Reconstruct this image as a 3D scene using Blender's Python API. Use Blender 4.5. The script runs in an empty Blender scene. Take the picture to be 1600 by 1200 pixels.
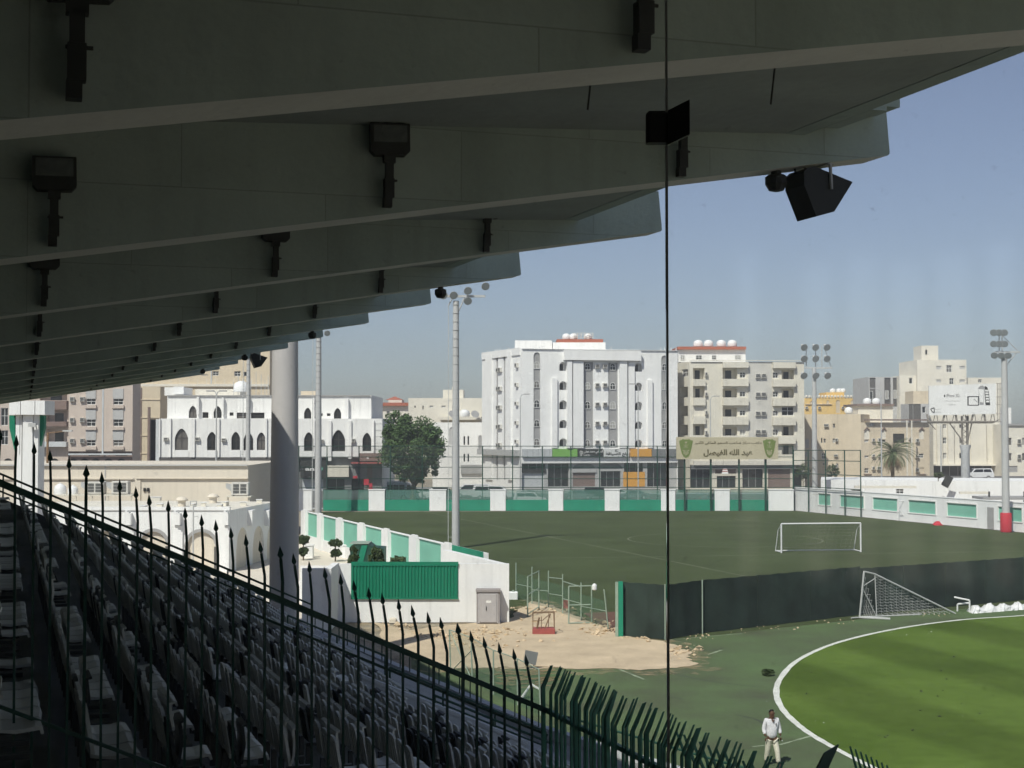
import bpy, math, random
from mathutils import Vector, Matrix
random.seed(7)
# ------------------------------------------------------------------ camera, sky, sun, exposure
SC = bpy.context.scene
COL = SC.collection
F = 2300.0; CAMH = 10.4; PITCH = math.atan(72.0 / F)
cam = bpy.data.cameras.new('camera'); cam.sensor_width = 36.0; cam.lens = 36.0 * F / 1600.0
cam.clip_start = 0.05; cam.clip_end = 6000
camo = bpy.data.objects.new('camera', cam); COL.objects.link(camo)
camo.location = (0, 0, CAMH); camo.rotation_euler = (math.pi / 2 + PITCH, 0, 0)
SC.camera = camo
SUN_AZ = math.radians(28)      # light travels towards +Y turned this much to +X
SUN_EL = math.radians(50)
world = bpy.data.worlds.new('World'); SC.world = world; world.use_nodes = True
wn = world.node_tree.nodes; wl = world.node_tree.links
sky = wn.new('ShaderNodeTexSky'); sky.sky_type = 'NISHITA'; sky.sun_disc = False
sky.sun_elevation = SUN_EL; sky.sun_rotation = math.pi + SUN_AZ
sky.air_density = 0.9; sky.dust_density = 0.8; sky.ozone_density = 3.0; sky.altitude = 10
bg = wn['Background']; bg.inputs[1].default_value = 0.094
hs = wn.new('ShaderNodeHueSaturation'); hs.inputs['Saturation'].default_value = 0.78; hs.inputs['Hue'].default_value = 0.507
wl.new(sky.outputs[0], hs.inputs['Color']); tn = wn.new('ShaderNodeMix'); tn.data_type = 'RGBA'; tn.blend_type = 'MULTIPLY'; tn.inputs[0].default_value = 1; tn.inputs[7].default_value = (0.965, 0.955, 1.02, 1)
wl.new(hs.outputs[0], tn.inputs[6]); wl.new(tn.outputs[2], bg.inputs[0])
sl = bpy.data.lights.new('sun', 'SUN'); sl.energy = 5.0; sl.angle = math.radians(0.5); sl.color = (1.0, 0.955, 0.88)
so = bpy.data.objects.new('sun', sl); COL.objects.link(so)
ldir = Vector((math.sin(SUN_AZ) * math.cos(SUN_EL), math.cos(SUN_AZ) * math.cos(SUN_EL), -math.sin(SUN_EL)))
so.rotation_euler = ldir.to_track_quat('-Z', 'Y').to_euler(); so.location = (-40, -40, 80)
vs = SC.view_settings; vs.view_transform = 'Standard'; vs.look = 'None'; vs.exposure = 0.0; vs.gamma = 1.0; vs.use_curve_mapping = False
SC.cycles.use_denoising = True
SC.cycles.max_bounces = 4; SC.cycles.diffuse_bounces = 3; SC.cycles.glossy_bounces = 2; SC.cycles.transparent_max_bounces = 12
SC.cycles.caustics_reflective = False; SC.cycles.caustics_refractive = False; SC.cycles.use_adaptive_sampling = True; SC.cycles.adaptive_threshold = 0.03; SC.cycles.adaptive_min_samples = 16

# ------------------------------------------------------------------ helpers: rays from the photograph into the place
CP, SP = math.cos(PITCH), math.sin(PITCH)
def ray(px, py):
    u = (px - 800.0) / F; v = (600.0 - py) / F
    return Vector((u, CP - SP * v, SP + CP * v))
def at(px, py, Y):
    d = ray(px, py); k = Y / d.y
    return Vector((d.x * k, Y, CAMH + d.z * k))
def gnd(px, py, z=0.0):
    d = ray(px, py); k = (z - CAMH) / d.z
    return Vector((d.x * k, d.y * k, z))
def zat(py, Y): return at(800, py, Y).z
def xat(px, Y): return at(px, 672, Y).x

class MB:
    def __init__(s): s.v = []; s.f = []; s.m = []
    def add(s, vs, fs, mi=0):
        b = len(s.v); s.v += [tuple(x) for x in vs]
        for f in fs: s.f.append(tuple(b + i for i in f)); s.m.append(mi)
        return s
    def quad(s, a, b, c, d, mi=0): return s.add([a, b, c, d], [(0, 1, 2, 3)], mi)
    def box(s, x0, x1, y0, y1, z0, z1, mi=0, M=None):
        vs = [Vector(p) for p in ((x0,y0,z0),(x1,y0,z0),(x1,y1,z0),(x0,y1,z0),(x0,y0,z1),(x1,y0,z1),(x1,y1,z1),(x0,y1,z1))]
        if M: vs = [M @ p for p in vs]
        return s.add(vs, [(0,3,2,1),(4,5,6,7),(0,1,5,4),(1,2,6,5),(2,3,7,6),(3,0,4,7)], mi)
    def bbox(s, x0, x1, y0, y1, z0, z1, b=0.02, mi=0):
        # box with chamfered vertical and top edges
        p = lambda i, z: [(x0+i,y0+b),(x0+b,y0+i),(x1-b,y0+i),(x1-i,y0+b),(x1-i,y1-b),(x1-b,y1-i),(x0+b,y1-i),(x0+i,y1-b)]
        vs = [(x, y, z0) for x, y in p(0, 0)] + [(x, y, z1 - b) for x, y in p(0, 0)] + [(x, y, z1) for x, y in p(b, 0)]
        fs = [tuple(range(7, -1, -1)), tuple(range(16, 24))]
        for k in (0, 8):
            for i in range(8): j = (i + 1) % 8; fs.append((k + i, k + j, k + 8 + j, k + 8 + i))
        return s.add(vs, fs, mi)
    def tube(s, p0, p1, r0, r1=None, n=8, mi=0, cap=True):
        p0 = Vector(p0); p1 = Vector(p1); r1 = r0 if r1 is None else r1
        d = (p1 - p0).normalized(); a = Vector((0, 0, 1)) if abs(d.z) < 0.9 else Vector((1, 0, 0))
        u = d.cross(a).normalized(); w = d.cross(u)
        vs = []
        for p, r in ((p0, r0), (p1, r1)):
            for i in range(n):
                t = 2 * math.pi * (i + 0.5) / n; vs.append(p + (u * math.cos(t) + w * math.sin(t)) * r)
        fs = [(i, i + n, (i + 1) % n + n, (i + 1) % n) for i in range(n)]
        if cap: fs += [tuple(range(n)), tuple(range(2 * n - 1, n - 1, -1))]
        return s.add(vs, fs, mi)
    def path(s, pts, r, n=6, mi=0):
        for a, b in zip(pts, pts[1:]): s.tube(a, b, r, None, n, mi)
        return s
    def lathe(s, prof, n=16, c=(0, 0, 0), mi=0):
        vs = []; fs = []
        for r, z in prof:
            for i in range(n):
                t = 2 * math.pi * i / n; vs.append((c[0] + r * math.cos(t), c[1] + r * math.sin(t), c[2] + z))
        for k in range(len(prof) - 1):
            for i in range(n): j = (i + 1) % n; fs.append((k*n+i, k*n+j, (k+1)*n+j, (k+1)*n+i))
        k = (len(prof) - 1) * n; bot, top = vs[:n], vs[k:]
        s.add(vs, fs, mi); s.add(bot, [tuple(range(n - 1, -1, -1))], mi); return s.add(top, [tuple(range(n))], mi)
    def prism(s, poly, off, mi=0):
        # poly: list of 3D points, off: extrusion vector
        n = len(poly); off = Vector(off); P = [Vector(p) for p in poly]; Q = [p + off for p in P]
        fs = [tuple(range(n - 1, -1, -1)), tuple(range(n, 2 * n))] + [(i, (i+1) % n, (i+1) % n + n, i + n) for i in range(n)]
        return s.add(P + Q, fs, mi)
    def mesh(s, name, mats, smooth=False):
        me = bpy.data.meshes.new(name); me.from_pydata(s.v, [], s.f)
        for m in (mats if isinstance(mats, (list, tuple)) else [mats]): me.materials.append(m)
        if any(s.m): me.polygons.foreach_set('material_index', s.m)
        if smooth: me.polygons.foreach_set('use_smooth', [len(f) < 5 for f in s.f])
        me.update(); return me

def link(name, me, parent=None, loc=(0, 0, 0), rz=0.0):
    o = bpy.data.objects.new(name, me); COL.objects.link(o)
    if parent: o.parent = parent
    o.location = loc
    if rz: o.rotation_euler = (0, 0, rz)
    return o
def tag(o, label=None, cat=None, group=None, kind=None):
    if label: o['label'] = label
    if cat: o['category'] = cat
    if group: o['group'] = group
    if kind: o['kind'] = kind
    return o
def thing(name, label, cat, loc=(0, 0, 0), rz=0.0, group=None): return tag(link(name, None, None, loc, rz), label, cat, group)
def part(name, mb, mats, parent, loc=(0, 0, 0), rz=0.0, smooth=False): return link(name, mb.mesh(name, mats, smooth), parent, loc, rz)
def struct(name, mb, mats, smooth=False): return tag(link(name, mb.mesh(name, mats, smooth)), kind='structure')
def clone(o, parent=None):
    c = o.copy(); COL.objects.link(c)
    if parent: c.parent = parent
    for ch in list(o.children): clone(ch, c)
    return c

# ------------------------------------------------------------------ materials
def mat(name, col, rough=0.85, var=0.12, scale=1.5, bump=0.0, bscale=None, col2=None, metal=0.0, spec=0.3, streak=0.0, detail=6, fine=0.0, joints=False, rnd=False):
    m = bpy.data.materials.new(name); m.use_nodes = True; nt = m.node_tree; N = nt.nodes; L = nt.links
    b = N['Principled BSDF']; b.inputs['Roughness'].default_value = rough; b.inputs['Metallic'].default_value = metal
    b.inputs['Specular IOR Level'].default_value = spec
    tc = N.new('ShaderNodeTexCoord'); c = tuple(col) + (1,)
    if var or col2:
        nz = N.new('ShaderNodeTexNoise'); nz.inputs['Scale'].default_value = scale; nz.inputs['Detail'].default_value = detail; nz.inputs['Roughness'].default_value = 0.62
        L.new(tc.outputs['Object'], nz.inputs['Vector'])
        rp = N.new('ShaderNodeValToRGB'); rp.color_ramp.elements[0].position = 0.3; rp.color_ramp.elements[1].position = 0.72
        dk = tuple(max(0, x * (1 - var)) for x in (col2 or col)) + (1,); lt = tuple(min(1, x * (1 + var)) for x in col) + (1,)
        rp.color_ramp.elements[0].color = dk; rp.color_ramp.elements[1].color = lt
        L.new(nz.outputs[0], rp.inputs[0]); out = rp.outputs[0]
        if fine:
            n3 = N.new('ShaderNodeTexNoise'); n3.inputs['Scale'].default_value = scale * 22; n3.inputs['Detail'].default_value = 4
            L.new(tc.outputs['Object'], n3.inputs['Vector'])
            r3 = N.new('ShaderNodeMapRange'); r3.inputs[3].default_value = 1 - fine; r3.inputs[4].default_value = 1 + fine; L.new(n3.outputs[0], r3.inputs[0])
            mx3 = N.new('ShaderNodeMix'); mx3.data_type = 'RGBA'; mx3.blend_type = 'MULTIPLY'; mx3.inputs[0].default_value = 1
            L.new(out, mx3.inputs[6]); L.new(r3.outputs[0], mx3.inputs[7]); out = mx3.outputs[2]
        if streak:
            mp = N.new('ShaderNodeMapping'); mp.inputs['Scale'].default_value = (1.6, 1.6, 0.09); L.new(tc.outputs['Object'], mp.inputs['Vector'])
            n2 = N.new('ShaderNodeTexNoise'); n2.inputs['Scale'].default_value = 2.2; n2.inputs['Detail'].default_value = 7; L.new(mp.outputs[0], n2.inputs['Vector'])
            r2 = N.new('ShaderNodeMapRange'); r2.inputs[1].default_value = 0.5; r2.inputs[2].default_value = 0.8; L.new(n2.outputs[0], r2.inputs[0])
            ml = N.new('ShaderNodeMath'); ml.operation = 'MULTIPLY'; ml.inputs[1].default_value = streak; L.new(r2.outputs[0], ml.inputs[0])
            mx = N.new('ShaderNodeMix'); mx.data_type = 'RGBA'; L.new(ml.outputs[0], mx.inputs[0]); L.new(out, mx.inputs[6]); mx.inputs[7].default_value = tuple(x * 0.45 for x in col) + (1,)
            out = mx.outputs[2]
        if joints:      # formwork board joints on a cast face (local x along, z up)
            sx = N.new('ShaderNodeSeparateXYZ'); L.new(tc.outputs['Object'], sx.inputs[0]); cx = N.new('ShaderNodeCombineXYZ'); L.new(sx.outputs[0], cx.inputs[0]); L.new(sx.outputs[2], cx.inputs[1])
            bk = N.new('ShaderNodeTexBrick'); bk.inputs['Scale'].default_value = 1.0; bk.inputs['Brick Width'].default_value = 2.4; bk.inputs['Row Height'].default_value = 0.62; bk.inputs['Mortar Size'].default_value = 0.006; bk.inputs['Mortar Smooth'].default_value = 0.6
            bk.inputs['Color1'].default_value = (1, 1, 1, 1); bk.inputs['Color2'].default_value = (0.90, 0.91, 0.90, 1); bk.inputs['Mortar'].default_value = (0.72, 0.72, 0.70, 1); L.new(cx.outputs[0], bk.inputs['Vector'])
            mj = N.new('ShaderNodeMix'); mj.data_type = 'RGBA'; mj.blend_type = 'MULTIPLY'; mj.inputs[0].default_value = 1; L.new(out, mj.inputs[6]); L.new(bk.outputs['Color'], mj.inputs[7]); out = mj.outputs[2]
        if rnd:         # each piece a little paler or darker
            oi = N.new('ShaderNodeObjectInfo'); rr = N.new('ShaderNodeMapRange'); rr.inputs[3].default_value = 0.62; rr.inputs[4].default_value = 1.12; L.new(oi.outputs['Random'], rr.inputs[0])
            mr = N.new('ShaderNodeMix'); mr.data_type = 'RGBA'; mr.blend_type = 'MULTIPLY'; mr.inputs[0].default_value = 1; L.new(out, mr.inputs[6]); L.new(rr.outputs[0], mr.inputs[7]); out = mr.outputs[2]
        L.new(out, b.inputs['Base Color'])
    else: b.inputs['Base Color'].default_value = c
    if bump:
        nb = N.new('ShaderNodeTexNoise'); nb.inputs['Scale'].default_value = bscale or scale * 12; nb.inputs['Detail'].default_value = 5
        L.new(tc.outputs['Object'], nb.inputs['Vector'])
        bp = N.new('ShaderNodeBump'); bp.inputs['Strength'].default_value = bump; bp.inputs['Distance'].default_value = 0.05
        L.new(nb.outputs[0], bp.inputs['Height']); L.new(bp.outputs[0], b.inputs['Normal'])
    return m
def clear(name, col, dens, rough=0.05):
    # a fine net or a pane: partly see-through
    m = bpy.data.materials.new(name); m.use_nodes = True; nt = m.node_tree; N = nt.nodes; L = nt.links; N.remove(N['Principled BSDF'])
    t = N.new('ShaderNodeBsdfTransparent'); d = N.new('ShaderNodeBsdfDiffuse'); d.inputs[0].default_value = tuple(col) + (1,)
    x = N.new('ShaderNodeMixShader'); x.inputs[0].default_value = dens
    L.new(t.outputs[0], x.inputs[1]); L.new(d.outputs[0], x.inputs[2]); L.new(x.outputs[0], N['Material Output'].inputs[0])
    return m
M = {}
M['white'] = mat('white_render', (0.80, 0.79, 0.765), 0.9, 0.05, 0.35, 0.15, 6, streak=0.34)
M['white2'] = mat('white_painted_wall', (0.80, 0.80, 0.79), 0.85, 0.05, 0.5, 0.2, 8, streak=0.28)
M['marble'] = mat('pale_stone_cladding', (0.85, 0.845, 0.825), 0.7, 0.05, 0.5, streak=0.22)
M['cream'] = mat('cream_render', (0.70, 0.66, 0.56), 0.9, 0.06, 0.4, 0.15, 6, streak=0.4)
M['cream2'] = mat('pale_cream_render', (0.72, 0.68, 0.59), 0.9, 0.06, 0.4, streak=0.2)
M['beige'] = mat('beige_render', (0.62, 0.53, 0.40), 0.9, 0.06, 0.4, 0.1, 6, streak=0.36)
M['beige2'] = mat('sandy_render', (0.66, 0.56, 0.41), 0.9, 0.05, 0.3, streak=0.2)
M['hall'] = mat('cream_hall_wall', (0.69, 0.625, 0.525), 0.9, 0.05, 0.3, 0.12, 6, streak=0.2)
M['pinkish'] = mat('pinkish_beige_render', (0.56, 0.475, 0.41), 0.9, 0.05, 0.4, streak=0.2)
M['brownband'] = mat('brown_painted_band', (0.22, 0.16, 0.14), 0.85, 0.1, 0.6)
M['yellow'] = mat('yellow_render', (0.72, 0.50, 0.19), 0.9, 0.06, 0.4, streak=0.15)
M['greywall'] = mat('grey_render', (0.47, 0.465, 0.455), 0.9, 0.07, 0.5, streak=0.2)
M['greystrip'] = mat('grey_stone_strip', (0.34, 0.335, 0.33), 0.8, 0.08, 0.8)
M['darkstrip'] = mat('dark_stone_strip', (0.10, 0.095, 0.09), 0.6, 0.1, 0.8)
M['shopgrey'] = mat('shop_front_grey', (0.20, 0.205, 0.205), 0.7, 0.12, 0.6)
M['glass'] = mat('window_glass', (0.018, 0.02, 0.022), 0.15, 0.25, 0.7, spec=0.5)
M['glass3'] = mat('blind_behind_glass', (0.36, 0.35, 0.32), 0.35, 0.15, 1.1, spec=0.5)
M['glass2'] = mat('curtained_window_glass', (0.13, 0.12, 0.11), 0.3, 0.3, 1.1, spec=0.5)
M['frame'] = mat('white_window_frame', (0.72, 0.72, 0.70), 0.5, 0.03, 2)
M['framed'] = mat('dark_window_frame', (0.05, 0.045, 0.04), 0.5, 0.1, 2)
M['dark'] = mat('dark_interior', (0.03, 0.03, 0.03), 0.9, 0.2, 1)
M['ac'] = mat('air_conditioner_case', (0.62, 0.60, 0.55), 0.6, 0.1, 3)
M['acg'] = mat('air_conditioner_grille', (0.12, 0.12, 0.115), 0.7, 0.15, 6)
M['redroof'] = mat('red_tile_roof', (0.40, 0.13, 0.08), 0.85, 0.2, 3)
M['tank'] = mat('white_water_tank', (0.78, 0.78, 0.77), 0.45, 0.04, 2)
M['beamside'] = mat('grey_green_beam_face', (0.40, 0.475, 0.43), 0.92, 0.12, 0.9, 0.12, 14, streak=0.3, fine=0.07, joints=True)
M['concrete'] = mat('paler_beam_underside', (0.68, 0.69, 0.64), 0.92, 0.10, 0.9, 0.12, 14, streak=0.12, fine=0.05)  # beam undersides, a paler tone than the beam sides
M['soffit'] = mat('roof_soffit_paint', (0.33, 0.37, 0.345), 0.95, 0.2, 0.5, 0.15, 10, fine=0.08)
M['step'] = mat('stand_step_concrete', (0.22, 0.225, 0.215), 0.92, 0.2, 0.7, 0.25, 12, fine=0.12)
M['kerb'] = mat('pale_kerb_paint', (0.55, 0.57, 0.58), 0.85, 0.1, 0.9, 0.15, 12, streak=0.2)
M['seat'] = mat('grey_seat_plastic', (0.66, 0.655, 0.59), 0.45, 0.16, 3.0, spec=0.4, fine=0.12, rnd=True)
M['seatd'] = mat('black_seat_plastic', (0.035, 0.04, 0.04), 0.5, 0.2, 3.0)
M['black'] = mat('black_metal', (0.032, 0.034, 0.033), 0.5, 0.3, 5)
M['lens'] = mat('dusty_lamp_glass', (0.13, 0.145, 0.14), 0.25, 0.35, 6, spec=0.5)
M['fence'] = mat('dark_green_fence_paint', (0.016, 0.060, 0.040), 0.5, 0.3, 6, spec=0.35)
M['palisade'] = mat('green_palisade_paint', (0.07, 0.25, 0.165), 0.5, 0.3, 6, spec=0.35)
M['wornmark'] = mat('worn_white_marking', (0.26, 0.31, 0.21), 0.9, 0.35, 1.5, fine=0.3)
M['ramp'] = mat('grey_ramp_screed', (0.33, 0.335, 0.33), 0.9, 0.14, 0.6, 0.15, 10, fine=0.1)
M['creamgrey'] = mat('greyish_cream_render', (0.58, 0.56, 0.51), 0.9, 0.06, 0.4, streak=0.3)
M['steel'] = mat('galvanised_steel', (0.46, 0.465, 0.46), 0.55, 0.12, 2.5, fine=0.06)
M['mastpaint'] = mat('pale_mast_paint', (0.47, 0.47, 0.465), 0.6, 0.06, 1.2, streak=0.15)
M['lamplens'] = mat('floodlight_glass', (0.30, 0.32, 0.33), 0.2, 0.1, 2, spec=0.6)
M['jointm'] = mat('dark_sealant', (0.24, 0.25, 0.23), 0.35, 0.2, 3, spec=0.5)
M['column'] = mat('grey_painted_column', (0.53, 0.505, 0.50), 0.7, 0.06, 0.5, streak=0.12)
M['turf'] = mat('olive_artificial_turf', (0.067, 0.086, 0.040), 0.98, 0.2, 0.12, 0.3, 25, fine=0.18, spec=0.05)
M['grass'] = mat('mown_pitch_grass', (0.106, 0.158, 0.034), 0.98, 0.12, 0.075, 0.5, 14, col2=(0.072, 0.118, 0.023), fine=0.25, detail=3, spec=0.05)
M['track'] = mat('green_painted_asphalt', (0.097, 0.147, 0.066), 0.95, 0.18, 0.22, 0.25, 18, col2=(0.102, 0.112, 0.075), fine=0.16, spec=0.05, detail=10)
gnt = M['grass'].node_tree
def mow():
    N, L = gnt.nodes, gnt.links; b = N['Principled BSDF']; src = b.inputs['Base Color'].links[0].from_socket
    tc = N.new('ShaderNodeTexCoord'); mp = N.new('ShaderNodeMapping'); mp.inputs['Rotation'].default_value = (0, 0, -math.atan(800.0 / F)); L.new(tc.outputs['Object'], mp.inputs['Vector'])
    wv = N.new('ShaderNodeTexWave'); wv.inputs['Scale'].default_value = 0.040; wv.inputs['Distortion'].default_value = 2.2; wv.inputs['Detail'].default_value = 3; wv.inputs['Detail Scale'].default_value = 0.6; L.new(mp.outputs[0], wv.inputs['Vector'])
    r = N.new('ShaderNodeMapRange'); r.inputs[1].default_value = 0.3; r.inputs[2].default_value = 0.7; r.inputs[3].default_value = 0.82; r.inputs[4].default_value = 1.12; L.new(wv.outputs['Fac'], r.inputs[0])
    mx = N.new('ShaderNodeMix'); mx.data_type = 'RGBA'; mx.blend_type = 'MULTIPLY'; mx.inputs[0].default_value = 1; L.new(src, mx.inputs[6]); L.new(r.outputs[0], mx.inputs[7]); L.new(mx.outputs[2], b.inputs['Base Color'])
mow()
M['sand'] = mat('pale_sand', (0.55, 0.44, 0.305), 0.97, 0.18, 0.5, 0.9, 2.5, fine=0.16)
M['rubble'] = mat('sandy_rubble', (0.55, 0.43, 0.29), 0.95, 0.2, 2.0)
M['asphalt'] = mat('street_asphalt', (0.13, 0.128, 0.125), 0.9, 0.1, 0.2, 0.1, 12)
M['earth'] = mat('dusty_ground', (0.30, 0.26, 0.20), 0.95, 0.12, 0.05)
M['line'] = mat('white_line_paint', (0.66, 0.67, 0.62), 0.85, 0.18, 1.8, fine=0.15)
M['faint'] = mat('worn_turf_line', (0.15, 0.165, 0.105), 0.9, 0.3, 0.6)
M['teal'] = mat('teal_wall_panel', (0.20, 0.48, 0.37), 0.85, 0.08, 0.6, streak=0.15)
M['green'] = mat('green_painted_panel', (0.018, 0.24, 0.145), 0.75, 0.1, 0.8, streak=0.1)
M['gate'] = mat('green_corrugated_sheet', (0.012, 0.19, 0.11), 0.55, 0.1, 1.5, streak=0.15)
M['red'] = mat('red_padding', (0.48, 0.03, 0.05), 0.7, 0.12, 2)
M['screen'] = mat('black_windscreen_cloth', (0.028, 0.044, 0.036), 0.9, 0.5, 0.5, 0.2, 5, fine=0.2, streak=0.4)
M['brownground'] = mat('brown_painted_ground', (0.14, 0.07, 0.05), 0.9, 0.15, 0.8)
M['redpaint'] = mat('faded_red_paint', (0.34, 0.09, 0.08), 0.8, 0.2, 4)
M['rust'] = mat('rusty_steel', (0.20, 0.13, 0.08), 0.85, 0.3, 6)
M['pipe'] = mat('grey_green_scaffold_pipe', (0.30, 0.37, 0.30), 0.6, 0.15, 5)
M['cabinet'] = mat('grey_cabinet_paint', (0.42, 0.40, 0.40), 0.6, 0.07, 2.5, streak=0.15)
M['cabframe'] = mat('cabinet_surround', (0.30, 0.275, 0.27), 0.8, 0.1, 2)
M['leaf'] = mat('tree_leaf', (0.068, 0.118, 0.040), 0.7, 0.35, 0.9, spec=0.25)
M['leaf2'] = mat('shrub_leaf', (0.060, 0.088, 0.035), 0.7, 0.35, 1.5)
M['palm'] = mat('palm_leaf', (0.10, 0.14, 0.06), 0.7, 0.3, 1.0)
M['deadpalm'] = mat('dry_palm_leaf', (0.30, 0.22, 0.13), 0.85, 0.25, 1.0)
M['bark'] = mat('tree_bark', (0.15, 0.115, 0.08), 0.95, 0.3, 4, 0.5, 12)
M['carwhite'] = mat('white_car_paint', (0.72, 0.72, 0.72), 0.25, 0.02, 2, spec=0.6)
M['cargrey'] = mat('grey_car_paint', (0.18, 0.19, 0.20), 0.25, 0.05, 2, spec=0.6)
M['carblack'] = mat('black_car_paint', (0.02, 0.02, 0.022), 0.22, 0.05, 2, spec=0.6)
M['carbus'] = mat('blue_grey_bus_paint', (0.30, 0.38, 0.42), 0.35, 0.05, 2, spec=0.5)
M['tyre'] = mat('tyre_rubber', (0.02, 0.02, 0.02), 0.9, 0.1, 4)
M['sign'] = mat('beige_sign_board', (0.47, 0.42, 0.30), 0.7, 0.04, 0.8)
M['signink'] = mat('olive_sign_lettering', (0.12, 0.10, 0.045), 0.7, 0.05, 2)
M['shield'] = mat('olive_green_shield', (0.15, 0.20, 0.055), 0.7, 0.05, 2)
M['billboard'] = mat('pale_billboard_print', (0.70, 0.70, 0.68), 0.6, 0.05, 0.4)
M['ink'] = mat('black_print', (0.03, 0.03, 0.03), 0.7, 0.1, 3)
M['greyink'] = mat('grey_print', (0.30, 0.30, 0.30), 0.7, 0.1, 3)
M['lime'] = mat('lime_sign', (0.20, 0.44, 0.09), 0.6, 0.05, 1)
M['orange'] = mat('orange_sign', (0.72, 0.36, 0.06), 0.6, 0.05, 1)
M['skin'] = mat('brown_skin', (0.11, 0.058, 0.036), 0.6, 0.08, 8)
M['shirt'] = mat('white_shirt', (0.70, 0.69, 0.72), 0.85, 0.06, 6, 0.3, 18)
M['trousers'] = mat('cream_trousers', (0.60, 0.57, 0.47), 0.9, 0.08, 6, 0.3, 18)
M['hair'] = mat('black_hair', (0.012, 0.010, 0.009), 0.8, 0.2, 20)
M['plastic'] = mat('white_plastic_sheet', (0.74, 0.74, 0.73), 0.6, 0.08, 2, 0.6, 3)
M['net'] = clear('fine_ball_stop_net', (0.10, 0.12, 0.11), 0.10)
M['greennet'] = clear('green_shade_net', (0.12, 0.26, 0.21), 0.42)
M['chain'] = clear('green_chain_link', (0.13, 0.28, 0.20), 0.22)
def glassmat():
    m = bpy.data.materials.new('clear_dusty_glass'); m.use_nodes = True; nt = m.node_tree; N = nt.nodes; L = nt.links; N.remove(N['Principled BSDF'])
    t = N.new('ShaderNodeBsdfTransparent'); t.inputs[0].default_value = (0.955, 0.975, 0.965, 1)
    g = N.new('ShaderNodeBsdfGlossy'); g.inputs['Roughness'].default_value = 0.06
    fr = N.new('ShaderNodeFresnel'); fr.inputs[0].default_value = 1.5
    x = N.new('ShaderNodeMixShader'); L.new(fr.outputs[0], x.inputs[0]); L.new(t.outputs[0], x.inputs[1]); L.new(g.outputs[0], x.inputs[2])
    d = N.new('ShaderNodeBsdfDiffuse'); d.inputs[0].default_value = (0.7, 0.7, 0.66, 1)
    tc = N.new('ShaderNodeTexCoord'); nz = N.new('ShaderNodeTexNoise'); nz.inputs['Scale'].default_value = 55; nz.inputs['Detail'].default_value = 3; L.new(tc.outputs['Object'], nz.inputs['Vector'])
    rp = N.new('ShaderNodeMapRange'); rp.inputs[1].default_value = 0.68; rp.inputs[2].default_value = 0.8; rp.inputs[3].default_value = 0.018; rp.inputs[4].default_value = 0.14; L.new(nz.outputs[0], rp.inputs[0])
    y = N.new('ShaderNodeMixShader'); L.new(rp.outputs[0], y.inputs[0]); L.new(x.outputs[0], y.inputs[1]); L.new(d.outputs[0], y.inputs[2])
    L.new(y.outputs[0], N['Material Output'].inputs[0]); return m
def fringe():
    m = bpy.data.materials.new('thin_blown_sand'); m.use_nodes = True; nt = m.node_tree; N = nt.nodes; L = nt.links; b = N['Principled BSDF']; b.inputs['Base Color'].default_value = (0.47, 0.37, 0.23, 1); b.inputs['Roughness'].default_value = 1; b.inputs['Specular IOR Level'].default_value = 0.05
    tc = N.new('ShaderNodeTexCoord'); nz = N.new('ShaderNodeTexNoise'); nz.inputs['Scale'].default_value = 0.9; nz.inputs['Detail'].default_value = 9; nz.inputs['Roughness'].default_value = 0.7; L.new(tc.outputs['Object'], nz.inputs['Vector'])
    r = N.new('ShaderNodeMapRange'); r.inputs[1].default_value = 0.46; r.inputs[2].default_value = 0.68; r.inputs[4].default_value = 0.75; L.new(nz.outputs[0], r.inputs[0])
    t = N.new('ShaderNodeBsdfTransparent'); x = N.new('ShaderNodeMixShader'); L.new(r.outputs[0], x.inputs[0]); L.new(t.outputs[0], x.inputs[1]); L.new(b.outputs[0], x.inputs[2]); L.new(x.outputs[0], N['Material Output'].inputs[0]); return m
M['fringe'] = fringe()
M['pane'] = glassmat()

# ------------------------------------------------------------------ lettering
FORMS = {'ا':'FE8D FE8E','أ':'FE83 FE84','ب':'FE8F FE90 FE91 FE92','ة':'FE93 FE94','ح':'FEA1 FEA2 FEA3 FEA4','د':'FEA9 FEAA','ر':'FEAD FEAE','ز':'FEAF FEB0','س':'FEB1 FEB2 FEB3 FEB4','ص':'FEB9 FEBA FEBB FEBC','ض':'FEBD FEBE FEBF FEC0','ع':'FEC9 FECA FECB FECC','ف':'FED1 FED2 FED3 FED4','ك':'FED9 FEDA FEDB FEDC','ل':'FEDD FEDE FEDF FEE0','م':'FEE1 FEE2 FEE3 FEE4','ن':'FEE5 FEE6 FEE7 FEE8','ه':'FEE9 FEEA FEEB FEEC','و':'FEED FEEE','ي':'FEF1 FEF2 FEF3 FEF4'}
def shape(s):
    G = {k: [chr(int(c, 16)) for c in v.split()] for k, v in FORMS.items()}
    out = []
    for w in s.split(' '):
        o = []
        for i, c in enumerate(w):
            pj = i > 0 and len(G[w[i-1]]) == 4; nj = len(G[c]) == 4 and i < len(w) - 1
            o.append(G[c][(3 if nj else 1) if pj else (2 if nj else 0)])
        out.append(''.join(reversed(o)))
    return ' '.join(reversed(out))
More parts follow.
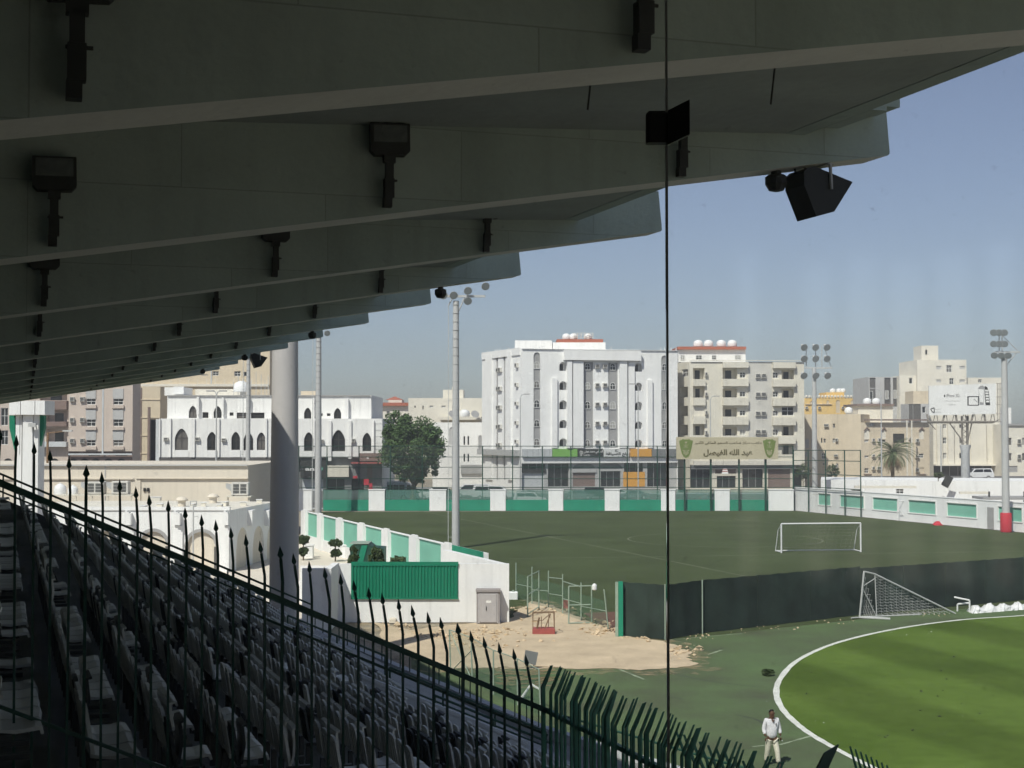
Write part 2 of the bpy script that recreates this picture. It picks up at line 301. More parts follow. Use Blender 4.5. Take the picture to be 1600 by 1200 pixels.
def text(body, w, h, m, parent, loc, rz=0.0, bold=0.02, thick=0.02, name='lettering'):
    # flat lettering scaled to w x h metres, centred on loc, facing -y before rz
    c = bpy.data.curves.new('t', 'FONT'); c.body = body; c.offset = bold; c.resolution_u = 3
    o = bpy.data.objects.new('t', c); me = bpy.data.meshes.new_from_object(o)
    bpy.data.objects.remove(o); bpy.data.curves.remove(c)
    xs = [v.co.x for v in me.vertices]; ys = [v.co.y for v in me.vertices]
    cx, cy = (min(xs) + max(xs)) / 2, (min(ys) + max(ys)) / 2; kx = w / (max(xs) - min(xs)); ky = h / (max(ys) - min(ys))
    for v in me.vertices: v.co = Vector(((v.co.x - cx) * kx, 0, (v.co.y - cy) * ky))
    me.materials.clear(); me.materials.append(m); me.name = name
    return link(name, me, parent, loc, rz)
# ------------------------------------------------------------------ ground, street, pitches
def smooth_pts(P, n=8):
    out = []
    for i in range(len(P) - 1):
        p0 = P[max(i-1, 0)]; p1 = P[i]; p2 = P[i+1]; p3 = P[min(i+2, len(P)-1)]
        for k in range(n):
            t = k / n
            out.append(0.5 * ((2*p1) + (p2-p0)*t + (2*p0-5*p1+4*p2-p3)*t*t + (3*p1-p0-3*p2+p3)*t*t*t))
    return out + [P[-1]]
def sheet(name, pts, z, m, jag=0.0):
    P = []
    for i, p in enumerate(pts):
        P.append(Vector((p.x + random.uniform(-jag, jag), p.y + random.uniform(-jag, jag), z)))
    mb = MB(); mb.add(P, [tuple(range(len(P)))])
    o = struct(name, mb, m)
    if o.data.polygons[0].normal.z < 0: o.data.flip_normals()
    return o
def ribbon(name, pts, w, z, m, jag=0.0):
    mb = MB(); vs = []
    for i, p in enumerate(pts):
        a = pts[max(i-1, 0)]; b = pts[min(i+1, len(pts)-1)]; d = (b - a); d.z = 0; d.normalize(); n = Vector((-d.y, d.x, 0))
        ww = w * (1 + random.uniform(-jag, jag))
        vs += [Vector((p.x, p.y, z)) - n * ww / 2, Vector((p.x, p.y, z)) + n * ww / 2]
    mb.add(vs, [(2*i, 2*i+2, 2*i+3, 2*i+1) for i in range(len(pts)-1)])
    return mb
struct('ground', MB().quad((-3000,-500,-0.06),(3000,-500,-0.06),(3000,5000,-0.06),(-3000,5000,-0.06)), M['earth'])
struct('street', MB().quad((-220,196,-0.04),(220,196,-0.04),(220,242,-0.04),(-220,242,-0.04)), M['asphalt'])
kb = MB()
kb.box(-220, 220, 195.2, 195.7, -0.06, 0.1); kb.box(-220, 220, 241.6, 242.0, -0.06, 0.12)
struct('street_kerb', kb, M['kerb'])
sheet('training_turf', [gnd(*p) for p in ((478,800),(1240,798),(1600,833),(1900,858),(1900,912),(1600,942),(1345,967),(1040,1000),(964,994),(880,985),(792,975),(720,905))], 0.0, M['turf'])
sheet('green_track_ground', [gnd(*p) for p in ((640,1000),(792,978),(964,994.5),(1040,1000.5),(1345,967.5),(1600,942.5),(2000,905),(2900,1120),(2500,1900),(700,1900))], 0.004, M['track'])
curve = [gnd(*p) for p in ((1900,944),(1750,950),(1600,962),(1500,969),(1400,983),(1310,1004),(1250,1030),(1221,1058),(1213,1083),(1224,1110),(1256,1140),(1300,1167),(1350,1193),(1420,1225),(1560,1280))]
cs = smooth_pts(curve, 8)
sheet('pitch_grass', cs + [gnd(2300,1500), gnd(3000,1150)], 0.010, M['grass'])
struct('pitch_edge_line', ribbon('l', cs, 0.24, 0.015, M['line'], 0.12), M['line'])
# sand laid over the corner of the track
sp = [(585,972),(640,985),(700,978),(795,968),(812,952),(832,940),(862,946),(900,962),(940,978),(962,990),(1000,998),(1040,1003),(1062,1012),(1080,1020),(1072,1028),(1092,1040),(1060,1044),(1000,1047),(950,1045),(900,1046),(868,1043),(838,1046),(800,1046),(750,1044),(700,1046),(655,1030),(600,1000)]
def densify(P, n, j):
    out = []
    for a, b in zip(P, P[1:] + P[:1]):
        for k in range(n):
            t = k / n; q = a.lerp(b, t); out.append(Vector((q.x + random.uniform(-j, j), q.y + random.uniform(-j, j), 0)))
    return out
fr_c = sum((gnd(*p) for p in sp), Vector()) / len(sp)
sheet('blown_sand', densify([fr_c + (gnd(*p) - fr_c) * 1.16 for p in sp], 4, 0.4), 0.017, M['fringe'])
sheet('sand', densify([gnd(*p) for p in sp], 4, 0.16), 0.020, M['sand'])
sheet('brown_ground', [gnd(*p) for p in ((912,958),(964,956),(964,992),(935,976))], 0.016, M['brownground'])
pitch = link('training_pitch_lines', None); tag(pitch, kind='structure')
def pline(a, b, w=0.14, m='line'):
    A, B = gnd(*a), gnd(*b); pts = [A.lerp(B, i / 20) for i in range(21)]
    part('pitch_line', ribbon('l', pts, w, 0.006, None, 0.35), M[m], pitch)
pline((655,798),(1168,901), 0.16, 'faint'); pline((796,873),(1700,860), 0.14, 'faint'); pline((1100,806),(1215,818), 0.12, 'faint')
pline((540,838),(700,834), 0.1, 'faint'); pline((720,818),(1240,812), 0.1, 'faint')
cc = gnd(1132, 843)
part('centre_circle', ribbon('l', [cc + Vector((9.15*math.cos(t*math.pi/36), 9.15*math.sin(t*math.pi/36), 0)) for t in range(73)], 0.16, 0.0075, None), M['faint'], pitch)
# short worn paint marks and litter on the track
for k, (a, b, w) in enumerate((((1175,1167),(1212,1163),.10),((1218,1164),(1275,1148),.10),((968,1046),(1007,1062),.12),((1106,1023),(1127,1016),.14),((1045,1000),(1160,990),.06))):
    A, B = gnd(*a), gnd(*b)
    struct('worn_paint_mark', ribbon('l', [A.lerp(B, i/6) for i in range(7)], w, 0.0075, None, 0.4), M['wornmark'])
crk = MB()
for P in (((1045,1051),(1085,1060),(1120,1066),(1188,1074)),((1150,1117),(1180,1124),(1193,1131)),((900,1046),(945,1048),(960,1049)),((1062,1012),(1100,1017),(1130,1013)),((1040,1088),(1066,1092))):
    r_ = ribbon('l', smooth_pts([gnd(*p) for p in P], 5), 0.09, 0.0065, None, 0.6); crk.add(r_.v, r_.f)
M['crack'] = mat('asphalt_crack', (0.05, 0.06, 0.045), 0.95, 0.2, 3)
struct('asphalt_crack', crk, M['crack'])

# ------------------------------------------------------------------ grandstand: frame with x = towards pitch, y = along the rows
ANG = math.atan(800.0 / F); CA, SA = math.cos(ANG), math.sin(ANG)
def S(a, t, z=0.0): return Vector((CA*a - SA*t, SA*a + CA*t, z))
def rowz(a): return CAMH - 2.74 - 0.4515 * a
def tmax(a): return 57.0 if a < 11.46 else 57.4 - (a - 11.46) * 3.2
stand = thing('grandstand', 'shaded concrete grandstand of raked steps below the beamed roof', 'grandstand', (0, 0, 0), ANG)
for i in range(-8, 18):
    a = 0.35 + 0.8 * i; z = rowz(a)
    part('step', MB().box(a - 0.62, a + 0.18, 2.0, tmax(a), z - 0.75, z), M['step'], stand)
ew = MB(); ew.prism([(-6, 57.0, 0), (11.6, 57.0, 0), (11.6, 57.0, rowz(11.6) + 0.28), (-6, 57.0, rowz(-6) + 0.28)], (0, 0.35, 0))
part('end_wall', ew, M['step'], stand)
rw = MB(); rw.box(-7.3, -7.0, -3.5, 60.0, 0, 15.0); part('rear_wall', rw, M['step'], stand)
bw = MB(); wy = -3.25; streak_gaps = []  # unseen wall, its slots added so daylight streaks show in the glass
for x0, x1 in ((1150, 1190), (1256, 1302), (1321, 1375), (1390, 1444), (1463, 1518), (1547, 1584)):
    A_ = []
    for x in (x0, x1):      # where the ray mirrored in the glass meets the rear wall line
        u = (x - 800) / F; o_ = Vector((3 * u, 3)); d_ = Vector((u, -1)); t0 = -SA * o_.x + CA * o_.y; td = -SA * d_.x + CA * d_.y; k_ = (wy - t0) / td; q_ = o_ + d_ * k_; A_.append(CA * q_.x + SA * q_.y)
    streak_gaps.append(A_)
xs = [-7.0] + [v for g_ in streak_gaps for v in g_] + [6.5]
for k_ in range(0, len(xs), 2): bw.box(xs[k_], xs[k_+1], -3.4, -3.1, 9.5, 11.75)
for k_, (p_, q_) in enumerate(streak_gaps): bw.box(p_, q_, -3.4, -3.1, (11.5, 11.42, 11.46, 11.4, 11.44, 11.5)[k_], 11.75)
bw.box(-7.0, 6.5, -3.4, -3.1, 6.0, 9.499); bw.box(-7.0, 6.5, -3.4, -3.1, 11.751, 13.0)
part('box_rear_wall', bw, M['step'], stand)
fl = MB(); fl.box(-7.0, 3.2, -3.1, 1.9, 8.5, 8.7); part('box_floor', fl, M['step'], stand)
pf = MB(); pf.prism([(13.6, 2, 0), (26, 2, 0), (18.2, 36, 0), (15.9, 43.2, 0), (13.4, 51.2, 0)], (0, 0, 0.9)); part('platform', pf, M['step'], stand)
def sloped_wall(name, t, a0, a1, th, up, m):
    mb = MB(); mb.prism([(a0, t, rowz(a0) - 0.9), (a1, t, rowz(a1) - 0.9), (a1, t, rowz(a1) + up), (a0, t, rowz(a0) + up)], (0, th, 0))
    mb.prism([(a0 - .02, t - .03, rowz(a0) + up + .003), (a1 + .02, t - .03, rowz(a1) + up + .003), (a1 + .02, t - .03, rowz(a1) + up + .08), (a0 - .02, t - .03, rowz(a0) + up + .08)], (0, th + .06, 0))
    return part(name, mb, m, stand)
sloped_wall('parapet', 31.5, 7.5, 11.3, 0.3, 0.74, M['kerb']); sloped_wall('parapet', 42.0, 7.6, 9.7, 0.3, 0.66, M['kerb'])
rmp = MB(); rmp.prism([(9.6, 31.9, rowz(9.6) + .3), (15.6, 31.9, rowz(15.6) + .3), (15.0, 44.6, rowz(15.0) + .3), (11.5, 55.9, rowz(11.5) + .3), (9.6, 55.9, rowz(9.6) + .3)], (0, 0, -.5)); part('ramp', rmp, M['ramp'], stand)
# kerb wall and railing along the oblique foot of the stand
R = [(11.46, 57.35, 3.19), (15.9, 43.2, 1.75), (18.3, 35.5, 1.55), (24.6, 15.0, 1.5)]
kw = MB()
for p, q in zip(R, R[1:]):
    d = Vector((q[0]-p[0], q[1]-p[1], 0)).normalized(); n = Vector((d.y, -d.x, 0)) * -0.28
    kw.prism([(p[0], p[1], 0), (q[0], q[1], 0), (q[0], q[1], q[2]-.55), (p[0], p[1], p[2]-.55)], n)
part('kerb_wall', kw, M['kerb'], stand)
rail = thing('foot_railing', 'dark railing with short balusters along the kerb at the foot of the stand', 'railing', (0, 0, 0), ANG)
for p, q in zip(R, R[1:]):
    P, Q = Vector(p), Vector(q)
    part('top_rail', MB().tube(P, Q, 0.035, None, 6), M['fence'], rail)
    n = int((Q - P).length / 0.62)
    for i in range(n):
        b = P.lerp(Q, i / n)
        part('baluster', MB().tube((0, 0, -0.56), (0, 0, 0), 0.022, None, 5), M['fence'], rail, b)
hr = thing('step_handrail', 'black tubular handrail bent beside the pale parapet on the steps', 'handrail', (0, 0, 0), ANG)
def handrail(t, a0, a1, up=0.9):
    P = [Vector((a, t, rowz(a) + up)) for a in (a0, a1)]
    mb = MB(); mb.tube(P[0], P[1], 0.03, None, 6); part('rail', mb, M['fence'], hr)
    mb = MB(); mb.tube(P[0] - Vector((0,0,.4)), P[1] - Vector((0,0,.4)), 0.025, None, 6); part('rail', mb, M['fence'], hr)
    k = max(2, int((a1 - a0) / 1.4) + 1)
    for i in range(k):
        p = P[0].lerp(P[1], i / (k - 1)); part('post', MB().tube(p - Vector((0,0,up)), p, 0.03, None, 6), M['fence'], hr)
handrail(33.4, 9.7, 12.6); handrail(44.0, 8.2, 11.2); handrail(38.0, 9.8, 14.2)
er = thing('end_wall_railing', 'dark railing along the sloping far end wall of the stand', 'railing', (0, 0, 0), ANG)
P0 = Vector((-1.5, 57.15, rowz(-1.5) + 1.15)); P1 = Vector((11.6, 57.15, rowz(11.6) + 1.15))
part('rail', MB().tube(P0, P1, 0.035, None, 6), M['fence'], er); part('rail', MB().tube(P0 - Vector((0,0,.45)), P1 - Vector((0,0,.45)), 0.025, None, 6), M['fence'], er)
for i in range(9):
    p = P0.lerp(P1, i / 8); part('post', MB().tube(p - Vector((0,0,.9)), p, 0.03, None, 6), M['fence'], er)

# ------------------------------------------------------------------ seats
def seat_meshes():
    pan = MB()      # x forward; shallow dished pan with a rolled front edge
    prof = [(-.21, .045), (-.10, .015), (.06, .012), (.15, .03), (.20, .02), (.215, -.03), (.19, -.035), (.185, 0), (.0, -.02), (-.21, .01)]
    pan.prism([(x, -.215, .42 + z) for x, z in prof], (0, .43, 0))
    back = MB(); pts = []
    for k in range(9):
        t = math.pi * k / 8; pts.append((.178 * math.copysign(abs(math.cos(t)) ** .7, math.cos(t)), .30 + .13 * math.sin(t) ** .5))
    poly = [(.19, 0), (.20, .12)] + pts + [(-.20, .12), (-.19, 0)]
    back.prism([(-.20 - .16 * h, y, .44 + h) for y, h in poly], (.035, 0, 0))
    for s in (-.12, 0, .12): back.prism([(-.205, s - .015, .46), (-.205, s + .015, .46), (-.26, s + .015, .8), (-.26, s - .015, .8)], (-.012, 0, 0))
    leg = MB().box(-.2, -.14, -.03, .03, 0, .40); leg.box(-.2, .1, -.03, .03, .36, .40)
    return pan, back, leg
pan_mb, back_mb, leg_mb = seat_meshes()
fold = MB()
for v in pan_mb.v:   # tipped-up pan
    x, y, z = v; fold.v.append((-.14 - (z - .42) * 1.0, y, .47 + (x + .21) * .95))
fold.f = list(pan_mb.f); fold.m = list(pan_mb.m)
ME = {('pan','seat'): pan_mb.mesh('seat_pan', M['seat']), ('back','seat'): back_mb.mesh('backrest', M['seat']), ('leg','x'): leg_mb.mesh('leg', M['black']), ('fold','seat'): fold.mesh('seat_pan', M['seat']),
      ('pan','seatd'): pan_mb.mesh('seat_pan', M['seatd']), ('back','seatd'): back_mb.mesh('backrest', M['seatd']), ('fold','seatd'): fold.mesh('seat_pan', M['seatd'])}
spots = []
for i in range(0, 18):
    a = 0.35 + 0.8 * i - 0.21
    t = 9.7; run = 0
    while t < tmax(a) - (0.6 if a < 11 else 2.2):
        t += 0.48
        if a > 7.2 and 31.2 < t < 32.6: continue
        if a > 9.0 and t > 31.2: continue
        if a > 7.2 and 41.7 < t < 43.2: continue
        if run <= 0: style = random.choice(('down','down','down','fold','fold','fold','dark','dark')); run = random.randint(1, 3) if style != 'dark' else 1
        run -= 1
        if random.random() < .03: continue
        p = S(a, t, rowz(a)); d = p - Vector((0, 0, CAMH))
        px = 800 + F * d.x / d.y; py = 672 - F * d.z / d.y
        if px < -40 or py > 1260 or px > 1240: continue
        spots.append((d.length, a, t, style))
spots.sort(key=lambda s: s[0])
SEATN = {}
NUM = 'zero one two three four five six seven eight nine ten eleven twelve thirteen fourteen fifteen sixteen seventeen eighteen nineteen'.split()
TENS = {2: 'twenty', 3: 'thirty', 4: 'forty', 5: 'fifty', 6: 'sixty', 7: 'seventy', 8: 'eighty', 9: 'ninety'}
def num(n): return NUM[n] if n < 20 else TENS[n // 10] + ('' if n % 10 == 0 else '-' + NUM[n % 10])
for i in range(18):
    rowt = sorted(s[2] for s in spots if abs(s[1] - (0.14 + .8 * i)) < .01)
    for k_, t_ in enumerate([t for t in rowt if t > 12.65]): SEATN[(i, t_)] = (k_ + 1, 'beyond')
    for k_, t_ in enumerate([t for t in reversed(rowt) if t <= 12.65]): SEATN[(i, t_)] = (k_ + 1, 'before')
LBL = {'down': 'grey plastic stadium seat with its pan down in the shaded stand', 'fold': 'grey plastic stadium seat with its pan tipped up in the shaded stand', 'dark': 'black plastic stadium seat among the grey seats in the shaded stand'}
rest = [MB(), MB()]
for n, (D, a, t, st) in enumerate(spots):
    c = 'seatd' if st == 'dark' else 'seat'; pk = 'pan' if st == 'down' else 'fold'
    if n < 290:
        ri = round((a - .14) / .8); nn, sd = SEATN[(ri, t)]
        o = thing('stadium_seat', '%s, row %s from the top, seat %s %s the spiked fence' % ({'down': 'grey seat with pan down', 'fold': 'grey seat tipped up', 'dark': 'black tipped-up seat'}[st], num(ri + 1), num(nn), sd), 'seat', S(a, t, rowz(a)), ANG + random.uniform(-.05, .05), {'down': 'grey stadium seats with pans down', 'fold': 'grey stadium seats tipped up', 'dark': 'black stadium seats'}[st])
        link('seat_pan', ME[(pk, c)], o); link('backrest', ME[('back', c)], o); link('leg', ME[('leg', 'x')], o)
    else:
        mb = rest[1 if c == 'seatd' else 0]; Mx = Matrix.Translation((a, t, rowz(a)))
        for src in ((pan_mb if pk == 'pan' else fold), back_mb): mb.add([Mx @ Vector(v) for v in src.v], src.f)
tag(link('stadium_seats', rest[0].mesh('stadium_seats', M['seat']), None, (0,0,0), ANG), 'far rows of grey stadium seats further along the stand', 'seats', kind='stuff')
tag(link('stadium_seats', rest[1].mesh('stadium_seats', M['seatd']), None, (0,0,0), ANG), 'black seats scattered through the far rows of the stand', 'seats', kind='stuff')

# ------------------------------------------------------------------ roof over the stand
RANG = math.atan(760.0 / F); RC, RS = math.cos(RANG), math.sin(RANG)
def RP(a, t, z): return Vector((RC*a - RS*t, RS*a + RC*t, z))
def beamz(a): return CAMH + 1.385 + 0.161 * a
def soffz(a): return CAMH + 2.80 + (a - 6.83) * 0.045
roof = thing('stand_roof', 'cantilevered concrete roof over the stand with deep parallel beams', 'roof', (0, 0, 0), RANG)
BT = [7.3] + [6.77 + 6.0 * k for k in range(1, 12)]
TIP = 7.92
bm_ = MB()
prof = [(-7.0, beamz(-7)), (TIP - .02, beamz(TIP - .02)), (TIP, beamz(TIP) + .02), (TIP - .05, CAMH + 3.25), (-7.0, CAMH + 2.6)]
bm_.prism([(a, 0, z) for a, z in prof], (0, -0.46, 0))
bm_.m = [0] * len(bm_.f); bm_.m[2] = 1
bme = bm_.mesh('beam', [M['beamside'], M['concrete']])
TIP = 8.2; bm2 = MB()
prof = [(-7.0, beamz(-7)), (TIP - .02, beamz(TIP - .02)), (TIP, beamz(TIP) + .02), (TIP - .05, CAMH + 3.25), (-7.0, CAMH + 2.6)]
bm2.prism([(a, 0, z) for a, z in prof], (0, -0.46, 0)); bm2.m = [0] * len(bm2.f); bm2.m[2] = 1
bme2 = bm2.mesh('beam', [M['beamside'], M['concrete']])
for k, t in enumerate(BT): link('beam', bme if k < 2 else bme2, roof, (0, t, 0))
part('tip_sun_blocker', MB().box(6.25, 6.5, -4, BT[-1] + .3, soffz(6.4) + .05, CAMH + 6.8), M['beamside'], roof)  # unseen wall added above the deck to keep sun off the beam tips
dk = MB(); dk.prism([(-7.3, -4, soffz(-7.3)), (6.83, -4, soffz(6.83)), (6.83, -4, soffz(6.83) + .09), (-7.3, -4, soffz(-7.3) + .3)], (0, BT[-1] + 4.3, 0))
part('deck', dk, M['soffit'], roof)
fs_ = MB(); fs_.box(6.79, 6.98, -4.1, BT[-1] + .4, soffz(6.83) - .006, soffz(6.83) + .13); part('deck_edge', fs_, M['beamside'], roof)
gt = MB(); gt.box(7.0, 7.35, BT[1] - 1.3, BT[1] - .47, CAMH + 2.88, CAMH + 3.02); gt.box(7.0, 7.75, BT[1] - .9, BT[1] - .47, CAMH + 3.022, CAMH + 3.16); part('gutter', gt, M['beamside'], roof)
for a, t, dz in ((3.5, 9.0, .54), (4.85, 9.0, .47)):
    part('hanger_rod', MB().tube((a + .06, t, soffz(a)), (a, t, soffz(a) - dz), .007, None, 5), M['black'], roof)
# floodlights up the beam sides
def lamp_meshes():
    head = MB(); w, h = .205, .165
    poly = [(-w, -h + .045), (-w + .045, -h), (w - .045, -h), (w, -h + .045), (w, h), (-w, h)]
    head.prism([(x, 0, z) for x, z in poly], (0, .13, 0)); head.prism([(x * .8, .13, z * .8) for x, z in poly], (0, .05, 0))
    lens = MB().box(-w + .03, w - .03, -.006, -.001, -.03, h - .02)
    stem = MB(); stem.box(-.05, .05, .03, .13, -.60, -.40); stem.box(-.04, .04, .02, .10, -.40, -.22); stem.box(-.06, .06, .02, .11, -.24, -.16); stem.box(-.055, .03, .04, .14, -.70, -.60); stem.tube((-.06, .06, -.42), (.085, .06, -.42), .012, None, 6)
    return head.mesh('lamp_head', M['black']), lens.mesh('lens', M['lens']), stem.mesh('bracket', M['black'])
lh, ll, ls_ = lamp_meshes()
ORD = ['first', 'second', 'third', 'fourth', 'fifth', 'sixth', 'seventh', 'eighth', 'ninth', 'tenth', 'eleventh', 'twelfth']
for k, t in enumerate(BT):
    for j, a in enumerate((0.20, 2.93, 5.68)):
        if k == 0 and j == 2: continue
        o = thing('floodlight', 'black floodlight on the %s roof beam from the glass, %s' % (ORD[k], ('nearest the back of the stand', 'halfway along the beam', 'nearest the beam tip')[j]), 'floodlight', RP(a, t - .46 - .15, beamz(a) + .62 - (.03 if j == 2 else 0)), RANG, 'floodlights along the roof beams'); o.scale = (.82, .82, .82)
        h = link('lamp_head', lh, o); h.rotation_euler = (random.uniform(-.06, .02), random.uniform(-.03, .04), random.uniform(-.12, .12))
        link('lens', ll, h); link('bracket', ls_, o)
for k in (1, 7):
    a = 7.22; b = RP(a, BT[k] - .25, beamz(a))
    o = thing('loudspeaker', 'black horn loudspeaker hanging under the %s' % ('near roof beam against the sky' if k == 1 else 'distant eighth roof beam'), 'speaker', b, RANG, 'loudspeakers under the roof'); o.scale = (.92, .92, .92)
    mb = MB(); sec = []
    for x, w, h0, h1 in ((-.24, .10, -.30, -.06), (-.19, .15, -.42, -.05), (.0, .2, -.5, -.06), (.30, .24, -.20, -.12)):
        pass
    poly = [(-.24, -.10), (-.19, -.055), (-.12, -.04), (.33, -.18), (.11, -.50), (-.10, -.56), (-.24, -.24)]
    mb.prism([(x, -.2, z) for x, z in poly], (0, .4, 0)); part('horn', mb, M['black'], o)
    mb = MB(); mb.tube((.07, -.215, -.27), (.055, -.215, .0), .02, None, 6); mb.box(.02, .1, -.23, .2, -.012, -.001); part('bracket', mb, M['steel'], o)
    mb = MB(); mb.path([(-.22, 0, -.12), (-.24, 0, -.03), (-.15, 0, 0), (-.1, 0, -.04)], .012); part('cable', mb, M['black'], o)
for k in (1, 3, 5, 7, 9):
    a = 6.80; b = RP(a, BT[k] - .25, beamz(a))
    o = thing('dome_camera', 'small black dome camera under the %s roof beam from the glass' % ORD[k], 'camera', b, RANG, 'dome cameras under the beams')
    part('mount', MB().tube((0, 0, 0), (0, 0, -.05), .05, None, 8), M['black'], o)
    part('housing', MB().lathe([(.03, -.20), (.07, -.19), (.105, -.13), (.105, -.06), (.08, -.04)], 12), M['black'], o)

# ------------------------------------------------------------------ spiked fences
def picket(w, L, dx, dy, up, name='picket'):
    mb = MB(); r = w / 1.41
    b = Vector((0, 0, L - up)); e = b + Vector((dx, dy, up * .72)); tp = b + Vector((dx * 1.5, dy * 1.5, up * 1.15))
    mb.tube((0, 0, 0), b, r, None, 4); mb.tube(b, e, r, r * .95, 4)
    mid = e.lerp(tp, .3); u = Vector((1, 0, 0)) if abs(dx) < .01 else Vector((0, 1, 0))
    q = [e, mid + u * w * 1.05, tp, mid - u * w * 1.05]; n = (tp - e).cross(u).normalized() * w * .3
    mb.prism([p - n for p in q], n * 2)
    return mb.mesh(name, M['fence'])
def blade(w, L, dx, dy, up):
    # flat pale: straight shaft, then a long tapering bent point
    mb = MB(); b = Vector((0, 0, L - up)); tp = b + Vector((dx, dy, up)); h = w / 2; n = Vector((0, h, 0)); k = Vector((h * .7, 0, 0)); o = [b + Vector((0, 0, -.05)), b]
    mb.box(-h * .8, h * .8, -h * .8, h * .8, 0, L - up)
    m_ = b.lerp(tp, .32) + Vector((0, 0, -.008))
    for s, t, f in ((b, m_, .72), ): mb.prism([s - n - k, s + n - k, t + n * f - k, tp - k, t - n * f - k], k * 2)
    return mb.mesh('picket', M['palisade'])
fence1 = thing('spiked_fence', 'dark spear-topped fence running down the steps across the seats', 'fence', (0, 0, 0), ANG)
PL = 2.70; FT = 12.65
pk1 = picket(.020, PL, 0, .13, .25); pk1b = picket(.026, PL, 0, .13, .25)
n1 = 36; sp1 = (4.70 - 0.134) / 33.7
for i in range(n1):
    a = 0.134 + sp1 * (i - 1)
    if a > 4.72: break
    o = link('picket', pk1b if i % 12 == 5 else pk1, fence1, (a, FT, CAMH - .02 - .451 * a - PL + random.uniform(-.012, .008))); o.rotation_euler = (random.uniform(-.006, .006), random.uniform(-.006, .006), random.uniform(-.07, .07))
def slope_rail(t, a0, a1, dz, r, par, nm='rail'):
    p = Vector((a0, t, CAMH - .02 - .451 * a0 + dz)); q = Vector((a1, t, CAMH - .02 - .451 * a1 + dz))
    return part(nm, MB().tube(p, q, r, None, 4), M['fence'], par)
slope_rail(FT, -.6, 4.75, -.40, .034, fence1); slope_rail(FT + .04, -.6, 2.2, -.33, .010, fence1); slope_rail(FT - .03, -.6, 2.2, -.47, .010, fence1)
slope_rail(FT, -.6, 4.75, -2.2, .022, fence1); slope_rail(FT + .02, 2.0, 4.75, -.62, .016, fence1)
fence2 = thing('spiked_fence', 'dense dark green palisade fence with tips bent towards the pitch', 'fence', (0, 0, 0), ANG)
zt = CAMH - 2.14; pk2 = blade(.024, PL, .10, 0, .22); pk2b = blade(.042, PL, .085, 0, .19); pk3 = blade(.028, PL, -.08, .03, .22)
t = FT; i = 0
while t > 7.5:
    o = link('picket', pk2b if i % 9 == 0 else pk2, fence2, (4.72 + (0.015 if i % 2 else 0), t, zt - PL + (.0 if t > 10.1 else -.02) + random.uniform(-.02, .015))); o.rotation_euler = (random.uniform(-.01, .01), random.uniform(-.012, .008), random.uniform(-.14, .14))
    t -= .083; i += 1
t = FT - .06; i = 0
while t > 7.5:
    if i % 3 == 0 or t < 10.0: link('picket', pk3 if t < 10.0 else pk2, fence2, (4.86, t, zt - PL - .10))
    t -= .13; i += 1
for dz in (-.42, -.95, -2.3): part('rail', MB().tube((4.75, FT + .02, zt + dz), (4.75, 7.4, zt + dz), .028, None, 4), M['palisade'], fence2)
fence3 = thing('spiked_fence', 'short run of leaning fence spikes at the bottom edge beside the grass', 'fence', (0, 0, 0), ANG)
pk4 = blade(.024, 1.6, -.10, 0, .30)
for k in range(11):
    x = 1328 + 8.2 * k; y = 1166 + 4.2 * k; Y = 11.9 - .03 * k; p = at(x, y, Y)
    a = CA * p.x + SA * p.y; tt = -SA * p.x + CA * p.y
    link('picket', pk4, fence3, (a + .10, tt, p.z - 1.6))
bl = at(1306, 1164, 11.9); a = CA*bl.x + SA*bl.y; tt = -SA*bl.x + CA*bl.y
part('corner_blade', MB().prism([(a - .19, tt, bl.z - .2), (a - .10, tt, bl.z - .24), (a + .03, tt, bl.z), (a - .1, tt, bl.z - .06)], (0, .02, 0)), M['fence'], fence3)
part('corner_blade', MB().box(a - .18, a - .11, tt, tt + .03, bl.z - 1.6, bl.z - .2), M['fence'], fence3)
part('rail', MB().box(a - .05, a + .42, tt - .3, tt - .24, bl.z - .34, bl.z - .28), M['fence'], fence3)

# ------------------------------------------------------------------ glass in front of the camera's box
GY = 3.0
gl = thing('glass_screen', 'clear dusty glass screen with a dark joint and clamp in front of the stand', 'glass screen', (0, GY, 8.7))
jx0 = xat(1041.3, GY); jx1 = xat(1045.2, GY)
for x0, x1 in ((-2.6, jx0), (jx1, 2.9)): part('pane', MB().box(x0, x1, 0, .010, 0, 3.0), M['pane'], gl)
part('joint', MB().box(jx0 + .0003, jx1 - .0003, -.001, .011, 0, 3.0), M['jointm'], gl)
c0 = at(1008, 168, GY); c1 = at(1071, 230, GY); jm = (jx0 + jx1) / 2
cl = MB(); cl.bbox(c0.x, jm, -.03, -.002, c1.z - 8.7 + .004, c0.z - 8.7 - .012, .006)
cl.prism([(jm, -.03, c1.z - 8.7), (c1.x, -.075, c1.z - 8.7 + .012), (c1.x, -.075, c0.z - 8.7), (jm, -.03, c0.z - 8.7 - .012)], (0, .02, 0))
part('clamp', cl, M['black'], gl)
# big column beside the stand end
cp = at(445, 672, 64); colm = thing('roof_column', 'thick round grey column standing beyond the end of the stand', 'column', (cp.x, cp.y, 0))
part('shaft', MB().lathe([(.64, 0), (.62, 8), (.60, 9.2), (.60, 9.22)], 32), M['column'], colm, smooth=True)
part('shaft', MB().lathe([(.595, 9.235), (.555, 14.6)], 32), M['column'], colm, smooth=True)
part('joint_ring', MB().lathe([(.597, 9.20), (.604, 9.21), (.604, 9.245), (.592, 9.255)], 32), M['column'], colm)
